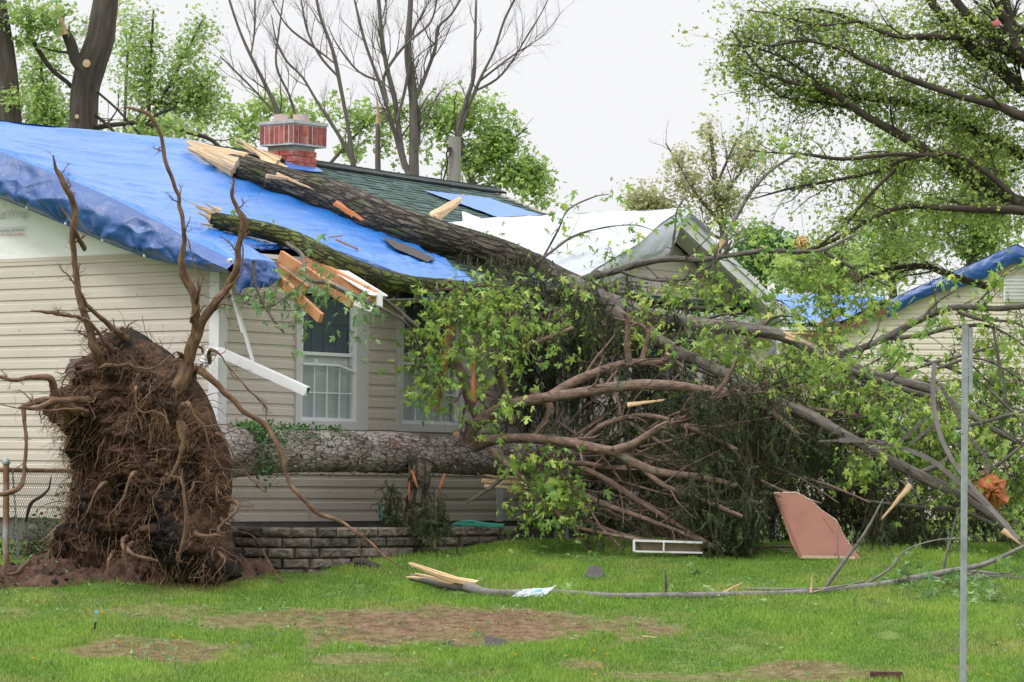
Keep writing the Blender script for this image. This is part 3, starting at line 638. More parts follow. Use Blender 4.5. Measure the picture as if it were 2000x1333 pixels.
siding(mb, H(0, sg0, 0), DF, -DL, TG-HS+.1, TG+HS-.12, 2.35, ZP-.1, lim=lambda z: (TG-(ZP-.14-z)/gs, TG+(ZP-.14-z)/gs))
mb.build('porch_gable', M['siding'], xr)
mb = MB(); a = HF(1228, 545, sg0)[0]; b_ = HF(1262, 545, sg0)[0]; mb.hbox(a-.05, a, sg0-.03, sg0-.014, 2.5, 2.93); mb.hbox(b_, b_+.06, sg0-.03, sg0-.014, 2.4, 2.93); mb.hbox(a, b_, sg0-.03, sg0-.014, 2.90, 2.94)
z = 2.5
while z < 2.89: mb.box(H((a+b_)/2, sg0-.024, z), DF, unit(DL*.7+ZZ), unit(ZZ*.7-DL), (b_-a)/2, .026, .004); z += .045
mb.build('louvre_vent', M['trim'], xr)
mb = MB(); mb.hbox(8.36, 8.46, -.60, -.50, -.02, 2.45); mb.build('porch_post', M['white'], house)
mb = MB(); mb.hbox(4.5, 4.6, -.60, -.50, -.02, 2.45); mb.build('porch_post', M['white'], house)
mb = MB(); mb.hbox(8.60, 8.64, .0, 7.4, .32, 2.8); siding(mb, H(8.64, 0, 0), DL, DF, 0, 7.4, 2.35, 4.1, lim=lambda z: ((z-RZ+.05)/RM, 2*RS-(z-RZ+.05)/RM)); mb.build('far_wall', M['siding'], house)

# chimney
def brick_wall(bm, mm, a, b, nr, z0, z1, depth=.09, bl=.20, bh=.057, g=.010, seed=0):
    """running-bond bricks on the face from a to b (world xy points)"""
    ax = unit(b-a); L_ = np.linalg.norm(b-a); z = z0; r = 0
    while z+bh <= z1+.012:
        u = -(bl/2 if r % 2 else 0)
        while u < L_-.01:
            u0, u1 = max(u, 0), min(u+bl-g, L_)
            if u1-u0 > .015: bm.box(a+ax*(u0+u1)/2+ZZ*(z-a[2]+bh/2)+nr*.0015*rs.randn(), ax, nr, ZZ, (u1-u0)/2, .010, bh/2, c=rs.rand())
            u += bl
        z += bh+g; r += 1
hc = HR(577, 330); ct, cs_ = hc[0]+.04, RS
CW, CD = .38, .385
cx0, cx1, cy0, cy1 = ct, ct+CW, RS-.28, RS-.28+CD
zc0, zc1 = 4.0, 4.36
chim = MB(); chim.hbox(cx0+.008, cx1-.008, cy0+.008, cy1-.008, zc0, zc1+.02)
chn = chim.build('chimney', M['mortar'], roof)
bm = MB()
brick_wall(bm, None, H(cx0, cy1, 0), H(cx0, cy0, 0), -DF, zc0, zc1); brick_wall(bm, None, H(cx0, cy0, 0), H(cx1, cy0, 0), -DL, zc0, zc1, seed=1); brick_wall(bm, None, H(cx1, cy0, 0), H(cx1, cy1, 0), DF, zc0, zc1, seed=1)
# soldier course cap
q = .055; zt0, zt1 = zc1+.03, zc1+.25; cx1 += .06
def soldiers(a, b, nr):
    ax = unit(b-a); L_ = np.linalg.norm(b-a); n_ = int(round(L_/.075)); st = L_/n_
    for i in range(n_): bm.box(a+ax*(i+.5)*st+ZZ*((zt0+zt1)/2)+nr*.002*rs.randn()-nr*.006, ax, nr, ZZ, st/2-.009, .012, (zt1-zt0)/2-.012, c=rs.rand())
soldiers(H(cx0-q, cy1+q, 0), H(cx0-q, cy0-q, 0), -DF); soldiers(H(cx0-q, cy0-q, 0), H(cx1+q, cy0-q, 0), -DL)
bm.build('brickwork', M['brick'], roof)
mb = MB(); mb.hbox(cx0-q, cx1+q, cy0-q, cy1+q, zt0-.012, zt1+.012); mb.hbox(cx0-q-.014, cx1+q+.014, cy0-q-.014, cy1+q+.014, zt1+.004, zt1+.04); mb.build('chimney_cap', M['capstone'], roof)
for i, (a, b_) in enumerate(((.12, .12), (.36, .3))):
    f2 = MB(); f2.tube([H(cx0+.02+a*.5, cy1-.02-b_, zt1+.03), H(cx0+.02+a*.5, cy1-.02-b_, zt1+.11)], [.095, .085], 16, cap=False, rag=.012); f2.tube([H(cx0+.02+a*.5, cy1-.02-b_, zt1+.11), H(cx0+.02+a*.5, cy1-.02-b_, zt1+.03)], [.070, .075], 16, cap=False)
    f2.build('flue', M['flue'], roof, smooth=False)

# ================================================================== TARPS
def mesh_surface(V, disp):                              # push a grid along its own normals
    du = np.gradient(V, axis=0); dv = np.gradient(V, axis=1); n_ = np.cross(du, dv); n_ = unit(n_)
    n_[n_[..., 2] < 0] *= -1
    return V+n_*disp[..., None]
edge = [HR(x, y) for x, y in ((925, 560), (868, 520), (790, 484), (700, 451), (610, 412), (544, 383), (480, 352), (445, 335), (405, 300), (388, 285))]
es = np.array([e[1] for e in edge]); et = np.array([e[0] for e in edge]); o_ = np.argsort(es); es, et = es[o_], et[o_]
low = [HG(x, y, -.32) for x, y in ((428, 536), (415, 531), (362, 522), (284, 502), (202, 471), (130, 439), (54, 408), (0, 386))]
lows = np.array([e[1] for e in low]); lowz = np.array([e[2] for e in low]); lows[0] = min(lows[0], -.45)
lows = np.append(lows, [3.7, 3.9]); lowz = np.append(lowz, [lowz[-1]+.30, lowz[-1]+.34])
S_ = np.linspace(-.52, RS, 230)
nd, nr_ = 46, 260
V = np.zeros((len(S_), nd+nr_, 3)); D = np.zeros((len(S_), nd+nr_))
for i, s_ in enumerate(S_):
    puff = .05+.05*math.sin(s_*1.5)*(s_ > 0)
    zt = zr(s_)+.03+puff*.8; zb = float(np.interp(s_, lows, lowz)); zb = min(zb, zt-.12)
    v_ = np.linspace(0, 1, nd); bulge = .05*np.sin(v_*math.pi)+.03*v_
    V[i, :nd] = Ha(-.33-bulge[::-1], s_+0*v_, zb+(zt-zb)*v_)
    te = float(np.interp(s_, es, et)); u_ = np.linspace(0, 1, nr_+1)[1:]; tt = -.33+(te+.33)*u_
    se = s_+(torn(tt)+.45)*.95*max(0, 1-(s_+.52)/1.3)
    V[i, nd:] = Ha(tt, se, zr(se)+.03+puff*.8*np.exp(-u_*6)+sag(tt, s_)+.012)
    # folds fan out from the grommets along the lower hem
    g_ = np.array([h[1] for h in low[2:]])
    yv = v_*.5; cr = 0*v_
    for gk, g0 in enumerate(g_):
        r_ = np.hypot(s_-g0, yv)+1e-4; ph = np.arctan2(yv, s_-g0); cr = cr+np.exp(-(r_/.30)**2)*np.minimum(1, r_/.05)*(np.abs(np.sin(ph*(3+gk % 2)+gk*1.3))-.3)*.045
    qd = np.stack([s_*1.25+v_*.55, v_*.75-s_*.35, 0*v_], -1)
    D[i, :nd] = (cr+.17*(.45-np.abs(fbm(qd, 2, 31)))+.055*(.4-np.abs(fbm(np.stack([s_*4+v_*2.2, v_*1.7-s_*2., 0*v_], -1), 2, 32))))*np.sin(np.clip(v_*.95+.03, 0, 1)*math.pi)**.4*sstep(0, .14, v_)
    qr = np.stack([tt*.55-s_*.25, s_*7+0*tt, 0*tt], -1)
    D[i, nd:] = (.030*fbm(qr, 4, 33)+.035*(.4-np.abs(fbm(np.stack([tt*.35+s_*.5, s_*3.2-tt*.5, 0*tt], -1), 2, 39)))+.040*np.abs(fbm(np.stack([tt*.9, s_*2.4+tt*.3, 0*tt], -1), 4, 34)))+.05*np.exp(-((s_+.2)/.35)**2)*np.abs(fbm(np.stack([tt*5, s_*3+0*tt, 0*tt], -1), 3, 35))
Vd = V.copy(); Vd[:, :nd] = V[:, :nd]-DF*D[:, :nd, None]; Vd[:, nd:] = mesh_surface(V[:, nd:], D[:, nd:])
mb = MB(); mb.grid(Vd[:, nd-1:]); mb.grid(Vd[:, :nd], mi=1)  # gable drape takes the darkened copy, though it is the same sheet
# over the ridge and down the back
bk = np.linspace(RS, RS+1.2, 20); tt = np.linspace(-.35, float(np.interp(RS, es, et)), 120); A_, B_ = np.meshgrid(tt, bk, indexing='ij')
mb.grid(Ha(A_, B_, zr(2*RS-B_)+.06+.02*fbm(np.stack([A_*2, B_*2, 0*A_], -1), 3, 36)))
# hem hanging over the front eave
r0_ = np.concatenate([Vd[0, nd-6:nd-1], Vd[0, nd:]]); tl = (r0_-C0)@DF; nh = 22; vv = np.linspace(0, 1, nh); Vh = np.zeros((len(r0_), nh, 3))
dr_ = np.interp(tl, [-.36, 0, .25, .5, .95, 1.6, 2.0, 2.4, 2.6, 3.2], [.30, .24, .12, .06, .05, .05, .10, .22, .10, .04])+.03*fbm(np.stack([tl*4, 0*tl, 0*tl], -1), 2, 37)
for j in range(nh):
    v_ = vv[j]; f_ = np.abs(fbm(np.stack([tl*7, 0*tl+v_*1.5, 0*tl], -1), 4, 38)); Vh[:, j] = r0_-ZZ*(dr_*v_)[:, None]-DL*((.03*v_+.10*f_*v_**.5)[:, None])+DF*(.04*f_*v_)[:, None]
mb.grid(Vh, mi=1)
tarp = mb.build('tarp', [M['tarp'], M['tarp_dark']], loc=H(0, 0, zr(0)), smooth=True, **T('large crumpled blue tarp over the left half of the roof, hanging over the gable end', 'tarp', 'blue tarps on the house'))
# grommets and eyelets along the hem
gm = MB()
for x, y in ((54, 406), (130, 437), (202, 469), (284, 500), (362, 520)):
    h = HG(x, y, -.375); c = H(*h); gm.tube([c, c-DF*.02], [.013, .012], 12)
h = HG(451, 509, -.45); c = H(*h); gm.tube([c, c-DF*.03], [.020, .018], 14); gm.tube([c-DF*.0301, c-DF*.033], [.011, .009], 12)
gm.build('eyelet', M['grommet'], tarp)
def roof_sheet(pts, name, mat, label, nu=60, nv=40, off=.035, seed=50, amp=.012, cat='tarp', group=None, fn=None, thick=True):
    a, b, c, d = [np.array(HR(x, y)) for x, y in pts]   # quad a b (top) c d (bottom right, bottom left)
    u = np.linspace(0, 1, nu)[:, None, None]; v = np.linspace(0, 1, nv)[None, :, None]
    q = (a*(1-u)+b*u)*(1-v)+(d*(1-u)+c*u)*v; s_ = q[..., 1]; q[..., 2] = zr(s_)+sag(q[..., 0], s_)+off
    ds = amp*(fbm(np.stack([q[..., 0]*3, q[..., 1]*1.2, 0*s_], -1), 4, seed)+1.0*np.abs(fbm(np.stack([q[..., 0]*1.2, q[..., 1]*5, 0*s_], -1), 4, seed+1)))
    W_ = Ha(q[..., 0], q[..., 1], q[..., 2]+ds); mb = MB(); mb.grid(W_)
    return mb.build(name, mat, smooth=True, **T(label, cat, group))
roof_sheet(((828, 370), (958, 382), (1075, 424), (984, 430)), 'tarp', M['tarp'], 'small blue tarp patch over green shingles just above the white tarp', group='blue tarps on the house')
roof_sheet(((555, 305), (575, 306), (632, 340), (560, 338)), 'tarp', M['tarp'], 'blue tarp scrap between the chimney and the big trunk', nu=20, nv=20, group='blue tarps on the house')
# white tarp over the cross gable
mb = MB(); uu = np.linspace(-.10, 1.9, 110); dd = np.linspace(SG-.10, 3.0, 130); U_, D_ = np.meshgrid(uu, dd, indexing='ij')
zz_ = ZP+.03-gs*np.abs(U_); D_ = SG-.10+(D_-SG+.10)/(3.1-SG)*(np.maximum((ZP-gs*np.abs(U_)-RZ)/RM, -.3)+np.interp(U_, [-.1, 0, .5, 1.06, 1.5, 1.9], [.25, .3, .5, 1.0, .7, .3])-SG+.1); mainz = zr(D_)+sag(TG-U_, D_)+.03; zz_ = np.maximum(zz_, mainz)
front = sstep(SG+.25, SG-.1, D_)
rip = .014*fbm(np.stack([U_*1.2, D_*5, 0*U_], -1), 4, 41)+.02*np.abs(fbm(np.stack([U_*3+D_, D_*1.2, 0*U_], -1), 4, 42))
zz_ = zz_+rip-.0*front
fade = np.clip((U_-1.55)/.35, 0, 1)*.06
mb.grid(Ha(TG-U_, D_+.05*front*np.sin(U_*5), zz_-fade))
# flap folded down over the rake
vv = np.linspace(0, 1, 26); uu2 = np.linspace(-.12, 1.95, 110); A_, B_ = np.meshgrid(uu2, vv, indexing='ij')
drop = np.interp(uu2, [-.12, .0, .35, .8, 1.3, 1.95], [.04, .08, .34, .27, .22, .12])[:, None]
mb.grid(Ha(TG-A_, SG-.10-.03*np.sin(B_*3.14)-.05*np.abs(fbm(np.stack([A_*4, B_*2, 0*A_], -1), 3, 44))*B_, ZP+.03-gs*np.abs(A_)-drop*B_))
# right side short return
uu3 = np.linspace(0, .55, 20); A_, B_ = np.meshgrid(uu3, dd, indexing='ij'); mb.grid(Ha(TG+A_, B_, ZP+.035-gs*A_+.01*fbm(np.stack([A_*3, B_*2, 0*A_], -1), 3, 47)))
mb.build('tarp', M['tarp_white'], loc=H(TG, SG, ZP), smooth=True, **T('white tarp draped over the porch gable roof', 'tarp'))
# torn shingle scrap lying on the big tarp
mb = MB(); c = H(*HR(678, 478, .10)); ax = unit(np.array((.9, .1, -.38))); ay = unit(np.cross(ZZ, ax)); 
mb.box(c, ax, ay, unit(np.cross(ax, ay)), .12, .03, .006); mb.box(c-ax*.12+ZZ*.03, unit(ax+ZZ*.5), ay, unit(np.cross(ax, ay)), .07, .03, .005)
mb.build('shingle_scrap', M['orangewood'], **T('torn reddish scrap lying on the blue tarp between two trunks', 'scrap'))
# torn dark roofing felt under the big trunk's lower edge
mb = MB(); pts = [(745, 462), (800, 480), (850, 505), (835, 512), (770, 485)]
mb.add([H(*HR(x, y, .09+.02*rs.rand())) for x, y in pts], [(0, 1, 2, 3, 4)]); mb.add([H(*HR(x, y, .065)) for x, y in pts], [(0, 1, 2, 3, 4)])
mb.build('roofing_felt', M['scrap'], **T('torn dark roofing felt under the big trunk on the roof', 'scrap'))

# ================================================================== broken rafters, downspout and trim
def W2(px, py, d): return P(px, py, d)
def rafter(a, b, da, db, h, wdt, label):
    t = MB(); A0 = W2(a[0], a[1], da); B0 = W2(b[0], b[1], db); ax = unit(B0-A0); side = unit(np.cross(ax, ZZ)); side = unit(side+.25*ZZ*0); u_ = np.cross(side, ax)
    t.box((A0+B0)/2, ax, side, u_, np.linalg.norm(B0-A0)/2, wdt/2, h/2)
    return t.build('broken_rafter', M['lumber'], **T(label, 'rafter', 'snapped roof rafters'))
rafter((490, 495), (627, 622), 33.2, 32.35, .088, .042, 'snapped wooden rafter hanging lowest, in front of the first window')
rafter((548, 500), (688, 592), 33.4, 32.7, .10, .042, 'middle snapped wooden rafter pointing at the top of the first window')
rafter((590, 505), (735, 580), 33.7, 32.9, .105, .05, 'snapped wooden rafter boxed in white trim, upper right of the three')
rafter((520, 505), (600, 566), 33.75, 33.3, .07, .04, 'short wooden rafter stub tucked behind the other snapped rafters')
mb = MB(); a = W2(640, 522, 33.6); b_ = W2(741, 578, 32.82); mb.beam(a+ZZ*.035, b_+ZZ*.0, .18, .012); 
c1, c2, c3, c4 = W2(741, 571, 32.8), W2(741, 602, 32.8), W2(735, 612, 32.82), W2(700, 598, 33.1)
mb.beam(c1, c2, .07, .012, upv=DF); mb.add([c4, c3, c3+DL*.05+ZZ*.004, c4+DL*.05+ZZ*.004], [(0, 1, 2, 3)])
e1, e2, e3 = W2(668, 580, 33.35), W2(738, 604, 32.86), W2(732, 613, 32.8); mb.add([e1, e2, e3, W2(690, 596, 33.1), e1+ZZ*.01, e2+ZZ*.01, e3+ZZ*.01], [(0, 1, 2, 3), (4, 5, 6), (0, 1, 5, 4), (1, 2, 6, 5)])
mb.build('soffit_scrap', M['white'], **T('bent white soffit and fascia piece wrapped round the upper rafter end', 'soffit'))
ds = thing('downspout', 'white downspout torn off and leaning out from the house corner to the right', 'downspout', W2(425, 690, 32.8))
mb = MB(); a = W2(428, 687, 32.75); b_ = W2(600, 765, 32.35); ax = unit(b_-a); 
for k in range(1): mb.beam(a, b_, .065, .085)
for k in (-.028, -.009, .009, .028): mb.beam(a+ZZ*k-np.array((0, .036, 0)), b_+ZZ*k-np.array((0, .036, 0)), .006, .008)
mb.build('pipe', M['white'], ds)
mb = MB(); mb.beam(b_-ax*.001, b_+ax*.003, .052, .07); mb.build('open_end', M['dark'], ds)
mb = MB(); pth = [W2(398, 712, 32.78), W2(402, 698, 32.77), W2(412, 688, 32.76), W2(430, 687, 32.75)]; q, r_ = spline(pth, [.04]*4, .010)
rr_ = .040+.005*np.cos(np.arange(len(q))*2.1); mb.tube(q, rr_, 14); mb.build('elbow', M['white'], ds)
mb = MB(); mb.beam(W2(452, 560, 32.75), W2(494, 706, 32.7), .012, .035, upv=DF); mb.beam(W2(449, 562, 32.76), W2(474, 650, 32.72), .02, .02, upv=DF)
mb.build('trim_strip', M['white'], **T('thin bent white trim strip hanging above the downspout', 'trim strip'))
# ================================================================== FALLEN SPRUCE
def LW(pts, d, dx=None):
    """picture polyline with widths -> world path and radii; d = depth or list"""
    n = len(pts); dd = np.interp(np.linspace(0, 1, n), np.linspace(0, 1, len(d)), d) if hasattr(d, '__len__') else [d]*n
    p = np.array([P(q[0], q[1], e) for q, e in zip(pts, dd)]); r = np.array([(q[2] if len(q) > 2 else np.nan) for q in pts], float)
    ok = ~np.isnan(r); r = np.interp(np.arange(n), np.arange(n)[ok], r[ok]); return p, r/2/F*np.array(dd)
SP0 = P(430, 884, 31.95)                                # where the trunk leaves the root plate
def spt(L, up_=0, out=0): return SP0+DF*L+ZZ*(up_)-DL*out
spruce = thing('fallen_spruce', 'uprooted spruce lying along the house front, huge soil and root plate at its left end', 'fallen tree', PG(300, 1120))
Ls = np.linspace(-.25, 13.5, 16); tp = np.array([spt(l, .03*math.sin(l*.8)-.02*l*(l > 5)*.4) for l in Ls]); tr_ = np.interp(Ls, [-.25, .3, 4, 6, 9, 13.5], [.24, .192, .182, .145, .10, .03])
mb = MB(); mb.tube(tp, tr_, 72, .03, amp=.014, nz=9, seed=2, lfreq=.9)
trunk = mb.build('trunk', M['bark_spruce'], spruce, smooth=True)
def flakes(mb, path, rad, n, sz, l0, l1):               # loose bark scales standing off the trunk
    for _ in range(n):
        l = l0+(l1-l0)*rs.rand(); a = rs.rand()*6.283; c = spt(l); r = float(np.interp(l, Ls, tr_)); nn = math.cos(a)*ZZ-math.sin(a)*DL; tt_ = math.sin(a)*ZZ+math.cos(a)*DL
        c = c+nn*(r+.006+.008*rs.rand()); s1, s2 = sz*(.5+rs.rand()), sz*(.4+.8*rs.rand()); n2 = unit(nn+rs.randn(3)*.3)
        ax = unit(DF-n2*(DF@n2)); ay = np.cross(n2, ax); k = 6; an = np.sort(rs.rand(k))*6.283
        mb.add([c+ax*s1*math.cos(q)*(.7+.4*rs.rand())+ay*s2*math.sin(q)*(.7+.4*rs.rand()) for q in an], [tuple(range(k))], c=rs.rand())
mb = MB(); flakes(mb, tp, tr_, 1100, .020, -.05, 6)
M['flake'] = nmat('bark scales', [(.13, .10, .09), (.27, .225, .21), (.40, .36, .34)], 12, rough=.9, bump=.5, bscale=60, var=.35)
mb.build('bark_scales', M['flake'], spruce, kind='stuff')
# cut branch stubs on the trunk
for x, y, r, dx, dy in ((897, 853, 10, -1, .6), (852, 886, 12, -1, -.2), (608, 862, 8, -1, .5), (640, 858, 7, -1, .6)):
    c = P(x, y, 32); L_ = ((x-430)/430)*3.3; h = P(x, y, float(spt((x-430)*.0079+.1)[1])-.16)
    mb = MB(); mb.tube([h+unit(np.array((.2, 1, 0)))*.10, h-np.array((.02, .06, -.02*dy))], [r/F*h[1]*1.1, r/F*h[1]], 14); st = mb.build('branch_stub', M['bark_spruce'], spruce)
    mb = MB(); e = h-np.array((.02, .06, -.02*dy)); mb.tube([e, e-np.array((.001, .004, 0))], [r/F*h[1]*.85]*2, 14); mb.build('cut_face', M['rawwood'], st)
# root plate
pn = -DF; pb = -DL                                       # plate faces down-left of the picture; pb = rightwards in it
def plate_uv(px, py, off=.0):
    o = SP0-DF*(.35+off); r = ray(px, py); t = ((o-CAM)@pn)/(r@pn); q = CAM+r*t-o; return np.array((q@pb, q[2]))
outline = [(212, 655), (255, 640), (300, 668), (345, 700), (385, 745), (405, 775), (425, 830), (452, 900), (452, 965), (445, 1010), (455, 1060), (475, 1125), (430, 1140), (330, 1148), (230, 1148), (160, 1140), (146, 1120),
           (138, 1060), (148, 1000), (156, 940), (160, 880), (152, 830), (132, 790), (150, 755), (185, 740), (205, 720), (200, 690)]
OU = np.array([plate_uv(*p) for p in outline]); cen = plate_uv(295, 910)
an = np.arctan2(OU[:, 1]-cen[1], OU[:, 0]-cen[0]); rr_ = np.hypot(*(OU-cen).T); o_ = np.argsort(an); an, rr_ = an[o_], rr_[o_]
na, nr2 = 420, 130
A_ = np.linspace(-math.pi, math.pi, na); Rm = np.interp(A_, np.r_[an[-1]-2*math.pi, an, an[0]+2*math.pi], np.r_[rr_[-1], rr_, rr_[0]])
u = np.linspace(0, 1, nr2)**.8
def plate(side):
    AA, UU = np.meshgrid(A_, u, indexing='ij'); RRr = Rm[:, None]*UU
    b_ = cen[0]+np.cos(AA)*RRr; z = cen[1]+np.sin(AA)*RRr
    q = np.stack([b_*2.2, z*2.2, 0*b_+side], -1); n1 = fbm(q, 4, 61); n2 = np.abs(fbm(q*3.3, 4, 62)); n3 = np.abs(fbm(q*9, 3, 63)); n4 = fbm(np.stack([b_*9, z*2.2, 0*b_], -1), 3, 64)
    dome = np.sqrt(np.clip(1-UU**3.2, 0, 1))
    if side == 0: h = dome*(.26+.55*n1+.28*n2+.10*n3+.09*n4)-.0
    else: h = -dome*(.03+.05*np.abs(n1)+.04*n2); b_ = b_-.10*UU*np.sign(np.cos(AA)).clip(0, 1)
    w_ = 1+UU*.05*n3
    base = SP0-DF*.35
    return base+b_[..., None]*w_[..., None]*pb+z[..., None]*ZZ+h[..., None]*pn
mb = MB(); PL = plate(0); mb.grid(PL); mb.grid(plate(1)); rp_ = mb.build('root_plate', M['soil'], spruce, smooth=False)
# soil clods stuck in it
mb = MB()
for i in range(500):
    a, b_ = rs.randint(na), int(nr2*math.sqrt(rs.rand()))-1; rock(mb, PL[a, max(b_, 0)], .006+.022*rs.rand()**3, i, sq=(1, 1, 1))
mb.build('soil_clods', M['dirt'], rp_, kind='stuff')
# roots
def root(path, d, nm='root', sub=5, seed=0):
    p, r = LW(path, d); i0 = P(path[0][0]+(295-path[0][0])*.16, path[0][1]+(880-path[0][1])*.10, p[0][1]+.40); p = np.vstack([i0, p[0]*.5+i0*.5+(p[0]-p[1])*.25, p[0]*1., p[1:]]); r = np.r_[r[0]*.9, r[0], r]*.56; r[-1] *= .35
    r = r*(1+.07*rs.randn(len(r)).clip(-1, 1.5)); p, r = spline(p, r, .03); p = p+.012*np.stack([vn(p*11, 201), vn(p*11, 202), vn(p*11, 203)], -1)+.02*np.stack([vn(p*3.5, 204), vn(p*3.5, 205), vn(p*3.5, 206)], -1)
    mb = MB(); mb.tube(p, r, 16, .02, amp=.010, nz=24, seed=seed)
    tips = []; q, r2 = spline(p, r, .05)
    if sub: grow(mb, q, r2, 2 if sub > 3 else 1, sub+2, .26, 1.0, tips, upb=-.05, r_ratio=.4, sides=5, k=5, wob=.15)
    return mb.build(nm, M['root'], spruce, smooth=True)
root([(190, 690, 30), (172, 640, 26), (150, 560, 21), (142, 490, 19), (142, 445, 20), (147, 420, 18), (135, 380, 17), (118, 340, 14), (106, 303, 11)], [31.6, 31.2], sub=12, seed=1)
root([(141, 442, 10), (128, 420, 8), (112, 395, 6), (103, 378, 4)], 31.3, sub=0)
root([(232, 650, 24), (205, 628, 20), (178, 605, 16), (165, 590, 12), (150, 560, 6)], [31.7, 31.3], sub=4)
root([(205, 668, 14), (165, 625, 13), (120, 612, 9), (90, 608, 7), (58, 606, 4)], [31.6, 31.0], sub=6)
root([(352, 755, 48), (365, 700, 34), (380, 640, 26), (378, 585, 24), (362, 530, 23), (358, 470, 17), (357, 415, 15), (345, 370, 14), (325, 320, 13), (313, 270, 13), (295, 228, 12), (262, 215, 9), (232, 213, 5)], [31.5, 31.1, 31.0], sub=6, seed=4)
root([(360, 740, 50), (372, 690, 40), (400, 620, 30), (440, 570, 22), (458, 530, 20), (466, 480, 17), (475, 440, 24), (462, 405, 14), (455, 375, 12), (460, 347, 9)], [31.5, 31.1, 31.0], sub=10, seed=5)
root([(390, 560, 9), (378, 520, 8), (372, 480, 6), (365, 465, 3)], 31.0, sub=3); root([(440, 575, 8), (468, 530, 7), (475, 500, 5), (470, 470, 3)], 31.0, sub=6)
root([(385, 600, 7), (392, 570, 7), (398, 540, 5), (412, 520, 3)], 31.0, sub=3)
root([(128, 808, 30), (110, 775, 24), (98, 740, 18), (60, 735, 12), (30, 740, 11), (0, 738, 9), (-25, 732, 7)], [31.7, 31.2], sub=4, seed=6)
root([(150, 800, 26), (100, 780, 18), (50, 790, 14), (45, 800, 14), (52, 850, 14), (52, 900, 14), (42, 950, 14), (15, 965, 13), (-20, 965, 12)], [31.6, 31.1], sub=4, seed=7)
root([(150, 780, 22), (105, 785, 24), (70, 795, 16), (35, 795, 8)], [31.5, 31.1], sub=6); root([(140, 800, 10), (70, 800, 6), (0, 792, 4)], 31.2, sub=5)
root([(395, 725, 24), (430, 760, 20), (480, 805, 17), (525, 838, 15), (548, 890, 14), (560, 935, 13), (590, 975, 12), (625, 1005, 11), (665, 1017, 11), (700, 1042, 10), (740, 1075, 9), (790, 1112, 6)], [31.45, 31.2, 31.2, 31.0], sub=4, seed=8)
root([(360, 870, 12), (350, 830, 14), (362, 850, 13), (345, 905, 10), (330, 935, 8), (318, 932, 4)], 30.95, sub=5, seed=9)
root([(335, 930, 8), (355, 940, 11), (365, 985, 14), (365, 1025, 14), (355, 1065, 13), (340, 1095, 9)], 30.95, sub=3, seed=10)
root([(255, 935, 12), (240, 970, 11), (225, 995, 9), (212, 1010, 5), (214, 1040, 3)], 30.95, sub=5)
root([(465, 992, 11), (440, 1020, 13), (430, 1040, 15), (442, 1050, 12)], 31.0, sub=6); root([(400, 1050, 12), (425, 1047, 12), (438, 1052, 10)], 30.95, sub=3)
root([(460, 1032, 5), (500, 1055, 5), (525, 1095, 5), (550, 1140, 4)], 31.0, sub=5); root([(255, 1080, 12), (285, 1087, 14), (305, 1095, 8)], 30.9, sub=3)
root([(430, 690, 8), (470, 745, 7), (515, 790, 4), (522, 812, 3)], 31.2, sub=8); root([(440, 860, 8), (480, 925, 6), (520, 965, 3)], 31.3, sub=6)
root([(265, 760, 9), (268, 800, 8), (300, 805, 8), (325, 820, 6), (335, 850, 3)], 30.9, sub=5); root([(370, 790, 14), (385, 820, 13), (400, 845, 9), (410, 880, 5)], 30.95, sub=8)
root([(10, 1120, 6), (14, 1085, 5), (12, 1070, 4)], 31.2, sub=1)
root([(395, 835, 8), (420, 830, 7), (455, 832, 5), (480, 838, 4)], 31.1, sub=3); root([(345, 690, 6), (300, 720, 9), (250, 710, 10), (205, 712, 8), (188, 722, 6)], 31.2, sub=10)
root([(440, 1095, 9), (430, 1115, 8), (410, 1135, 5)], 31, sub=4); root([(240, 1070, 9), (246, 1105, 8), (262, 1125, 5)], 30.95, sub=3); root([(212, 1100, 8), (205, 1130, 6), (215, 1050, 5)], 30.95, sub=3)
root([(190, 960, 9), (170, 1005, 8), (163, 1015, 5)], 31.05, sub=3)
for i in range(48):                                      # wandering medium roots across the face
    a, b_ = rs.randint(na), int(nr2*rs.rand()**.6); o0 = PL[a, b_]; d = unit(-ZZ*.5+rs.randn(3)*.8+pn*.6); l = .25+.45*rs.rand(); g = [o0-pn*.08, o0+pn*.0]
    for j in range(8): d = unit(d+rs.randn(3)*.42-ZZ*.12-pn*(.25 if j > 1 else -.1)); g.append(g[-1]+d*l/8)
    g = np.array(g); r0 = .004+.009*rs.rand()**2; rr9 = np.linspace(r0, r0*.3, 10); mb = MB(); mb.tube(g, rr9, 7, .02, amp=.002, nz=50, seed=i); grow(mb, g[2:], rr9[2:], 1, 3, .14, 1., [], upb=-.1, r_ratio=.6, sides=4, k=4, wob=.15); mb.build('root', M['root'], spruce, smooth=True)
mb = MB(); tips = []
for i in range(1900):                                   # small roots sprouting all over the plate
    a, b_ = rs.randint(na), min(nr2-1, int(nr2*rs.rand()**.45)); o0 = PL[a, b_]; rad = unit(o0-(SP0-DF*.35+cen[0]*pb+cen[1]*ZZ)); edge_ = b_/nr2
    d = unit(pn*(.75-.3*edge_)+rad*(.2+1.3*edge_)+rs.randn(3)*.75+ZZ*(-.35+.4*(edge_ > .85))); l = .05+.26*rs.rand()**1.6+(.12 if edge_ > .9 else 0)
    g = [o0-d*.03]
    for j in range(6): d = unit(d+rs.randn(3)*.33-ZZ*.16); g.append(g[-1]+d*l/6)
    r0 = .0012+.0045*rs.rand()**3; mb.tube(g, np.linspace(r0, r0*.3, 7), 4, cap=False, c=rs.rand())
    if rs.rand() < .5:
        k = rs.randint(2, 5); e = unit(rs.randn(3))*l*.5; mb.tube([g[k], g[k]+e*.5+rs.randn(3)*.01, g[k]+e-ZZ*.02], [r0*.6, r0*.4, r0*.2], 3, cap=False, c=rs.rand())
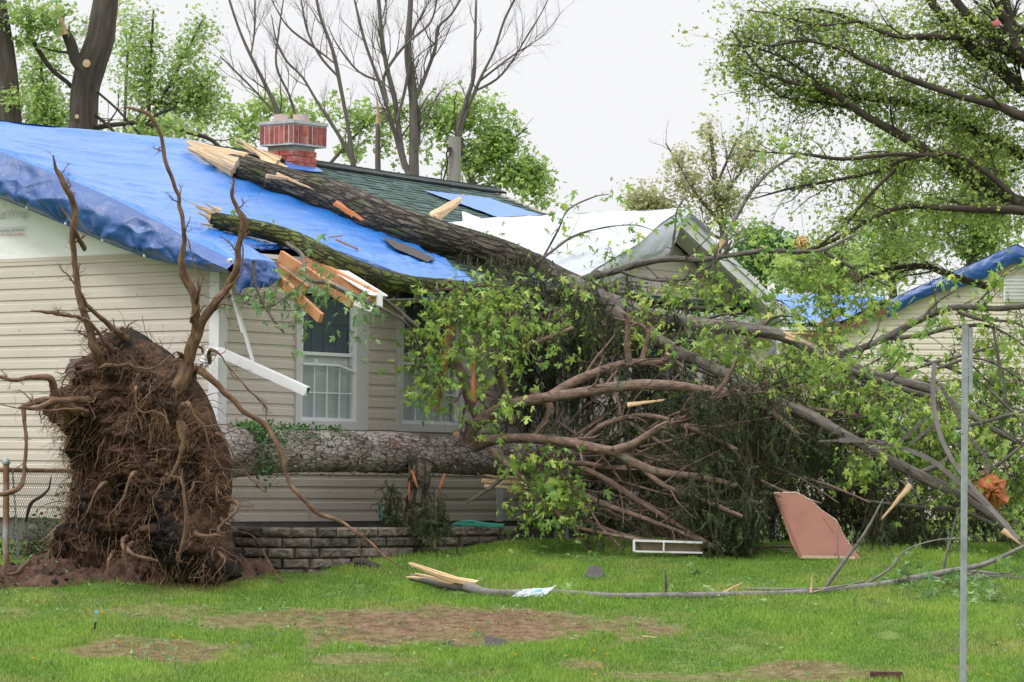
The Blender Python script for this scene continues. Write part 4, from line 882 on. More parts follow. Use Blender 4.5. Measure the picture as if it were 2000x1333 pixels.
for i in range(1700):                                   # hair roots hanging down the face
    a, b_ = rs.randint(na), min(nr2-1, int(nr2*rs.rand()**.5)); o0 = PL[a, b_]+pn*.01; g = [o0]; d = unit(-ZZ+rs.randn(3)*.45+pn*.15); l = .08+.3*rs.rand()
    for j in range(6): d = unit(d+rs.randn(3)*.28-ZZ*.12+pn*.03); g.append(g[-1]+d*l/6)
    mb.tube(g, .0009+.0018*rs.rand()**2, 3, cap=False, c=rs.rand())
mb.build('fine_roots', M['rootlet'], spruce, kind='stuff')
# ivy on the trunk beside the plate
mb = MB(); st = MB(); pos = []; out = []
for i in range(1500):
    u_ = rs.rand()**1.3; x = 455+190*u_; lim = 1-u_; a = -.9+1.9*rs.rand()**(1+u_*2)+(.9*lim*rs.rand())
    L_ = (x-430)*.0079+.02; r = .21+.05*rs.rand()+.05*(1-u_)*rs.rand(); nn = math.cos(a)*ZZ-math.sin(a)*DL; pos.append(spt(L_)+nn*r); out.append(nn*.8)
for i in range(500):
    a = .3+1.9*rs.rand(); L_ = .25+.35*rs.rand()**1.5; nn = math.cos(a)*ZZ-math.sin(a)*DL; pos.append(spt(L_)+nn*(.22+.03*rs.rand())-ZZ*(.2*rs.rand()*(a > 1.2))); out.append(nn)
leaves(mb, np.array(pos), .034, .1, LEAF_V, LEAF_F, np.array(out)); mb.build('ivy', M['leaf_ivy'], kind='stuff')

# --- spruce limbs: the ones the photograph shows, then many more round the stem
limbs = []
def limb(path, d, mat='limb_spruce', sub=8, seed=0, ln=.55, parent=None, up_=.1):
    p, r = LW(path, d); r = r*.84; mb = MB(); mb.tube(p, r, 14, .04, amp=.006, nz=30, seed=seed, rag=.0)
    q, r2 = spline(p, r, .1); tips = []
    if sub: grow(mb, q, r2, 2, sub, ln, .9, tips, upb=up_, r_ratio=.4, sides=5, k=5, start=.25, wob=.08)
    for _ in range(4+len(q)//3):                         # snapped side twigs
        i = rs.randint(1, len(q)-1); d = unit(rs.randn(3)+unit(q[i+1 if i+1 < len(q) else i]-q[i-1])*.6); l = .02+.12*rs.rand()**2; mb.tube([q[i], q[i]+d*l*.6, q[i]+d*l+rs.randn(3)*.006], [r2[i]*.45+.002, r2[i]*.3+.002, r2[i]*.2+.001], 5)
    limbs.append(q); mb.build('branch', M[mat], parent or spruce, smooth=True); return tips
Tp = []
Tp += limb([(915, 860, 34), (925, 835, 30), (960, 808, 27), (1000, 790, 25), (1060, 778, 24), (1110, 771, 24), (1200, 757, 24), (1260, 752, 23), (1330, 756, 21), (1400, 768, 18), (1470, 790, 14), (1530, 800, 10)], [34.35, 34.0, 33.8, 34.2], seed=1)
Tp += limb([(925, 872, 30), (960, 860, 24), (1000, 857, 20), (1060, 858, 22), (1110, 864, 22), (1170, 877, 22), (1205, 885, 22), (1250, 910, 20), (1300, 925, 19), (1370, 933, 16), (1440, 950, 12)], [34.35, 33.6, 33.5], seed=2)
Tp += limb([(1200, 880, 20), (1240, 866, 17), (1290, 835, 16), (1340, 818, 15), (1380, 790, 12), (1420, 740, 9), (1440, 700, 6)], [33.55, 33.4], seed=3)
Tp += limb([(1075, 775, 22), (1110, 752, 20), (1160, 730, 19), (1220, 712, 18), (1270, 708, 15), (1320, 706, 12)], [33.95, 34.4], seed=4)
Tp += limb([(1230, 712, 12), (1225, 680, 11), (1226, 640, 11), (1224, 618, 11), (1212, 609, 8)], [34.0, 33.9], sub=0)
Tp += limb([(1255, 700, 9), (1262, 670, 9), (1266, 650, 8), (1250, 635, 7), (1200, 622, 5)], [34.0, 34.0], sub=3)
Tp += limb([(1140, 860, 14), (1180, 830, 14), (1250, 812, 13), (1310, 822, 12), (1380, 850, 11), (1440, 880, 9)], [33.9, 33.6], seed=5)
Tp += limb([(1370, 760, 18), (1440, 770, 18), (1500, 800, 12), (1560, 850, 9)], [34.1, 33.9], seed=6)
Tp += limb([(1060, 940, 14), (1120, 960, 13), (1180, 985, 12), (1250, 1010, 11), (1330, 1040, 9), (1400, 1070, 7)], [34.2, 33.4], seed=7)
Tp += limb([(1050, 960, 12), (1110, 1000, 11), (1200, 1040, 10), (1290, 1060, 9), (1360, 1063, 7)], [34.3, 33.5], seed=8)
Tp += limb([(1100, 900, 13), (1170, 930, 12), (1250, 980, 12), (1330, 1030, 10), (1380, 1060, 8)], [34.2, 33.4], seed=9)
Tp += limb([(1240, 905, 14), (1300, 950, 13), (1380, 980, 11), (1450, 1010, 8)], [33.6, 33.3], seed=10)
Tp += limb([(1060, 910, 12), (1130, 905, 11), (1210, 915, 11), (1300, 900, 9), (1400, 905, 7)], [34.2, 33.8], seed=11)
Tp += limb([(960, 880, 16), (1010, 925, 9), (1070, 985, 8), (1130, 1030, 8), (1250, 1055, 7)], [34.0, 33.4], seed=12)
Tp += limb([(880, 700, 30), (905, 740, 22), (915, 780, 20), (935, 820, 22)], [35.0, 34.6], 'limb_spruce', 4, 13)
Tp += limb([(980, 690, 18), (985, 750, 16), (1000, 830, 18)], [35.2, 34.9], 'limb_spruce', 4, 14)
Tp += limb([(1040, 770, 24), (1075, 800, 18), (1040, 860, 16)], [35.2, 34.9], sub=3)
Tp += limb([(960, 700, 10), (1000, 690, 12), (1060, 665, 12), (1120, 640, 8)], [34.6, 34.4], sub=3)
Tp += limb([(1480, 770, 14), (1560, 760, 13), (1640, 760, 12), (1690, 790, 10), (1720, 830, 7)], [35, 35], sub=4)
Tp += limb([(1500, 790, 16), (1580, 800, 15), (1660, 810, 12), (1740, 818, 8)], [35.4, 35.4], sub=4)
Tp += limb([(1420, 840, 10), (1460, 800, 10), (1520, 760, 9), (1600, 745, 7), (1680, 780, 5)], [34.8, 34.8], sub=5)
for k in range(20):                                      # fan of thin straight limbs low in the crown
    x, y = 1000+340*rs.rand(), 800+170*rs.rand(); a = rs.uniform(-.6, .8); l = 160+280*rs.rand(); w_ = 3+6*rs.rand()**2; d0 = 34.6-.5*rs.rand(); pp = [(x, y, w_)]
    for j in range(4):
        a += rs.randn()*.16-.03; q = (pp[-1][0]+math.cos(a)*l/4, min(pp[-1][1]+math.sin(a)*l/4, 1068), w_*(1-.17*j)); pp.append(q)
    limb(pp, [d0, d0-.7], sub=3, seed=100+k, ln=.3)
for k in range(60):
    L_ = 4.0+8.8*rs.rand(); a = rs.rand()*6.283; o0 = spt(L_); nn = math.cos(a)*ZZ-math.sin(a)*DL
    ln = (1.9-.11*L_)*(.7+.5*rs.rand()); d = unit(nn*.75+DF*(.55+.3*rs.rand())+rs.randn(3)*.12); g = [o0]
    if o0[2]+d[2]*ln < .1: d[2] = max(d[2], (.1-o0[2])/ln); 
    if (g[0]+d*ln-C0)@DL > -.15: d = unit(d-DL*1.0)
    for j in range(7): d = unit(d+rs.randn(3)*.09+DF*.05+ZZ*.03); g.append(g[-1]+d*ln/7)
    g = np.array(g); g[:, 2] = np.maximum(g[:, 2], gz(g[:, 0], g[:, 1])+.02)
    mb = MB(); rads = np.linspace(.016, .004, 8)*(1.25-.05*L_)*(.6+.8*rs.rand()); mb.tube(g, rads, 8, .06); tips = []
    grow(mb, g, rads, 2, 6, .5, .9, tips, upb=.0, r_ratio=.42, sides=4, k=4, start=.25, wob=.09); Tp += tips; limbs.append(g)
    mb.build('branch', M['limb_spruce'], spruce, smooth=True)
# needles: one drooping spray template, placed all along the twigs and in hanging curtains
def spray_template(ln=.17, nn=120, wd=.0032, nl=.024):
    v = []; f = []
    k = 6; y = np.linspace(0, 1, k+1); c = np.stack([.03*np.sin(y*5), y*ln, -.06*y*y], -1)
    for i in range(k):
        b = len(v); w_ = .0016*(1-y[i]*.6); v += [c[i]+(w_, 0, 0), c[i]-(w_, 0, 0), c[i+1]]; f.append((b, b+1, b+2))
    for i in range(nn):
        u_ = rs.rand(); x = u_*k; j = min(int(x), k-1); q = x-j; p0 = c[j]*(1-q)+c[j+1]*q; a = rs.rand()*6.283
        d = unit(np.array((math.cos(a), .75, math.sin(a)))); e = p0+d*nl*(.7+.5*rs.rand()); s = unit(np.cross(d, rs.randn(3)))*wd; b = len(v); v += [p0-s, p0+s, e]; f.append((b, b+1, b+2))
    return np.array(v), np.array(f)
SPR = [spray_template() for _ in range(3)]
def needle_sprays(mb, pos, dirs, scl, c=None):
    for t in range(3):
        k = np.arange(len(pos)) % 3 == t
        if k.any(): mb.inst(*SPR[t], np.asarray(pos)[k], frames(np.asarray(dirs)[k], rs.randn(k.sum(), 3)+ZZ*1.2), np.asarray(scl)[k], None if c is None else np.asarray(c)[k])
pos, dr = [], []
for g in Tp:
    if len(pos) > 3600: break
    gx_ = 1000+F*g[0][0]/g[0][1]
    gy_ = 938-F*(g[0][2]-EYE)/g[0][1]
    if rs.rand() > (.14 if gx_ < 1330 or gy_ < 770 else .55): continue
    for j in range(3):
        u_ = rs.rand(); i = rs.randint(len(g)-1); pos.append(g[i]*(1-u_)+g[i+1]*u_); dr.append(unit(g[-1]-g[0])*.5+rs.randn(3)*.45-ZZ*.9)
def keep_clear(arr):                                     # nothing hangs in front of the board and the framed panel
    a = np.array(arr)-CAM; dd_ = a@fw; x = 1000+F*(a@rt)/dd_; y = 666.5-F*(a@up)/dd_; return ~(((x > 1225) & (x < 1372) & (y > 1036)) | ((x > 1500) & (x < 1695) & (y > 945)) & (a[:, 1] < 34.8))
kc = keep_clear(pos); pos = [q for q, k in zip(pos, kc) if k]; dr = [q for q, k in zip(dr, kc) if k]
mb = MB(); needle_sprays(mb, pos, dr, .7+.6*rs.rand(len(pos)))
mb.build('needle_sprays', M['needle'], spruce, kind='stuff')
cur = MB(); cst = MB(); cp, cdr, csc = [], [], []
def curtain(cx, cy, rx, ry, d, n, dd=.25, ln=.45, lean=0.):
    for _ in range(n):
        x, y = cx+rx*rs.uniform(-1, 1), cy+ry*rs.uniform(-1, 1)
        if ((x-cx)/rx)**2+((y-cy)/ry)**2 > 1.1 or (1485 < x < 1700 and y > 835 and d < 35.5): continue
        p0 = P(x, y, d+rs.randn()*dd); l = ln*(.5+.8*rs.rand()); dr_ = unit(-ZZ+rs.randn(3)*.28+np.array((lean, 0, 0)))
        zb = float(gz(p0[0], p0[1]))+.03
        if p0[2]-l < zb: l = max(.08, (p0[2]-zb)*.9)
        if p0[2] < zb: continue
        g = [p0]; m = 5
        for j in range(m): dr_ = unit(dr_+rs.randn(3)*.12-ZZ*.1); g.append(g[-1]+dr_*l/m)
        cst.tube(g, np.linspace(.004, .0015, m+1), 3, cap=False)
        for j in range(1+int(l*11)):
            i = rs.randint(m); u_ = rs.rand(); cp.append(g[i]*(1-u_)+g[i+1]*u_); cdr.append(unit(rs.randn(3)*.62-ZZ*.8+dr_*.4)); csc.append(.6+.55*rs.rand())
curtain(1450, 850, 95, 140, 33.9, 210, ln=.55); curtain(1440, 980, 60, 80, 33.6, 130, .12, .42); curtain(1340, 800, 70, 60, 34.7, 40, .2, .35); curtain(1600, 880, 90, 60, 34.3, 90, .2, .4); curtain(1180, 610, 60, 24, 34.9, 26, .1, .3); curtain(1330, 900, 110, 120, 35.6, 60, .3)
curtain(1560, 900, 110, 120, 34.6, 280, .4); curtain(1640, 1010, 120, 70, 34.4, 260, .4, .35); curtain(1760, 1040, 90, 45, 34.6, 130, .3, .3); curtain(1560, 1040, 60, 40, 34.0, 90, .3, .25)
curtain(1250, 610, 120, 40, 35.8, 110, .4); curtain(1100, 590, 90, 50, 35.8, 100, .4); curtain(1180, 700, 150, 90, 36.5, 150, .4); curtain(1010, 520, 70, 35, 35.9, 70, .2, .3)
curtain(930, 510, 50, 25, 36.2, 70, .15, .28); curtain(1190, 560, 60, 30, 36, 60, .2, .3); curtain(1060, 700, 90, 90, 36.3, 90, .3)
curtain(1350, 760, 140, 90, 36.5, 170, .5); curtain(1200, 900, 160, 110, 36.5, 170, .4); curtain(1480, 760, 160, 60, 36.4, 200, .5); curtain(1620, 820, 110, 60, 36.2, 160, .5)
curtain(762, 960, 18, 26, 33.35, 26, .04, .22); curtain(852, 985, 20, 42, 33.4, 40, .06, .28, .1); curtain(800, 1010, 34, 18, 33.45, 16, .06, .12)
curtain(1860, 1000, 150, 70, 35.6, 210, .4, .35); curtain(1700, 930, 110, 70, 35.8, 170, .4, .4); curtain(1600, 1000, 110, 80, 35.9, 160, .2, .4); curtain(1960, 900, 80, 120, 36.0, 100, .3, .4); curtain(1330, 1000, 100, 60, 35.4, 60, .3, .3)
curtain(1240, 1010, 110, 50, 35.9, 80, .3, .3)
kc = keep_clear(cp); cp = [q for q, k in zip(cp, kc) if k]; cdr = [q for q, k in zip(cdr, kc) if k]; csc = [q for q, k in zip(csc, kc) if k]
needle_sprays(cur, cp, cdr, csc); cur.build('hanging_foliage', M['needle'], spruce, kind='stuff'); cst.build('hanging_twigs', M['twig'], spruce, kind='stuff')
print('sprays', len(pos), len(cp))

# splintered stump of a smaller tree the spruce fell across
stp = thing('broken_stump', 'dark splintered stump under the fallen trunk, torn orange wood at its top', 'stump', W2(812, 1030, 33.7))
mb = MB(); mb.tube([W2(812, 1034, 33.7), W2(815, 990, 33.7), W2(820, 930, 33.7), W2(822, 905, 33.75)], [.12, .085, .07, .08], 24, .03, amp=.05, nz=16, seed=3); mb.build('trunk', M['bark_maple'], stp)
mb = MB()
for a, b_, w_ in (((798, 975), (799, 945), .010), ((812, 945), (806, 925), .016), ((858, 980), (868, 928), .014)):
    p0, p1 = W2(*a, 33.5), W2(*b_, 33.5); mb = MB(); mb.tube([p0, (p0+p1)/2+rs.randn(3)*.01, p1], [w_*.3, w_, w_*.6], 7, rag=.02); mb.build('torn_wood', M['orangewood'], stp)

# ================================================================== FALLEN MAPLE
def RP(px, py, wpx, lift=0.):                            # point resting on the front roof slope
    r = wpx/2/F*37.6; h = HR(px, py, r+.05+lift); return H(*h), r
maple = thing('fallen_maple', 'large maple lying across the roof, trunk snapped near the chimney, leafy crown at right', 'fallen tree', PG(1990, 1100))
tr = [RP(x, y, w_) for x, y, w_ in ((452, 318, 44), (484, 332, 52), (540, 350, 56), (620, 376, 58), (700, 406, 60), (770, 434, 61), (840, 457, 61), (900, 474, 58), (960, 492, 52))]
p = [q[0] for q in tr]; r = [q[1] for q in tr]
for x, y, w_, d in ((1040, 522, 48, 37.1), (1090, 548, 46, 36.7), (1150, 573, 42, 36.2)): p.append(P(x, y, d)); r.append(w_/2/F*d)
mb = MB(); mb.tube(p, r, 80, .03, amp=.024, nz=15, seed=5, lfreq=.22); mb.build('trunk', M['bark_maple'], maple, smooth=True)
mtw, mlf = MB(), MB()
def mlimb(path, d, seed=0, mat='bark_limb', sub=0, ln=.5, amp=.008, parent=None, up_=.1, lv=1, build=True, leafy=0., name='branch', rr=.35, wk=1.):
    pth, r = LW(path, d); r = r*wk*(.70 if r.max() > .02 else .8); mb = MB(); mb.tube(pth, r, 18 if r.max() > .03 else 10, .04, amp=amp, nz=26, seed=seed, lfreq=.25)
    q, r2 = spline(pth, r, .1); tips = []
    if sub: grow(mb, q, r2, lv, sub, ln, .95, tips, upb=up_, r_ratio=rr, sides=5, k=5, start=.15, wob=.09)
    for _ in range(3+len(q)//4): i = rs.randint(1, len(q)-1); dq = unit(rs.randn(3)); l = .02+.10*rs.rand()**2; mb.tube([q[i], q[i]+dq*l*.6, q[i]+dq*l], [r2[i]*.4+.002, r2[i]*.28+.002, r2[i]*.15+.001], 5)
    mb.build(name, M[mat], parent or maple, smooth=True)
    if leafy:
        for t in tips:
            if rs.rand() < leafy:
                for j in range(2): leaves(mlf, t[-1]+rs.randn(5, 3)*.07, .09, .6)
    return q
U1 = mlimb([(1110, 556, 60), (1160, 580, 60), (1220, 602, 54), (1280, 622, 48), (1380, 636, 42), (1460, 643, 38), (1530, 657, 35), (1600, 688, 32), (1680, 722, 30), (1760, 746, 26), (1820, 762, 22), (1880, 800, 18), (1960, 850, 12), (2030, 880, 8)], [36.1, 35.3, 34.8, 34.6, 34.3], 11, 'bark_limb', 10, .7, .014, wk=.95, leafy=.6)
U2 = mlimb([(1590, 690, 16), (1650, 720, 16), (1720, 745, 14), (1790, 768, 12), (1850, 778, 9)], [34.75, 34.5], 12, sub=4, leafy=.5)
L2 = mlimb([(1190, 600, 50), (1260, 650, 42), (1330, 690, 38), (1400, 722, 36), (1500, 778, 34), (1580, 812, 34), (1650, 850, 33), (1730, 895, 30), (1800, 932, 28), (1870, 965, 26), (1935, 1008, 24), (1985, 1055, 18), (2020, 1080, 12)], [35.7, 34.5, 33.9, 33.6, 33.3], 13, 'bark_limb', 10, .6, .014, wk=.92, leafy=.5)
L3 = mlimb([(1120, 552, 30), (1160, 540, 28), (1210, 527, 24), (1260, 513, 22), (1310, 506, 20), (1370, 508, 18), (1420, 500, 14), (1500, 490, 13), (1560, 492, 12), (1610, 488, 11), (1650, 468, 9), (1700, 445, 6)], [36.3, 36.0, 36.0, 36.5], 14, wk=.78, sub=16, ln=.55, leafy=.7)
mlimb([(1610, 492, 8), (1640, 510, 8), (1680, 530, 7), (1740, 560, 5)], [36.4, 36.4], 15, sub=6, leafy=.8); mlimb([(1280, 545, 7), (1340, 545, 8), (1370, 530, 8), (1410, 500, 7), (1430, 470, 4)], 36, 16, sub=3, leafy=.4)
mlimb([(1215, 532, 8), (1260, 545, 8), (1310, 548, 9), (1370, 540, 6)], [35.9, 35.9], 17, sub=3)
L4 = mlimb([(1640, 692, 14), (1690, 678, 16), (1740, 655, 18), (1790, 628, 18), (1840, 607, 16), (1880, 600, 15), (1950, 603, 13), (2020, 596, 10)], [35.9, 35.9, 35.5], 18, sub=14, ln=.5, leafy=.5)
mlimb([(1735, 662, 10), (1800, 655, 10), (1850, 642, 9), (1920, 636, 8), (1970, 655, 6), (2020, 690, 4)], [35.9, 35.5], 19, sub=6, leafy=.6)
mlimb([(1870, 610, 9), (1920, 625, 8), (1980, 630, 7), (2030, 660, 5)], 35.6, 20, sub=6, leafy=.5); mlimb([(1800, 625, 7), (1830, 590, 6), (1870, 565, 4)], 35.6, 20, sub=3, leafy=.6)
mlimb([(1905, 595, 6), (1950, 550, 6), (1985, 520, 4)], 35.5, 21, sub=5, leafy=.5)
mlimb([(1740, 735, 10), (1800, 715, 9), (1860, 700, 8), (1930, 680, 7), (2010, 660, 5)], 35.4, 22, sub=6, leafy=.6); mlimb([(1450, 690, 10), (1470, 660, 9), (1507, 614, 9)], 35.2, 23)
mlimb([(1390, 545, 7), (1396, 500, 6), (1412, 470, 8), (1404, 495, 8)], 35.9, 24)
mlimb([(1385, 500, 9), (1410, 470, 9), (1440, 420, 10), (1470, 370, 8), (1510, 330, 6), (1560, 300, 4)], [36.2, 37.5], 24, sub=9, ln=.6, leafy=.25)
mlimb([(1345, 615, 9), (1335, 590, 8), (1345, 572, 8)], 36, 25); mlimb([(1340, 602, 10), (1400, 605, 9), (1450, 622, 6)], 36, 26, sub=3, leafy=.5)
mlimb([(1000, 560, 8), (1040, 520, 7), (1080, 490, 6), (1120, 462, 5), (1180, 445, 4), (1240, 440, 3), (1275, 450, 2)], [36.8, 37], 27, sub=12, ln=.35, up_=-.1, leafy=.35)
mlimb([(1060, 505, 6), (1090, 450, 5), (1110, 410, 4), (1160, 385, 3), (1190, 380, 2)], [36.9, 36.9], 28, sub=4, ln=.3, leafy=.5)
mlimb([(1310, 505, 6), (1318, 450, 5), (1322, 410, 4), (1340, 385, 3)], 36.0, 29, sub=3, ln=.3, leafy=.6)
mlimb([(1030, 560, 16), (1080, 572, 20), (1130, 580, 16)], 36.0, 30); mlimb([(1890, 860, 12), (1840, 905, 14), (1790, 930, 14), (1750, 985, 10)], [34.0, 33.6], 31, 'bark_limb', 5, .4)
mlimb([(1290, 700, 12), (1350, 718, 12), (1400, 735, 10), (1440, 720, 7)], 35, 32, sub=3); mlimb([(1570, 840, 8), (1660, 850, 9), (1730, 820, 8), (1800, 790, 6)], 34.8, 33, sub=6, leafy=.5)
mlimb([(1720, 880, 6), (1800, 850, 9), (1900, 830, 8), (2010, 800, 6)], 34.3, 34, sub=8, leafy=.5); mlimb([(1830, 720, 8), (1900, 700, 7), (1960, 720, 6), (2020, 760, 5)], 35.0, 35, sub=8, leafy=.6)
mlimb([(1900, 940, 10), (1960, 900, 8), (2020, 850, 7)], 34, 36, sub=6, leafy=.5); mlimb([(1860, 870, 9), (1930, 890, 10), (2020, 900, 8)], 34.2, 37, sub=6, leafy=.5); mlimb([(1940, 640, 7), (1960, 760, 8), (1990, 900, 9), (2005, 1000, 8)], 34.9, 38, sub=10, leafy=.5)
mlimb([(1700, 980, 6), (1790, 990, 8), (1880, 1000, 10), (1990, 1050, 8)], 33.8, 38, sub=8, leafy=.5)
for k in range(24):                                     # tangle of limbs at the right edge
    x, y = 1560+420*rs.rand(), 700+330*rs.rand(); a = rs.uniform(-.9, .6); l = 110+150*rs.rand(); d = 34.2+1.4*rs.rand()
    pp = [(x, y, 5)]
    for j in range(4): a += rs.randn()*.22; pp.append((pp[-1][0]+math.cos(a)*l/4, pp[-1][1]-math.sin(a)*l/4, 5-j))
    mlimb(pp, d, 50+k, 'bark_limb', 6, .4, .004, leafy=.55)
# splintered end of the trunk near the chimney
def shard(mb, a, b_, w0, w1, th=.35, n=7, jag=.02):
    a, b_ = np.asarray(a), np.asarray(b_); ax = unit(b_-a); vw = unit(b_-CAM); sd = unit(np.cross(ax, vw)); nn = np.cross(sd, ax); L_ = np.linalg.norm(b_-a); u_ = np.linspace(0, 1, n); k = 13
    V = []; q = 1+.28*rs.randn(k).clip(-1.5, 1.5)
    for i, t in enumerate(u_):
        w_ = w0*(1-t)+w1*t; c = a+ax*L_*t+sd*rs.randn()*jag*.12; h = np.linspace(0, 2*math.pi, k, endpoint=False)
        V.append([c+sd*math.cos(x)*w_*q[j]+nn*math.sin(x)*w_*th*q[j]+ax*(abs(rs.randn())*(jag*2+w1*1.2) if i == n-1 else 0) for j, x in enumerate(h)])
    V = np.array(V); tcx = np.stack([np.repeat(np.cos(np.arange(k))[None]*w0, n, 0), np.repeat(np.sin(np.arange(k))[None]*w0, n, 0), np.repeat((u_*L_)[:, None], k, 1)], -1).reshape(-1, 3)
    i = np.arange(n-1)[:, None]*k; j = np.arange(k)[None]; f = np.stack([i+j, i+(j+1) % k, i+k+(j+1) % k, i+k+j], -1).reshape(-1, 4)
    mb.add(V.reshape(-1, 3), f, tcx); mb.add(V[0], [tuple(range(k))[::-1]], tcx[:k]); mb.add(V[-1], [tuple(range(k))], tcx[-k:])
def rpt(x, y, lift=0.): return H(*HR(x, y, lift))
SH = [(472, 326, .20, 380, 288, .16, .125, .05), (455, 308, .22, 374, 281, .18, .045, .010), (456, 334, .15, 395, 303, .14, .06, .02), (463, 320, .27, 402, 294, .24, .05, .006), (545, 318, .22, 462, 272, .26, .04, .006), (540, 322, .22, 487, 292, .26, .056, .006), (560, 330, .22, 470, 285, .26, .024, .006),
      (520, 322, .22, 455, 295, .26, .032, .006), (530, 330, .22, 505, 303, .26, .056, .006), (548, 312, .22, 500, 290, .26, .032, .006), (535, 322, .24, 480, 283, .29, .02, .004), (520, 345, .37, 580, 352, .35, .025, .006), (540, 340, .37, 600, 365, .35, .016, .006)]
for a_ in SH: mb = MB(); shard(mb, rpt(*a_[:3]), rpt(*a_[3:6]), a_[6], a_[7], .5, 9, .02); mb.build('splinter', M['rawwood'], maple)

mb = MB(); shard(mb, rpt(845, 426, .30), rpt(898, 389, .42), .055, .02, .5); shard(mb, rpt(850, 424, .32), rpt(905, 380, .42), .02, .003, .5); shard(mb, rpt(840, 426, .30), rpt(890, 402, .42), .04, .012, .4); mb.build('torn_limb_stub', M['rawwood'], maple)
mb = MB(); shard(mb, rpt(655, 396, .335), rpt(705, 428, .31), .028, .012, .25); shard(mb, rpt(690, 422, .30), rpt(660, 404, .33), .02, .01, .3); mb.build('bark_wound', M['orangewood'], maple)
for a, b_, w_, d in (((1535, 655), (1570, 668), .04, 34.6), ((1530, 650), (1562, 652), .02, 34.6), ((1015, 566), (1045, 575), .03, 35.9), ((1780, 948), (1735, 1000), .035, 33.5), ((1885, 870), (1930, 855), .02, 33.9), ((1958, 1036), (1985, 1057), .03, 33.2), ((1507, 613), (1500, 624), .03, 35.2), ((1412, 468), (1405, 488), .035, 35.95),
                  ((1300, 690), (1330, 712), .02, 34.6), ((1225, 792), (1290, 783), .025, 33.7), ((970, 490), (1000, 482), .05, 37.2)):
    mb = MB(); shard(mb, P(*a, d-.06), P(*b_, d-.06), w_*.8, w_*.25, .5); mb.build('splinter', M['rawwood'], maple)

# --- mossy limb B lying on the tarp
moss = thing('mossy_limb', 'moss green broken limb lying on the blue tarp above the first window', 'fallen limb', H(*HR(640, 500)))
pb_ = []; rb = []
for x, y, w_ in ((410, 428, 28), (450, 437, 31), (520, 452, 33), (580, 472, 35), (640, 502, 36), (700, 530, 36), (750, 546, 35)):
    h = HR(x, y, w_/2/F*34+.08); h = h if h[1] > -.6 else HF(x, y, -.6); pb_.append(H(*h)); rb.append(w_/2/F*34)
for x, y, w_, d in ((810, 556, 33, 34.35), (870, 561, 30, 34.7), (930, 568, 24, 35.1), (1000, 585, 20, 35.6)): pb_.append(P(x, y, d)); rb.append(w_/2/F*d)
mb = MB(); mb.tube(pb_, rb, 56, .025, amp=.013, nz=20, seed=8, lfreq=.25); mb.build('limb', M['bark_moss'], moss, smooth=True)
mb = MB(); e0 = pb_[0]
for a, b_, w_ in (((420, 415), (364, 393), .015), ((418, 418), (392, 408), .035), ((415, 428), (398, 420), .045), ((415, 440), (404, 438), .035), ((430, 412), (412, 404), .03)): mb = MB(); shard(mb, P(*a, e0[1]-.02), P(*b_, e0[1]-.05), w_*.9, w_*.2, .6); mb.build('splinter', M['rawwood'], moss)
q = mlimb([(560, 475, 6), (590, 500, 7), (600, 545, 6), (640, 555, 7), (700, 585, 7), (760, 610, 8), (800, 640, 7), (830, 700, 4)], [33.2, 32.5, 32.6, 33.4], 40, parent=moss, sub=5, ln=.3)
mlimb([(600, 545, 4), (560, 580, 3), (520, 600, 3), (470, 590, 2)], [32.5, 32.4], 41, parent=moss, sub=6, ln=.2); mlimb([(495, 510, 4), (500, 560, 3), (530, 620, 3), (555, 650, 2)], 32.4, 42, parent=moss, sub=4, ln=.2)
mlimb([(720, 565, 7), (770, 600, 9), (815, 640, 7)], [33.2, 33.6], 43, parent=moss)
tw2, lf2 = MB(), MB()
for c, rx, ry, n_ in (((620, 590), .22, .16, 9), ((690, 600), .14, .1, 5), ((500, 600), .14, .2, 5), ((545, 560), .15, .12, 5), ((570, 640), .1, .12, 4), ((600, 545), .1, .1, 4), ((715, 660), .03, .22, 3), ((470, 580), .08, .2, 3), ((430, 520), .05, .05, 1), ((500, 395), .04, .04, 1), ((615, 488), .05, .05, 1)):
    e = P(*c, 32.45); an_ = P(c[0]+30, c[1]-40, 32.6); sprays(tw2, lf2, an_, e, np.array((rx, .15, ry)), n_, .085, 4, .003, .05, cl=.045)
tw2.build('twigs', M['twig'], moss, kind='stuff'); lf2.build('foliage', M['leaf_wilt'], moss, kind='stuff')

# --- maple foliage
def cloud(cx, cy, rx, ry, d, n, an=None, per=4.2, size=.083, dd=.35, droop=.7):
    k = d/F; e = P(cx, cy, d); a = [P(x, y, dq) for x, y, dq in an] if an else [P(cx, cy-ry*.6, d+.1)]
    sprays(mtw, mlf, np.array(a), e, np.array((rx*k, dd, ry*k)), max(2, int(n*.7)), size, per, .005, .1, droop)
A1 = [(960, 560, 34.9), (1010, 600, 34.8), (900, 560, 34.6)]
cloud(900, 640, 90, 70, 34.2, 50, A1); cloud(990, 570, 70, 50, 34.5, 34, A1); cloud(860, 720, 55, 70, 34.0, 34, [(880, 640, 34.2)]); cloud(980, 690, 75, 70, 34.0, 46, [(1000, 610, 34.4)]); cloud(850, 790, 45, 50, 33.9, 26, [(860, 720, 34)])
cloud(1030, 620, 45, 50, 34.3, 22, A1); cloud(840, 600, 40, 40, 34.1, 14, A1); cloud(920, 760, 40, 40, 33.9, 10, [(930, 700, 34)])
A2 = [(1040, 890, 34.0), (1090, 900, 33.9)]
cloud(1060, 980, 50, 50, 33.7, 26, A2); cloud(1120, 1030, 45, 45, 33.5, 26, A2); cloud(1040, 1030, 35, 35, 33.6, 14, A2); cloud(1010, 900, 40, 20, 33.6, 12, A2); cloud(1100, 930, 50, 40, 33.7, 16, A2); cloud(960, 830, 40, 12, 33.7, 6)
cloud(910, 480, 60, 25, 36.3, 9, None, 4); cloud(850, 480, 20, 25, 36.8, 4, None, 4)
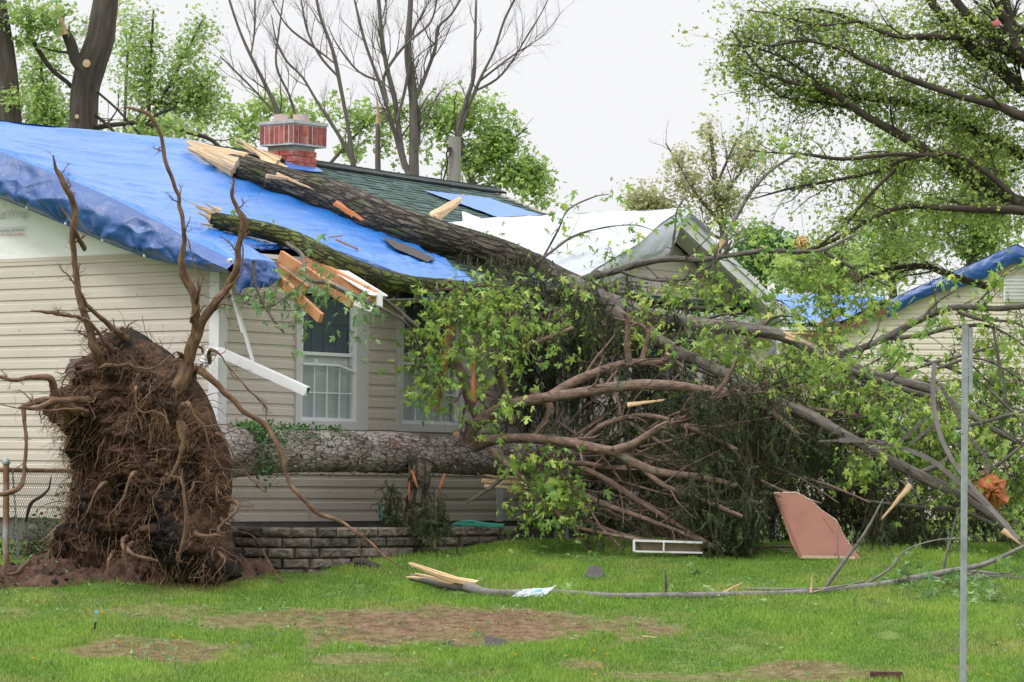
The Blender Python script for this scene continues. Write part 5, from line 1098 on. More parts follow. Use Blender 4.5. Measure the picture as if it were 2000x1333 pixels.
for c in ((1150, 470, 30, 12, 36.6, 3), (1190, 510, 22, 30, 36.5, 7), (1235, 460, 20, 15, 36.5, 3), (1150, 565, 50, 14, 35.8, 10), (1250, 580, 60, 18, 35.8, 14), (1100, 560, 40, 16, 35.9, 8)): cloud(*c, None, 4)
for c in ((1360, 560, 70, 40, 35.8, 34), (1440, 590, 60, 30, 35.9, 16), (1480, 505, 90, 20, 36.2, 10), (1570, 530, 70, 40, 36.2, 34), (1610, 590, 70, 50, 36.0, 42), (1670, 560, 50, 50, 36.2, 30), (1700, 610, 50, 40, 36.0, 12), (1620, 650, 80, 30, 35.7, 30), (1520, 610, 60, 30, 35.8, 24), (1400, 675, 90, 30, 36.6, 26), (1470, 680, 60, 26, 36.0, 12)): cloud(*c)
for c in ((1560, 720, 110, 45, 36.0, 60), (1680, 770, 120, 45, 35.9, 70), (1480, 740, 50, 30, 35.9, 20), (1620, 830, 60, 40, 35.6, 20), (1790, 790, 110, 60, 35.4, 70), (1780, 870, 90, 50, 34.6, 54), (1900, 770, 100, 55, 35.3, 50), (1930, 850, 90, 70, 35.0, 64), (1860, 700, 90, 30, 35.6, 14), (1960, 670, 60, 50, 35.7, 12), (1980, 780, 50, 80, 35.2, 40),
          (1980, 950, 50, 60, 34.4, 30), (1850, 900, 80, 50, 34.6, 30), (1690, 930, 60, 30, 34.2, 12), (1820, 970, 70, 40, 34.0, 22), (1640, 880, 50, 30, 34.6, 8), (1780, 640, 60, 30, 35.9, 4), (1870, 620, 90, 30, 35.7, 7), (1950, 560, 60, 30, 35.6, 7), (1740, 700, 60, 25, 35.8, 10), (1990, 1040, 40, 40, 33.6, 14), (1880, 1050, 60, 30, 33.6, 10)): cloud(*c)
for c in ((1250, 600, 50, 22, 35.2, 12), (1350, 660, 60, 30, 34.6, 12), (1460, 690, 70, 30, 34.6, 20), (1560, 720, 80, 34, 34.5, 34), (1650, 760, 90, 36, 34.4, 38), (1560, 780, 60, 26, 34.4, 12), (1720, 800, 70, 40, 34.2, 30), (1830, 820, 80, 40, 34.0, 30), (1900, 880, 80, 50, 33.8, 26), (1740, 860, 50, 30, 33.9, 12), (822, 700, 34, 80, 34.3, 22),
          (1310, 740, 40, 26, 34.3, 5), (1280, 640, 60, 24, 34.8, 14), (1420, 640, 70, 24, 34.5, 16), (1620, 700, 80, 24, 34.3, 20), (1700, 900, 60, 30, 33.5, 12), (1500, 800, 50, 30, 34.0, 6), (980, 800, 60, 20, 33.7, 10), (1130, 720, 50, 30, 34.2, 5), (1180, 640, 50, 30, 34.9, 7), (1090, 630, 50, 40, 34.7, 12), (1860, 960, 70, 40, 33.6, 14), (1300, 570, 60, 26, 35.3, 14), (1130, 590, 50, 24, 35.5, 10)): cloud(*c, None, 4)
mlf.build('foliage', M['leaf'], maple, smooth=False, kind='stuff'); mtw.build('twigs', M['twig'], maple, kind='stuff')
print('maple leaves verts', mlf.n)
# ================================================================== block retaining wall and planting bed
def bedpath(u):                                          # plan of the wall, u = metres along
    q = np.array([P(440, 1000, 32.75)[:2], P(500, 1000, 32.42)[:2], P(585, 1000, 32.30)[:2]]); e = q[-1]
    q = np.vstack([q, e+DF[:2]*.35+np.array((.05, .0)), e+DF[:2]*1.0+np.array((.06, -.0)), e+DF[:2]*2.2, e+DF[:2]*3.2])
    pp, _ = spline(np.c_[q, 0*q[:, 0]], np.ones(len(q)), .02); l = np.r_[0, np.cumsum(np.linalg.norm(np.diff(pp, axis=0), axis=1))]
    return np.array([np.interp(u, l, pp[:, 0]), np.interp(u, l, pp[:, 1])]), l[-1]
BT = .285
rw = MB(); _, LB = bedpath(0); bw = .272; bh_ = .094
for row in range(5):
    u = -(bw*.5 if row % 2 else 0)+.03*row
    while u < LB:
        ww = bw*(.9+.2*rs.rand())
        a, b_ = max(u, 0)+.005, min(u+ww, LB)-.005
        if b_-a > .04:
            pa, pb2 = bedpath(a)[0], bedpath(b_)[0]; ax = unit(np.r_[pb2-pa, 0]); nn = np.array((ax[1], -ax[0], 0)); ctr = np.r_[(pa+pb2)/2, BT-bh_*(row+.5)]+nn*(.012*row+.008*rs.randn())
            L_ = np.linalg.norm(pb2-pa); nu, nv = 14, 6; U_, V_ = np.meshgrid(np.linspace(-1, 1, nu), np.linspace(-1, 1, nv), indexing='ij')
            edge_ = np.clip((1-np.maximum(np.abs(U_)**6, np.abs(V_)**4)), 0, 1); dsp = .028*edge_+.022*fbm(np.stack([U_*2+u*5, V_*1.5+row*3, 0*U_], -1), 3, 71)*edge_+.010*fbm(np.stack([U_*7+u*5, V_*4+row*3, 0*U_], -1), 2, 72)*edge_
            c_ = rs.rand(); G = ctr+U_[..., None]*ax*(L_/2-.003)+V_[..., None]*ZZ*(bh_/2-.004)+dsp[..., None]*nn; rw.grid(G, c=c_)
            rw.box(ctr-nn*.09, ax, nn, ZZ, L_/2-.003, .089, bh_/2-.004, c=c_)
        u += ww
rw.build('retaining_wall', M['block'], **T('low curved retaining wall of rough grey brown blocks below the house siding', 'retaining wall'))
mb = MB(); us = np.linspace(.0, LB, 60); front = np.array([np.r_[bedpath(u)[0], BT-.02] for u in us])+np.array((0, .10, 0)); back = front.copy()
hb = np.array([hloc(q) for q in front]); back = Ha(np.maximum(hb[:, 0], 0)+.3, 0*hb[:, 0]+.0, 0*hb[:, 0]+BT-.0); V = np.stack([front*(1-v)+back*v for v in np.linspace(0, 1, 24)], 1); V[..., 2] = BT-.03+.05*fbm(V*6, 3, 80)
mb.grid(V); mb.build('planting_bed', M['soil'], loc=(-1, 34, 0), kind='structure')
# hose coiled on the bed
mb = MB()
for (pts) in (((885, 1026), (905, 1020), (925, 1020), (945, 1024), (965, 1026), (985, 1027)), ((888, 1024), (912, 1028), (935, 1024), (950, 1029), (982, 1030)), ((884, 1027), (900, 1024), (918, 1025), (940, 1030))):
    mb.tube([P(x, y-1, 34.3) for x, y in pts], .013, 8, .03)
mb.build('garden_hose', M['hose'], **T('turquoise green garden hose coiled on the planting bed under the fallen trunk', 'hose'))
mb = MB(); mb.tube([P(741, 985, 33.9), P(744, 1005, 33.6), P(750, 1022, 33.55)], .013, 8, .02); mb.build('garden_hose', M['hose'], **T('short end of green hose hanging from the wall tap box', 'hose'))
# splintered planks under the trunk
sp_ = thing('splintered_plank', 'heap of splintered planks jutting out right of the broken stump', 'plank', P(1010, 960, 34.3))
for a, b_, w_, d in (((940, 940), (1060, 945), .02, 34.3), ((945, 950), (1090, 958), .015, 34.2), ((1015, 935), (960, 930), .02, 34.4), ((1040, 965), (1130, 940), .02, 34.2), ((990, 955), (1120, 975), .015, 34.15)):
    mb = MB(); shard(mb, P(*a, d), P(*b_, d), w_, w_*.4, .4); mb.build('splinter', M['rawwood'], sp_)
mb = MB(); mb.tube([P(1000, 915, 34.2), P(955, 955, 34.0), P(905, 985, 33.8)], [.02, .018, .008], 8, .05, amp=.004, nz=30); mb.build('broken_stick', M['bark_limb'], **T('dark stick with a pale tip slanting down under the fallen trunk', 'stick'))
mb = MB(); shard(mb, P(925, 705, 33.85), P(925, 770, 33.85), .012, .022, .3, 6); mb.build('bark_sliver', M['orangewood'], **T('pointed orange wood sliver caught upright in the maple leaves', 'wood sliver'))
mb = MB(); shard(mb, P(880, 640, 34.15), P(855, 785, 34.1), .03, .02, .4, 9, .03); mb.build('bark_sliver', M['orangewood'], **T('long torn orange wood strip standing behind the leaves by the second window', 'wood sliver'))

# ================================================================== chain link fence
fe = thing('chain_link_fence', 'rusty chain link fence at the left edge beside the root plate', 'fence', PG(12, 1112))
b0 = PG(12, 1114); top = P(12, 905, b0[1]); mb = MB(); mb.tube([b0-ZZ*.1, top], .029, 16, .2); mb.build('post', M['rust'], fe)
mb = MB(); mb.tube([top+ZZ*z for z in (-.01, .01, .03, .045, .05)], [.036, .038, .03, .014, .003], 14); mb.build('post_cap', M['steel'], fe)
b1 = P(38, 1110, b0[1]+.1); mb = MB(); mb.tube([b1, P(24, 914, b0[1]+.05)], .008, 8); mb.build('tension_bar', M['steel'], fe)
re_ = H(-.02, 1.75, 0); re_[2] = top[2]-.06; r0_ = top-ZZ*.06; mb = MB(); mb.tube([r0_, re_], .019, 10); mb.tube([r0_-np.array((.6, 0, 0)), r0_], .019, 10); mb.build('top_rail', M['rust'], fe)
mb = MB(); L_ = np.linalg.norm(re_-r0_); ax = (re_-r0_)/L_; hgt = 1.0; st_ = .052; k = 0
while k*st_ < L_+hgt:
    for sg in (1, -1):
        x0 = k*st_; u_ = np.linspace(0, 1, 24); xx_ = x0-hgt*u_ if sg > 0 else (x0-hgt)+hgt*u_; zz2 = -u_*hgt; ok = (xx_ > 0) & (xx_ < L_)
        if ok.sum() > 2:
            q = r0_+ax*xx_[ok][:, None]+ZZ*zz2[ok][:, None]+np.array((0, -.006*sg, 0)); mb.tube(q[[0, -1]], .0022, 4, cap=False)
    k += 1
mb.build('mesh', M['wire'], fe)
# leafy shrub behind the fence
def shrub(cx, cy, rx, ry, d, n, label, mat='leaf_ivy', size=.05, per=7, name='shrub', group=None):
    c = P(cx, cy, d); base = P(cx, cy+ry, d); base[2] = gz(base[0], base[1]); t = thing(name, label, 'shrub', base, group); tw, lf = MB(), MB(); k = d/F
    anchors = np.array([base+np.array((rs.randn()*rx*k*.4, rs.randn()*.08, 0)) for _ in range(5)]); sprays(tw, lf, anchors, c, np.array((rx*k, .25, ry*k)), n, size, per, .004, .15, .3, LEAF_V, LEAF_F, .06)
    tw.build('stem', M['twig'], t, kind='stuff'); lf.build('foliage', M[mat], t, kind='stuff')
shrub(75, 1045, 55, 60, 33.0, 60, 'dense green shrub behind the chain link fence left of the root plate')
shrub(150, 950, 25, 60, 33.4, 18, 'slim climbing shrub between the fence and the root plate'); shrub(80, 1120, 90, 14, 31.6, 26, 'low leafy weeds along the foot of the chain link fence', 'leaf_mid', .035)
# thick dark dead vine by the fence
mb = MB(); mb.tube([P(x, y, 32.6) for x, y in ((50, 1020), (60, 985), (80, 970), (95, 955), (100, 930))], [.01, .014, .014, .01, .006], 8, .03, amp=.003, nz=30); mb.build('dead_vine', M['bark_black'], **T('dark dead vine stem leaning in the chain link fence', 'vine'))

# ================================================================== lawn debris
lb = thing('fallen_branch', 'long grey fallen branch lying across the lawn, split pale end at left', 'fallen branch', PG(1100, 1165))
def GL(pts, extra=0.):
    p, r = [], []
    for x, y, w_ in pts: q = PG(x, y+w_/2, .01); r_ = w_/2/F*q[1]; p.append(q+ZZ*(r_-.012+extra)); r.append(r_)
    return np.array(p), np.array(r)
path = [(905, 1142, 22), (925, 1148, 24), (950, 1155, 18), (1000, 1157, 16), (1060, 1155, 15), (1120, 1157, 14), (1200, 1162, 14), (1300, 1162, 14), (1400, 1160, 13), (1500, 1158, 13), (1570, 1155, 14), (1640, 1148, 15), (1700, 1143, 15), (1750, 1135, 14), (1800, 1125, 14), (1850, 1117, 12), (1920, 1103, 10), (1990, 1072, 7), (2030, 1050, 5)]
path = [(a, b_, c_*.85) for a, b_, c_ in path]
p, r = GL(path[:15]); dl_ = p[-1][1]
for x, y, w_ in path[15:]: p = np.vstack([p, P(x, y, dl_)]); r = np.append(r, w_/2/F*dl_)
mb = MB(); mb.tube(p, r, 20, .04, amp=.005, nz=24, seed=9); mb.build('limb', M['bark_lawn'], lb, smooth=True)
dB = p[0][1]
mb = MB(); mb.tube([P(800, 1128, dB-.05), P(830, 1132, dB-.05), P(870, 1140, dB-.03), P(925, 1149, dB)], [.022, .035, .045, .05], 14, .03, amp=.005, nz=24); mb.build('limb', M['bark_lawn'], lb, smooth=True)
mb = MB()
for a, m_, b_, w_ in (((925, 1140), (870, 1128), (803, 1103), .030), ((915, 1138), (860, 1120), (806, 1101), .016), ((880, 1138), (850, 1130), (815, 1122), .02), ((860, 1135), (830, 1130), (797, 1128), .02)):
    q = [P(a[0], a[1], dB-.06), P(m_[0], m_[1], dB-.07), P(b_[0], b_[1], dB-.08)]; mb.tube(q, [w_*1.1, w_*.8, w_*.35], 6, .04, amp=.006, nz=30, rag=.015, seed=3)
mb.build('split_wood', M['rawwood'], lb)
for k, (a, b_, w_) in enumerate((((1412, 1158), (1447, 1140), .010), ((1584, 1158), (1586, 1129), .014), ((1588, 1156), (1610, 1150), .006))):
    mb = MB(); d = PG(a[0], 1165)[1]; shard(mb, P(*a, d), P(*b_, d), w_, w_*.3, .5, 5, .008); mb.build('broken_stub', M['rawwood'], lb)
for k, (pts, w_) in enumerate(((((1452, 1150, 4), (1500, 1151, 5), (1560, 1151, 5), (1620, 1149, 4), (1690, 1135, 3)), 0), (((1612, 1148, 7), (1650, 1095, 7), (1690, 1040, 6), (1725, 975, 3)), 0), (((1690, 1142, 5), (1740, 1110, 5), (1770, 1075, 4), (1830, 1055, 3), (1890, 1052, 2)), 0), (((1800, 1125, 6), (1880, 1140, 6), (1940, 1160, 4), (1990, 1175, 3)), 0), (((1850, 1118, 5), (1920, 1125, 5), (2010, 1130, 4)), 0), (((1840, 1120, 4), (1855, 1060, 4), (1870, 1000, 3)), 0), (((1770, 1130, 4), (1830, 1150, 4), (1900, 1168, 3)), 0), (((1860, 1115, 6), (1930, 1120, 8), (2010, 1135, 8)), 0), (((1300, 1160, 4), (1301, 1140, 4), (1299, 1112, 2)), 0))):
    d = PG(pts[0][0], pts[0][1]+8)[1]; pp, r_ = LW(pts, [d, d-.15]); mb = MB(); mb.tube(pp, r_, 8, .05, amp=.003, nz=30); q, r2 = spline(pp, r_, .1); tips = []
    if k not in (0, 8): grow(mb, q, r2, 1, 5, .3, .8, tips, upb=0, r_ratio=.5, sides=4)
    mb.build('twig', M['bark_lawn'], lb)
tw, lf = MB(), MB()
for c in ((1760, 1130, 45, 14, 10), (1840, 1150, 60, 16, 12), (1930, 1165, 60, 12, 12), (1900, 1135, 50, 12, 6), (1690, 1175, 40, 6, 5), (1330, 1165, 30, 6, 2), (1980, 1120, 30, 20, 6), (1780, 1100, 30, 10, 3)):
    q = PG(c[0], c[1]+12); e = P(c[0], c[1], q[1]); an_ = P(c[0]+15, c[1]-4, q[1]); sprays(tw, lf, an_, e, np.array((c[2], 40, c[3]))/F*q[1], c[4], .085, 4, .003, .05, .5, cl=.05)
tw.build('twigs', M['twig'], lb, kind='stuff'); lf.build('foliage', M['leaf_wilt'], lb, kind='stuff')
# little leaf sprigs dropped on the grass
for k, (x, y, lab) in enumerate(((1356, 1125, 'small wilted maple sprig on the lawn below the white panel frame'), (1112, 1160, 'tiny grey twig with a leaf beside the plastic bag'))):
    q = PG(x, y); tw = MB(); lf = MB(); t = thing('leaf_sprig', lab, 'sprig', q); tw.tube([q+ZZ*.01, q+np.array((.1, 0, .05)), q+np.array((.22, 0, .03))], .003, 4); leaves(lf, q+ZZ*.05+rs.randn(5, 3)*.03, .09, .1); tw.build('stem', M['twig'], t); lf.build('foliage', M['leaf_wilt'], t)
# plastic bag over the branch
o0 = PG(1040, 1166); d = o0[1]; nu, nv = 60, 24; U_, V_ = np.meshgrid(np.linspace(0, 1, nu), np.linspace(0, 1, nv), indexing='ij')
xp = (1000+(V_ < 2)*0)+(1-V_)*(22+U_*65)+V_*(U_*62); yp = (1-V_)*(1150-3*U_-3*np.exp(-((U_-1)/.12)**2))+V_*1166
B = np.array([[P(xp[i, j], yp[i, j], d-.02-.09*math.sin(V_[i, j]*1.57)) for j in range(nv)] for i in range(nu)]); B[..., 1] -= .035*np.abs(fbm(np.stack([U_*6, V_*3, 0*U_], -1), 4, 90)); B[..., 2] += .012*fbm(np.stack([U_*5, V_*5, 0*U_], -1), 3, 91)
mb = MB(); mb.grid(B); bg_ = mb.build('plastic_bag', M['plastic'], smooth=True, **T('torn white plastic bag with faint blue print draped over the lawn branch', 'plastic bag'))
mb = MB(); mb.grid(B[28:40, 5:12]-np.array((0, .004, 0))); mb.build('print', M['bluefilm'], bg_)
# brown torn board
bd = [(1512, 963), (1556, 962), (1585, 978), (1605, 997), (1632, 1015), (1642, 1030), (1650, 1048), (1665, 1070), (1682, 1094), (1562, 1090), (1545, 1060), (1532, 1020)]
dbd = PG(1620, 1096)[1]; 
def bdp(x, y): return P(x, y, dbd+(1094-y)/6970*dbd*.3)
F1 = [bdp(*q) for q in bd]; th = np.array((.0, .022, .006)); F2 = [q+th for q in F1]; n_ = len(bd); mb = MB(); mb.add(F1+F2, [tuple(range(n_))[::-1], tuple(range(n_, 2*n_))]); 
brd = mb.build('brown_board', M['board'], **T('torn reddish brown board standing on the lawn against the spruce branches', 'board'))
mb = MB(); mb.add([q+np.array((0, .0, 0)) for q in F1+F2], [(i, (i+1) % n_, n_+(i+1) % n_, n_+i) for i in range(n_)])
for i in range(1, 9):
    a, b_ = F1[i-1], F1[i]
    for u_ in np.sort(rs.rand(5)): q = a*(1-u_)+b_*u_-np.array((0, .002, 0)); mb.tube([q-np.array((.008, 0, .004)), q+np.array((.012*rs.rand(), 0, -.006))+rs.randn(3)*.004], [.003+.008*rs.rand()**2, .003], 5)
mb.beam(bdp(1562, 1088)-np.array((0, .003, 0)), bdp(1670, 1090)-np.array((0, .003, 0)), .005, .028); mb.build('torn_edge', M['boardedge'], brd)
mb = MB(); a, b_ = bdp(1514, 964), bdp(1563, 1088); mb.beam(a-np.array((0, .004, 0)), b_-np.array((0, .004, 0)), .012, .03); mb.beam(bdp(1607, 1010)-np.array((0, .002, 0)), bdp(1628, 1040)-np.array((0, .002, 0)), .006, .01); mb.build('folded_rim', M['boardedge'] if False else M['board'], brd)
# white framed panel lying on its side
d = PG(1290, 1081)[1]-.35; fr_ = thing('panel_frame', 'white metal framed plywood panel lying on its side at the lawn edge', 'panel', PG(1290, 1079))
a, b_, c_, e_ = P(1238, 1056, d), P(1370, 1060, d+.1), P(1370, 1080, d+.1), P(1238, 1077, d)
mb = MB(); mb.beam(a+ZZ*.0, b_, .10, .02); mb.beam(e_, c_, .10, .016); mb.beam(a, e_, .1, .02, upv=np.array((1., 0, 0))); mb.beam(P(1296, 1058, d), P(1296, 1078, d), .09, .012, upv=np.array((1., 0, 0))); mb.build('frame', M['white'], fr_)
mb = MB(); o_ = np.array((0, .03, 0)); mb.add([a+o_, b_+o_, c_+o_, e_+o_], [(0, 1, 2, 3)]); mb.build('panel', M['panel'], fr_)
mb = MB(); q = PG(1450, 1066); mb.beam(P(1432, 1062, q[1]), P(1468, 1062, q[1]), .03, .02); mb.build('metal_strip', M['white'], **T('short white strip peeking from under the hanging spruce branches', 'strip'))
mb = MB(); d = PG(1540, 1085)[1]; mb.tube([P(1518, 1070, d), P(1530, 1076, d), P(1552, 1080, d)], .005, 6, .05); mb.tube([P(1522, 1072, d), P(1540, 1093, d)], .004, 6); mb.build('bent_wire', M['steel'], **T('bent grey wire lying just left of the brown board', 'wire'))
# shingle scraps, bark, brick
def flat(px, py, wx, wy, name, mat, lab, cat, tilt=.15, thick=.008, rot=0.):
    c = PG(px, py, .03); n_ = 9; an_ = np.sort(rs.rand(n_))*6.283; q = [c+np.array((math.cos(a+rot)*wx*(.8+.4*rs.rand()), math.sin(a)*wy*(.8+.4*rs.rand()), tilt*math.sin(a)*wy+.02)) for a in an_]
    mb = MB(); mb.add(q+[x-ZZ*thick for x in q], [tuple(range(n_)), tuple(range(n_, 2*n_))[::-1]]+[(i, n_+i, n_+(i+1) % n_, (i+1) % n_) for i in range(n_)]); mb.build(name, M[mat], **T(lab, cat))
flat(1160, 1122, .09, .13, 'shingle_scrap', 'scrap', 'dark shingle scrap on the grass below the white panel frame', 'scrap', .45); flat(970, 1258, .10, .12, 'shingle_scrap', 'scrap', 'dark shingle piece on the bare patch at lower centre', 'scrap', .6)
mb = MB(); q = PG(718, 1112); mb.tube([q+np.array((-.12, 0, .05)), q+np.array((-.02, 0, .04)), q+np.array((.12, 0, .0))], [.035, .03, .02], 9, .03, amp=.02, nz=18); mb.build('bark_chunk', M['bark_black'], **T('chunk of dark rotten bark on the grass right of the dirt mound', 'bark'))
mb = MB(); q = PG(1700, 1326); mb.box(q+np.array((.12, 0, .02)), (1, 0, 0), (0, 1, 0), ZZ, .12, .05, .035); mb.build('brick', M['dirt'], **T('half buried brown brick in the grass at the bottom edge', 'brick'))
mb = MB(); q = PG(795, 1152); 
for a, b_ in (((783, 1148), (808, 1152)), ((783, 1148), (784, 1157)), ((807, 1147), (808, 1156))): mb.tube([P(*a, q[1]), P(*b_, q[1])], .005, 5)
mb.build('wire_bracket', M['rust'], **T('small rusty wire bracket in the grass left of the split branch', 'bracket'))
mb = MB(); q = PG(862, 1256); mb.tube([PG(840, 1260, .015), PG(862, 1257, .018), PG(885, 1253, .015)], [.006, .008, .005], 6, .03, amp=.002); mb.build('stick', M['bark_limb'], **T('short grey stick on the bare soil left of the dark shingle', 'stick'))
mb = MB(); mb.tube([PG(1255, 1243, .012), PG(1284, 1246, .012)], [.007, .004], 6); mb.build('wood_chip', M['rawwood'], **T('pale wood chip at the right end of the bare patch', 'wood chip'))
mb = MB(); q = PG(1762, 1200); mb.tube([P(1760, 1202, q[1]), P(1765, 1190, q[1])], [.008, .003], 5); mb.build('wood_chip', M['rawwood'], **T('tiny upright pale chip in the grass right of centre', 'wood chip'))
mb = MB(); q = PG(545, 1100); mb.tube([PG(538, 1098, .02), PG(562, 1099, .02)], [.012, .006], 6); mb.build('wood_chip', M['rawwood'], **T('pale wood chip at the foot of the block wall', 'wood chip'))
mk_ = thing('stake_marker', 'thin dark stake with a turquoise tip stuck in the lawn at left', 'stake', PG(182, 1238)); q = PG(182, 1238); mb = MB(); mb.tube([q, P(187, 1215, q[1])], .010, 7); mb.build('stake', M['bark_black'], mk_)
mb = MB(); mb.tube([P(187, 1215, q[1]), P(187, 1199, q[1])], .003, 5); mb.box(P(188, 1195, q[1]), (1, 0, 0), (0, 1, 0), ZZ, .012, .004, .010); mb.build('tip', M['marker'], mk_)
# dandelions and broadleaf weeds
DAN = [(336, 1248, 'pair of yellow dandelion heads close together right of the turquoise tipped stake'), (352, 1251, 'lone dandelion just right of the dandelion pair near the stake'), (200, 1202, 'yellow dandelion right beside the turquoise tipped stake'),
       (66, 1293, 'dandelion nearest the lower left corner of the lawn'), (234, 1262, 'dandelion in thin grass below the turquoise tipped stake'), (718, 1252, 'dandelion in the middle of the big bare patch'), (670, 1256, 'dandelion left of the one in the middle of the bare patch'),
       (920, 1238, 'dandelion between the bare patch and the dark shingle piece'), (455, 1262, 'dandelion in thin grass between the two bare patches at left'), (1160, 1278, 'topmost dandelion of the cluster at bottom centre right of the shingle'), (1185, 1284, 'rightmost dandelion of the cluster at bottom centre'),
       (1150, 1303, 'left dandelion in the lower part of the bottom centre cluster'), (1172, 1309, 'middle dandelion in the lower part of the bottom centre cluster'), (1163, 1325, 'dandelion of the bottom centre cluster nearest the picture edge'), (1104, 1288, 'dandelion standing apart left of the bottom centre cluster'), (1930, 1325, 'dandelion right of the sign post at the bottom edge'), (1008, 1285, 'dandelion just below and right of the dark shingle piece')]
sg = MB(); fl = MB(); q0 = np.array((0, 0, 0.))
dn = None
for i, (x, y, lab) in enumerate(DAN):
    q = PG(x, y+7)
    if dn is None:
        dn = thing('dandelion', lab, 'dandelion', q, 'dandelions in the lawn')
        sg.tube([q, q+np.array((.004, 0, .05))], .002, 4); sg.build('stem', M['leaf_mid'], dn)
        for j in range(16): a = j/16*6.283; fl.add([q+np.array((.004, 0, .05)), q+np.array((.004+.016*math.cos(a), .016*math.sin(a), .056)), q+np.array((.004+.016*math.cos(a+.35), .016*math.sin(a+.35), .056))], [(0, 1, 2)])
        fl.tube([q+np.array((.004, 0, .045)), q+np.array((.004, 0, .060))], [.006, .012], 8); fl.build('flower', M['yellow'], dn)
    else:
        r_ = dn.copy(); COL.objects.link(r_); r_.location = q; r_['label'] = lab; r_.rotation_euler = (0, 0, rs.rand()*6)
        for ch in list(dn.children): c2 = ch.copy(); COL.objects.link(c2); c2.parent = r_
mb = MB(); pos = []
for _ in range(420):                                     # clumps of clover and plantain leaves among the thin grass
    x, y = -5+10.5*rs.rand(), 26+6.5*rs.rand()
    if float(bare(x, y)) < .15 and rs.rand() < .75: continue
    k = rs.randint(5, 16); s_ = .03+.07*rs.rand(); c = np.array((x, y, float(gz(x, y))+.012)); pos += [c+np.array((rs.randn()*s_, rs.randn()*s_*1.3, abs(rs.randn())*.012)) for _ in range(k)]
leaves(mb, np.array(pos), .034, -.55, LEAF_V, LEAF_F); mb.build('lawn_weeds', M['leaf_mid'], loc=(0, 30, 0), kind='stuff')

mb = MB(); pos = []
for _ in range(230):
    x, y = -4.5+10*rs.rand(), 26.2+7.6*rs.rand()
    if abs(x) > y*.146: continue
    c = np.array((x, y, float(gz(x, y))+.03)); a = rs.rand()*6.283; l = .03+.14*rs.rand()**2; e = c+np.array((math.cos(a)*l, math.sin(a)*l, .02*rs.randn())); mb.tube([c, (c+e)/2+rs.randn(3)*.008, e], [.003, .0025, .0015], 4, cap=False)
mb.build('twig_litter', M['twig_pale'], loc=(0, 30, 0), kind='stuff')
mb = MB(); x = -4.5+10*rs.rand(240); y = 26.2+7.6*rs.rand(240); leaves(mb, np.stack([x, y, gz(x, y)+.04], -1), .05, -.1); mb.build('leaf_litter', M['leaf_wilt'], loc=(0, 30, 0), kind='stuff')
# ================================================================== sign post in front
d = 26.3; spo = thing('sign_post', 'bare grey galvanised U-channel sign post standing in front at right', 'post', (P(1884, 1360, 26.3)[0], 26.3, float(gz(0, 26.3)))); b0 = P(1883, 1420, d); b1 = P(1888, 636, d); zax = unit(b1-b0)
mb = MB(); W_ = 15/F*d; X_ = np.array((1., 0, 0)); Y_ = np.array((0, 1., 0))
prof = [(-.5, 0), (.12, 0), (.12, .35), (.5, .35), (.5, .42), (.05, .42), (.05, .07), (-.5, .07)]
def chan(mb, p0, p1, pr, w_):
    v = [p0+X_*a*w_+Y_*b_*w_ for a, b_ in pr]+[p1+X_*a*w_+Y_*b_*w_ for a, b_ in pr]; n_ = len(pr); mb.add(v, [(i, (i+1) % n_, n_+(i+1) % n_, n_+i) for i in range(n_)]+[tuple(range(n_))[::-1], tuple(range(n_, 2*n_))])
chan(mb, b0, b1, [(-.62, .0), (-.5, -.06), (.20, -.06), (.28, .05), (.28, .5), (.18, .5), (.18, .05), (-.5, .05)], W_)
mb.build('channel', M['steel'], spo)
mb = MB(); c1 = P(1894, 770, d); c0 = P(1894, 640, d); chan(mb, c1, c0, [(-.12, -.02), (.34, -.02), (.42, .1), (.42, .5), (.3, .5), (.3, .1), (-.1, .1)], W_); mb.build('splice', M['steel'], spo)
mb = MB()
for y in (733, 700): mb.tube([P(1892, y, d-.02), P(1892, y, d-.045)], .008, 8)
mb.build('bolt', M['steel'], spo)

# bent metal strips (a wrecked frame) at right
bm_ = thing('bent_metal_frame', 'bent brown metal strips of a wrecked frame tangled in the maple crown at right', 'metal frame', P(1930, 1000, 33.3))
def strip(pts, d, w_, lab=None):
    q, r_ = spline(LW([(x, y, w_) for x, y in pts], d)[0], [1]*len(pts), .06); mb = MB()
    for i in range(len(q)-1): mb.beam(q[i]-(q[i+1]-q[i])*.08, q[i+1], .02, w_/F*q[i][1], upv=np.array((.02, 0, 1.)) if abs(q[i+1][0]-q[i][0]) > abs(q[i+1][2]-q[i][2]) else np.array((1., 0, 0)))
    return mb.build('strip', M['bentmetal'], bm_)
strip([(1825, 711), (1822, 760), (1826, 810), (1840, 860), (1860, 900), (1885, 935), (1920, 975), (1970, 1030)], [33.7, 33.3], 9); strip([(1640, 860), (1700, 862), (1760, 875), (1820, 900), (1870, 940), (1930, 990), (1990, 1055)], [33.8, 33.2], 9)
strip([(1835, 750), (1870, 810), (1900, 860), (1925, 895), (1928, 925)], 33.5, 7); strip([(1755, 865), (1822, 805)], 33.8, 6); strip([(1778, 868), (1828, 826)], 33.8, 6); strip([(1600, 862), (1650, 860)], 33.8, 4)
mb = MB(); cc = (1935, 960); n_ = 22; rad = [(38+7*rs.randn()*.6)*(1.0 if abs(math.sin(k/n_*6.283)) > .2 else .95) for k in range(n_)]
q = [P(cc[0]+rad[k]*math.cos(k/n_*6.283), cc[1]+rad[k]*1.02*math.sin(k/n_*6.283), 33.9) for k in range(n_)]; ctr = P(*cc, 33.82)
rings = [ctr+(np.array(q)-ctr)*s_+np.array((0, 1, 0))*(.035*rs.randn(n_)*(s_ > 0)+.10*s_*s_)[:, None] for s_ in (0.02, .25, .5, .75, 1)]
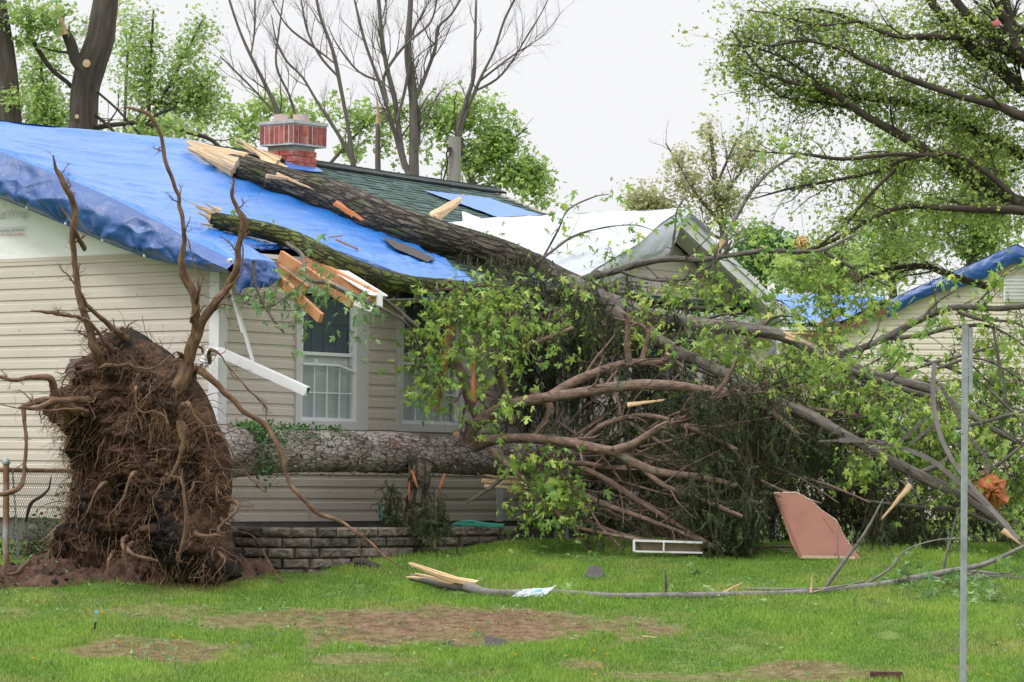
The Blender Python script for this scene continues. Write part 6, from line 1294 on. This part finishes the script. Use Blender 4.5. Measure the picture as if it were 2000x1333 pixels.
G = np.stack(rings+[rings[-1]+np.array((0, .06, 0))], 1); G = np.vstack([G, G[:1]]); mb.grid(G); mb.build('torn_root_plate', M['orangewood'], **T('rounded slab of torn orange wood fibres behind the metal strips at right', 'wood slab'))

# ================================================================== neighbour's house
NB = 62.; nx = P(1625, 640, NB); nr = P(1982, 484, NB)
nh_ = thing('neighbour_house', "neighbour's cream sided house with blue tarps on its maroon edged roof", 'house', P(1700, 943, NB))
ridge = nr; eL = nx; ztop = nr[2]; halfw = nr[0]-nx[0]; dirn = unit(np.array((1, -.02, 0))); bkd = np.array((-dirn[1], dirn[0], 0))
pitch_ = (nr[2]-nx[2])/halfw
mb = MB(); siding(mb, np.array((nr[0], NB, 0)), dirn, -bkd, -halfw+.05, halfw-.05, -.2, ztop-.05, zb=.2, pitch=.103, d=.016, lim=lambda z: (-(ztop-.08-z)/pitch_, (ztop-.08-z)/pitch_)); mb.build('gable_wall', M['siding_far'], nh_)
mb = MB(); O2 = np.array((nr[0], NB, 0.))
for sgn in (-1, 1):
    a = O2+ZZ*(ztop+.0); b_ = O2+dirn*sgn*(halfw+.25)+ZZ*(ztop-pitch_*(halfw+.25)); mb.beam((a)-bkd*.12-ZZ*.09, b_-bkd*.12-ZZ*.09, .03, .16)
mb.build('fascia', M['maroon'], nh_)
mb = MB()
for sgn in (-1, 1):
    uu = np.linspace(0, halfw+.25, 20); dd = np.linspace(-.15, 8, 8); U_, D_ = np.meshgrid(uu, dd, indexing='ij'); mb.grid(O2+U_[..., None]*dirn*sgn+D_[..., None]*bkd+(ztop-pitch_*U_+.01)[..., None]*ZZ)
mb.build('roof', M['ridge'], nh_)
mb = MB(); a, b_ = P(1960, 540, NB-.06), P(2003, 590, NB-.06); mb.box((a+b_)/2, dirn, bkd, ZZ, .19, .02, .22)
for k in range(7): mb.box((a+b_)/2-bkd*.03+ZZ*(-.19+k*.063), dirn, bkd, unit(ZZ-bkd*.8), .17, .004, .03)
mb.build('louvre_vent', M['white'], nh_)
# its tarp: roll along the left rake and over the ridge
mb = MB(); uu = np.linspace(-.9, halfw-.95, 90); vv = np.linspace(0, 1, 16); U_, V_ = np.meshgrid(uu, vv, indexing='ij'); dr2 = .30+.05*np.sin(U_*3)+.05*fbm(np.stack([U_*2, 0*U_, 0*U_], -1), 3, 95)
mb.grid(O2-U_[..., None]*dirn-bkd*(.18+.05*np.sin(V_*3.1)+.04*np.abs(fbm(np.stack([U_*4, V_*2, 0*U_], -1), 3, 96)))[..., None]+(ztop+.05-pitch_*np.abs(U_)-dr2*V_)[..., None]*ZZ)
V2, B2 = np.meshgrid(uu, np.linspace(-.2, 5, 8), indexing='ij'); mb.grid(O2-V2[..., None]*dirn+B2[..., None]*bkd+(ztop+.055-pitch_*np.abs(V2))[..., None]*ZZ)
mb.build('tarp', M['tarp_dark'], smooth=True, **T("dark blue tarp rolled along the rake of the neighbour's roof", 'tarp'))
# lower wing to the left: ridge runs across, near slope faces the camera
wl = P(1440, 575, NB+3); wr = P(1745, 583, NB+3); el, er = P(1425, 640, NB+.3), P(1640, 640, NB+.3)
mb = MB(); u_ = np.linspace(0, 1, 40)[:, None, None]; v_ = np.linspace(0, 1, 16)[None, :, None]; G = (wl*(1-u_)+wr*u_)*(1-v_)+(el*(1-u_)+er*u_)*v_; mb.grid(G-ZZ*.06); mb.build('wing_roof', M['ridge'], nh_)
mb = MB(); G2 = G+ZZ*(.02+.05*fbm(G*2, 3, 97))[..., None]; mb.grid(G2[:38, :14]); mb.build('tarp', M['tarp'], smooth=True, **T("pale blue tarp spread over the neighbour's low wing roof", 'tarp'))
mb = MB(); mb.beam(el-ZZ*.12, er-ZZ*.12, .03, .2); mb.beam(er-ZZ*.15, er+np.array((.5, -.1, -.15)), .03, .3); mb.build('fascia', M['maroon'], nh_); mb = MB(); mb.beam(el-ZZ*.02, er-ZZ*.02, .06, .06); mb.build('gutter', M['white'], nh_)
mb = MB(); mb.add([el+np.array((0, .4, -.2)), er+np.array((0, .4, -.2)), np.r_[(er+np.array((0, .4, 0)))[:2], -.1], np.r_[(el+np.array((0, .4, 0)))[:2], -.1]], [(0, 1, 2, 3)]); mb.build('wing_wall', M['siding_far'], nh_)
mb = MB(); mb.beam(P(1595, 638, NB), P(1640, 612, NB+1), .05, .08); mb.build('loose_board', M['lumber'], **T("loose brown board on the neighbour's wing roof tarp", 'board'))

# ================================================================== standing trees
def seg(pts, d): return LW(pts, d)
def tree(name, label, limbs_, clouds, bark, leafm, size, seed=0, sub=(2, 5, .7), tv=LEAF4_V, tf=LEAF4_F, per=6, group=None, upb=.25, leaf_tips=0, cl=.07, foot=None, cd=.6, trunk_n=1, droop=.3, dens=.72, wsc=1., back=0.):
    rs.seed(seed+100); pts_all = []; allL = []
    for l, d in limbs_: pp, r = seg(l, d); r = r*wsc; allL.append((pp, r)); pts_all.append(spline(pp, r, .1)[0])
    b0 = allL[0][0][0].copy(); base = np.array((b0[0] if foot is None else foot[0], b0[1], 0.)); t = thing(name, label, 'tree', base, group)
    tw, lf = MB(), MB()
    for k, (pp, r) in enumerate(allL):
        mb = MB()
        if k < trunk_n:
            q0 = base if k == 0 else np.array((pp[0][0], pp[0][1], 0.)); pp = np.vstack([q0-ZZ*.1, (q0+pp[0])/2, pp]); r = np.r_[r[0]*1.25, r[0]*1.1, r]
        big = r.max() > .06; mb.tube(pp, r, 28 if big else 8, .06 if big else .12, amp=.018 if big else .004, nz=10, seed=seed+k, lfreq=.2); tips = []
        q, r2 = spline(pp[2:] if k < trunk_n else pp, r[2:] if k < trunk_n else r, .15)
        if sub[1]: grow(tw, q, r2, sub[0], sub[1] if k >= trunk_n else max(1, sub[1]//2), sub[2], .75, tips, upb=upb, r_ratio=.45, sides=4, k=5, start=.1, wob=.08)
        mb.build('trunk' if k < trunk_n else 'limb', bark, t, smooth=True)
        for g in tips:
            if leaf_tips and rs.rand() < leaf_tips: leaves(lf, g[-1]+rs.randn(per, 3)*cl, size, droop, tv, tf); leaves(lf, g[len(g)//2]+rs.randn(per//2+1, 3)*cl, size, droop, tv, tf)
    PA = np.vstack(pts_all)
    for cx, cy, rx, ry, n_, dq in clouds:
        kk = dq/F; c = P(cx, cy, dq+back)
        for _ in range(n_):
            if rs.rand() > dens: continue
            v = unit(rs.randn(3))*rs.rand()**.45; e = c+v*np.array((rx*kk, cd, ry*kk)); sam = PA[rs.randint(0, len(PA), 24)]; a = sam[np.argmin(np.linalg.norm(sam-e, axis=1))]
            L_ = np.linalg.norm(e-a)
            if L_ > .9: a = e+(a-e)*.9/L_
            pth = twig_path(a, e, .08, 5, .08); tw.tube(pth, np.linspace(.0045, .0015, 5), 3, cap=False); q = spline(pth, np.ones(5), .07)[0]; q = q[len(q)//4:]
            for cc in q[rs.randint(0, len(q), 4)]: leaves(lf, cc+rs.randn(per, 3)*cl, size, droop, tv, tf)
            leaves(lf, e+rs.randn(per, 3)*cl, size, droop, tv, tf)
    if tw.n: tw.build('twigs', bark, t, kind='stuff')
    if lf.n: lf.build('crown', leafm, t, kind='stuff')
    return t
BF, BB, BK = M['bark_far'], M['bark_bare'], M['bark_black']
# big dark trunks behind the left of the roof
tree('maple_tree', 'thick dark trunk at the left edge behind the blue tarp', [([(22, 300, 46), (18, 200, 42), (12, 120, 38), (5, 60, 34), (-2, 0, 32), (-8, -60, 30)], 45.), ([(20, 28, 10), (45, 45, 9), (70, 90, 9), (100, 135, 9), (130, 160, 9), (142, 172, 9)], 45.)],
     [(60, 40, 60, 40, 20, 44.6), (20, 180, 30, 40, 6, 44.6), (110, 20, 50, 30, 16, 44.6)], BF, M['leaf_far'], .075, 1, (1, 3, .6))
tree('maple_tree', 'forked trunk with a snapped pale limb and a round saw scar, behind the left roof', [([(160, 300, 56), (163, 240, 52), (166, 180, 54), (178, 130, 60), (196, 75, 54), (204, 20, 48), (212, -40, 44)], 45.), ([(172, 145, 22), (150, 120, 20), (138, 85, 18), (127, 60, 15)], 44.9),
     ([(188, 250, 12), (215, 245, 9), (255, 240, 8), (300, 226, 7), (355, 205, 4)], 44.9), ([(255, 240, 6), (330, 250, 8), (380, 262, 9), (415, 275, 8), (440, 300, 6)], 44.8), ([(190, 180, 4), (230, 215, 4), (270, 260, 4), (300, 290, 3)], 44.9), ([(186, 225, 6), (210, 245, 5), (225, 260, 4)], 44.8)],
     [(300, 250, 80, 30, 10, 44.6)], BF, M['leaf_far'], .075, 2, (1, 4, .5))
mt_ = bpy.data.objects['maple_tree.001']; mb = MB(); shard(mb, P(127, 68, 44.8), P(113, 15, 44.8), .055, .012, .5, 7, .02); mb.build('broken_wood', M['rawwood'], mt_)
mb = MB(); mb.tube([P(169, 124, 44.55), P(169, 124, 44.62)], [.05, .045], 12); mb.build('saw_scar', M['rawwood'], mt_); mb = MB(); mb.tube([P(150, 228, 44.7), P(150, 228, 44.76)], [.028, .026], 12); mb.build('saw_scar', M['rawwood'], mt_)
# leafy young trees behind
TL = [([(300, 330, 10), (290, 200, 8), (295, 100, 6), (300, 20, 4)], 52.), ([(300, 220, 6), (340, 150, 5), (370, 90, 4), (395, 40, 3)], 52.), ([(240, 330, 8), (245, 200, 6), (250, 100, 5), (262, 40, 3)], 53.), ([(295, 200, 5), (350, 200, 5), (410, 150, 3)], 52.)]
tree('young_maple', 'bright green young maple filling the gap between the dark trunk and the chimney', TL, [(330, 180, 100, 90, 130, 52), (260, 120, 60, 90, 60, 52), (380, 110, 35, 80, 34, 52), (400, 200, 40, 50, 30, 52), (300, 280, 130, 40, 90, 52), (250, 45, 26, 35, 10, 52), (420, 250, 60, 40, 26, 52), (400, 60, 20, 30, 6, 52)], BF, M['leaf_far'], .054, 3, (1, 3, .5), per=7, cl=.12)
tree('young_maple', 'light green young maple behind the two thick trunks at far left', [([(90, 330, 10), (85, 200, 8), (80, 120, 5)], 55.)], [(90, 210, 80, 60, 110, 55), (60, 150, 50, 50, 30, 55), (110, 90, 70, 60, 36, 55), (240, 20, 40, 30, 14, 55), (110, 250, 90, 30, 50, 55)], BF, M['leaf_far'], .054, 4, (1, 3, .5), per=7, cl=.12)
# bare many-stemmed tree
S = [([(800, 420, 26), (808, 340, 22), (806, 200, 15), (797, 100, 14), (802, 0, 11), (803, -60, 9)], 49.), ([(800, 345, 15), (785, 300, 14), (772, 200, 12), (755, 130, 11), (745, 60, 10), (738, -20, 8)], 49.), ([(790, 330, 10), (765, 240, 8), (740, 160, 8), (712, 80, 6), (690, -10, 5)], 49.),
     ([(806, 205, 12), (830, 150, 9), (850, 95, 8), (855, 55, 7), (880, 30, 6), (905, -10, 5)], 49.), ([(808, 340, 9), (818, 260, 8), (812, 190, 7)], 49.1), ([(775, 235, 8), (790, 180, 8), (800, 120, 8), (803, 70, 6), (830, 20, 5)], 48.9), ([(757, 200, 8), (750, 150, 7), (790, 90, 7), (840, 45, 6), (855, -10, 5)], 48.8), ([(745, 160, 5), (700, 140, 4), (660, 90, 3), (640, 50, 2)], 49)]
tree('bare_tree', 'bare tree of many grey stems right of the chimney', S, [], BB, M['leaf_far'], .07, 5, (3, 7, 1.0), upb=.4, wsc=.8)
S = [([(690, 420, 14), (690, 330, 13), (680, 250, 10), (665, 170, 10), (650, 100, 9), (625, 30, 8), (612, -40, 6)], 50.), ([(695, 330, 9), (665, 270, 8), (620, 200, 7), (590, 150, 6), (560, 120, 5), (540, 80, 4), (530, 30, 3)], 50.), ([(660, 150, 6), (625, 110, 6), (600, 60, 5), (588, 0, 4)], 50.), ([(655, 125, 5), (610, 90, 5), (560, 50, 4), (525, -10, 3)], 50.)]
tree('bare_tree', 'slim bare tree leaning left just right of the chimney', S, [], BB, M['leaf_far'], .07, 6, (3, 7, .9), upb=.4, wsc=.8)
S = [([(560, 330, 13), (545, 230, 12), (520, 170, 10), (490, 110, 9), (468, 60, 7), (448, 0, 6), (440, -40, 5)], 50.5), ([(540, 225, 6), (500, 180, 5), (460, 140, 5), (430, 110, 3)], 50.5), ([(490, 110, 5), (497, 60, 4), (498, 0, 3)], 50.5), ([(590, 300, 8), (570, 200, 6), (540, 130, 5), (545, 60, 4), (555, -10, 3)], 50.5)]
tree('bare_tree', 'bare sapling rising behind the chimney top, leaning left', S, [], BB, M['leaf_far'], .07, 7, (3, 7, .8), upb=.35, wsc=.8)
S = [([(885, 420, 14), (892, 270, 12), (910, 200, 11), (925, 150, 9), (928, 80, 8), (930, 0, 6)], 50.5), ([(895, 265, 9), (915, 210, 8), (940, 150, 7), (965, 100, 6), (985, 40, 5), (1010, -10, 4)], 50.5), ([(925, 180, 7), (970, 155, 6), (1000, 120, 5), (1030, 70, 4), (1055, 30, 3), (1075, -10, 2)], 50.5), ([(935, 160, 5), (1000, 110, 4), (1060, 70, 3), (1100, 20, 2)], 50.5)]
tree('bare_tree', 'bare tree behind the grey utility pole with branches fanning right', S, [], BB, M['leaf_far'], .07, 8, (3, 7, .8), upb=.35, wsc=.8)
S = [([(740, 420, 12), (738, 320, 11), (738, 240, 8)], 49.5), ([(815, 420, 8), (812, 300, 7), (813, 200, 6), (806, 120, 4)], 49.5)]
tree('bare_tree', 'thin dead sapling with a snapped pale top between the bare stems', S, [], BB, M['leaf_far'], .07, 9, (2, 4, .4), upb=.35)
mb = MB(); shard(mb, P(739, 242, 49.4), P(737, 200, 49.4), .03, .008, .5); mb.build('broken_top', M['rawwood'], bpy.data.objects['bare_tree.004'])
# leafy tree behind the bare ones
S = [([(930, 460, 16), (920, 350, 12), (900, 280, 9), (880, 220, 6)], 60.), ([(925, 340, 8), (980, 290, 6), (1030, 250, 4)], 60.), ([(915, 320, 7), (860, 250, 6), (800, 220, 4), (720, 210, 3)], 60.), ([(930, 370, 7), (1000, 340, 5), (1060, 320, 3)], 60.)]
tree('spring_tree', 'fresh green tree behind the utility pole, its crown spreading right over the roof', S, [(960, 270, 60, 60, 60, 60), (1000, 330, 70, 60, 70, 60), (1050, 380, 50, 35, 34, 60), (920, 210, 60, 40, 30, 60), (860, 230, 60, 60, 34, 60), (960, 190, 40, 20, 10, 60), (900, 320, 60, 50, 24, 60)], BB, M['leaf_far'], .085, 10, (1, 4, .6), per=6, cl=.09)
S = [([(620, 420, 12), (600, 330, 9), (560, 260, 6), (520, 200, 4)], 60.), ([(610, 360, 7), (680, 280, 5), (730, 230, 4), (780, 200, 3)], 60.), ([(590, 300, 5), (500, 270, 4), (450, 230, 3)], 60.)]
tree('spring_tree', 'sparse fresh green tree behind the chimney and bare stems', S, [(480, 230, 50, 40, 20, 60), (560, 215, 70, 30, 22, 60), (660, 220, 70, 30, 20, 60), (740, 240, 70, 50, 28, 60), (700, 310, 70, 30, 12, 60), (470, 280, 60, 30, 16, 60), (800, 290, 60, 60, 18, 60)], BB, M['leaf_far'], .085, 11, (1, 4, .6), per=6, cl=.09)
# utility pole
up_ = thing('utility_pole', 'weathered grey utility pole with cable brackets behind the green roof', 'utility pole', np.r_[P(889, 900, 48)[:2], 0]); mb = MB(); mb.tube([np.r_[P(889, 900, 48)[:2], -.1], P(888, 268, 48)], [.095, .085], 20, .5); mb.build('pole', M['post'], up_)
mb = MB(); mb.tube([P(878, 290, 47.9), P(872, 300, 47.9), P(874, 320, 47.9), P(868, 345, 47.9), P(860, 370, 47.9)], .012, 6, .05); mb.box(P(877, 292, 47.9), (1, 0, 0), (0, 1, 0), ZZ, .03, .03, .03); mb.tube([P(880, 300, 47.88), P(862, 340, 47.88), P(870, 380, 47.88)], .008, 6, .05); mb.build('cable', M['bark_black'], up_)

# right: pale yellow tree, low green trees, tall trees behind the neighbour, big oak over everything
S = [([(1420, 560, 14), (1412, 450, 12), (1400, 380, 10), (1392, 300, 7), (1385, 240, 4)], 75.), ([(1412, 440, 8), (1360, 380, 6), (1330, 330, 4), (1300, 280, 3)], 75.), ([(1405, 400, 7), (1450, 330, 5), (1480, 290, 3)], 75.), ([(1415, 470, 7), (1330, 430, 5), (1260, 400, 3)], 75.), ([(1400, 360, 5), (1440, 270, 4)], 75.)]
tree('spring_tree', 'pale yellow green tree with open branches behind the white tarp', S, [(1390, 270, 40, 55, 26, 75), (1330, 330, 60, 50, 40, 75), (1460, 310, 50, 40, 34, 75), (1270, 380, 60, 30, 44, 75), (1380, 380, 80, 50, 60, 75), (1240, 400, 40, 14, 26, 75), (1440, 420, 60, 50, 36, 75)], BB, M['leaf_yellow'], .075, 12, (2, 6, .9), per=6, cl=.1)
tree('distant_tree', 'dense blue green tree far behind the porch roof edge', [([(1490, 600, 16), (1490, 500, 12), (1480, 450, 8)], 90.)], [(1480, 490, 60, 45, 150, 90), (1540, 500, 60, 40, 90, 90)], BF, M['leaf_mid'], .11, 13, (1, 3, .6), per=9, cl=.13)
tree('distant_tree', 'rounded olive green tree far behind the neighbour wing roof', [([(1620, 600, 16), (1620, 520, 12), (1610, 470, 8)], 84.)], [(1620, 520, 70, 40, 130, 84), (1560, 540, 60, 30, 70, 84), (1690, 530, 60, 40, 80, 84)], BF, M['leaf_far'], .10, 14, (1, 3, .6), per=8, cl=.12)
S = [([(1900, 620, 20), (1898, 500, 18), (1905, 420, 14), (1915, 340, 10), (1900, 280, 7)], 72.), ([(1950, 620, 16), (1940, 500, 13), (1925, 400, 8)], 73.)]
tree('tall_tree', 'green tree with two bare stems rising directly behind the neighbour ridge', S, [(1900, 400, 70, 70, 90, 72), (1860, 330, 60, 60, 50, 72), (1960, 330, 50, 80, 60, 72), (1800, 440, 60, 60, 56, 72), (1930, 470, 80, 40, 60, 72), (1880, 250, 50, 40, 22, 72), (1960, 430, 60, 60, 40, 72)], BF, M['leaf_far'], .085, 15, (1, 4, .7), per=7, cl=.1, trunk_n=2)
S = [([(1745, 620, 14), (1742, 520, 12), (1750, 420, 9), (1770, 330, 6)], 70.), ([(1748, 450, 7), (1700, 400, 5), (1660, 370, 3)], 70.)]
tree('tall_tree', 'slender green tree between the low wing and the neighbour ridge', S, [(1740, 400, 60, 60, 60, 70), (1700, 330, 40, 40, 22, 70), (1760, 300, 60, 60, 40, 70), (1700, 480, 60, 50, 60, 70), (1780, 500, 60, 40, 50, 70), (1720, 250, 40, 30, 8, 70)], BF, M['leaf_far'], .08, 16, (1, 4, .6), per=7, cl=.1)
# big oak: trunk stands outside the frame, limbs reach in from the right
OD = 44.
OL = [([(2330, 640, 80), (2320, 480, 74), (2300, 330, 66), (2290, 150, 60), (2300, 0, 50)], OD),
      ([(2290, 470, 34), (2150, 430, 26), (2000, 400, 22), (1922, 367, 19), (1875, 335, 17), (1815, 298, 15), (1750, 260, 13), (1685, 223, 11), (1638, 190, 9), (1600, 172, 7), (1555, 163, 4)], OD), ([(2290, 330, 30), (2150, 260, 20), (2000, 228, 14), (1954, 209, 13), (1880, 190, 11), (1790, 160, 9), (1700, 125, 8), (1640, 95, 6), (1560, 75, 3)], OD-.4),
      ([(2300, 380, 26), (2120, 340, 18), (1990, 300, 14), (1908, 260, 12), (1861, 228, 11), (1805, 214, 9), (1760, 200, 8), (1703, 195, 7), (1638, 186, 5), (1540, 170, 3)], OD+.4), ([(2310, 500, 26), (2150, 440, 18), (2000, 412, 15), (1908, 409, 12), (1838, 406, 10), (1768, 404, 9), (1712, 423, 7), (1647, 460, 6), (1590, 485, 5), (1530, 500, 3)], OD-.6),
      ([(1990, 395, 12), (1930, 340, 10), (1861, 302, 9), (1782, 307, 8), (1712, 335, 7), (1629, 353, 6), (1550, 367, 5), (1466, 390, 2)], OD-.3), ([(1830, 305, 8), (1745, 302, 7), (1648, 311, 6), (1573, 302, 5), (1500, 298, 3), (1440, 290, 2)], OD-.5),
      ([(2290, 230, 26), (2120, 130, 18), (2010, 60, 14), (1900, 72, 10), (1805, 72, 9), (1745, 70, 8), (1675, 42, 6), (1600, 20, 4), (1540, 20, 2)], OD), ([(2290, 280, 34), (2110, 240, 24), (2000, 177, 20), (1954, 139, 18), (1898, 93, 16), (1852, 46, 13), (1815, 0, 11), (1790, -40, 9)], OD+.3),
      ([(2290, 240, 30), (2080, 170, 24), (1990, 115, 20), (1935, 70, 17), (1890, 30, 14), (1850, -20, 12)], OD+.2), ([(2280, 200, 26), (2080, 130, 20), (2000, 110, 18), (1980, 60, 17), (1960, 0, 16), (1950, -40, 14)], OD-.1), ([(1985, 95, 12), (1965, 40, 12), (1930, -20, 10)], OD-.3),
      ([(1620, 180, 6), (1570, 140, 5), (1520, 110, 4), (1460, 90, 3), (1410, 90, 2)], OD), ([(1600, 172, 5), (1540, 160, 5), (1480, 130, 4), (1430, 60, 2)], OD-.3), ([(1640, 95, 5), (1570, 80, 4), (1500, 90, 4), (1450, 70, 2)], OD-.6), ([(1660, 210, 6), (1600, 200, 5), (1530, 190, 4), (1470, 150, 3), (1420, 140, 2)], OD+.2), ([(1675, 42, 5), (1600, 50, 4), (1520, 30, 3), (1460, 20, 2)], OD-.2),
      ([(1750, 330, 6), (1700, 380, 5), (1650, 440, 4), (1600, 480, 3)], OD-.8), ([(1930, 560, 14), (1860, 540, 12), (1800, 520, 10), (1720, 530, 8), (1650, 560, 5)], OD+1)]
tree('oak_tree', 'huge oak with black limbs and small olive leaves reaching in from the upper right', OL,
     [(1520, 120, 110, 70, 110, OD), (1440, 90, 50, 55, 26, OD), (1600, 60, 120, 60, 110, OD-.3), (1700, 110, 110, 60, 110, OD), (1800, 60, 110, 60, 80, OD), (1900, 100, 90, 80, 90, OD), (1960, 60, 60, 70, 50, OD-.4), (1640, 200, 110, 50, 90, OD), (1760, 210, 110, 50, 100, OD), (1880, 240, 110, 60, 130, OD), (1960, 300, 70, 70, 90, OD-.3), (1840, 330, 100, 50, 80, OD-.3), (1900, 180, 90, 60, 70, OD),
      (1560, 200, 70, 26, 30, OD), (1500, 290, 70, 16, 16, OD-.3), (1540, 350, 80, 26, 24, OD-.3), (1620, 340, 70, 30, 26, OD-.3), (1700, 340, 60, 40, 30, OD-.3), (1760, 400, 80, 30, 36, OD-.6), (1900, 410, 90, 40, 66, OD-.6), (1680, 440, 70, 30, 30, OD-.6), (1600, 480, 70, 24, 26, OD-.6), (1780, 480, 90, 36, 50, OD-.2), (1960, 440, 60, 40, 30, OD), (1720, 550, 80, 24, 26, OD+.8), (1440, 160, 40, 40, 10, OD), (1500, 30, 70, 30, 20, OD)],
     BK, M['leaf_oak'], .052, 17, (2, 7, .8), LEAF4_V, LEAF4_F, per=4, upb=.12, leaf_tips=.45, cl=.065, dens=.74, wsc=1.15, back=.45, foot=(2330/F*OD-1000/F*OD,), cd=.55)
mb = MB(); pt_ = P(1566, 474, 42)+rs.randn(500, 3)*np.array((.026, .022, .032)); mb.inst(LEAF_V, LEAF_F, pt_, frames(rs.randn(500, 3), rs.randn(500, 3)), .02+.02*rs.rand(500)); mb.build('insulation_tuft', M['insul'], **T('tuft of yellow insulation caught in the branches right of the porch roof', 'insulation'))
mb = MB(); rock(mb, P(1946, 47, 43.4), .045, 12, (1, .6, 1)); M['pink'] = nmat('pink scrap', [(.45, .10, .12), (.55, .14, .16)], 5); mb.build('pink_scrap', M['pink'], **T('small red scrap of cloth caught high in the dark oak limbs', 'scrap'))
# far wood closing the view at ground level
mb = MB()
for x in np.arange(-60, 61, 6.):
    pass
tree('distant_tree', 'hazy green tree seen low between the porch and the neighbour house', [([(1560, 900, 14), (1560, 700, 10), (1560, 640, 6)], 80.)], [(1500, 700, 90, 60, 120, 80), (1600, 760, 80, 80, 90, 80), (1480, 820, 80, 80, 90, 80)], BF, M['leaf_mid'], .12, 18, (1, 3, .6), per=9, cl=.14)
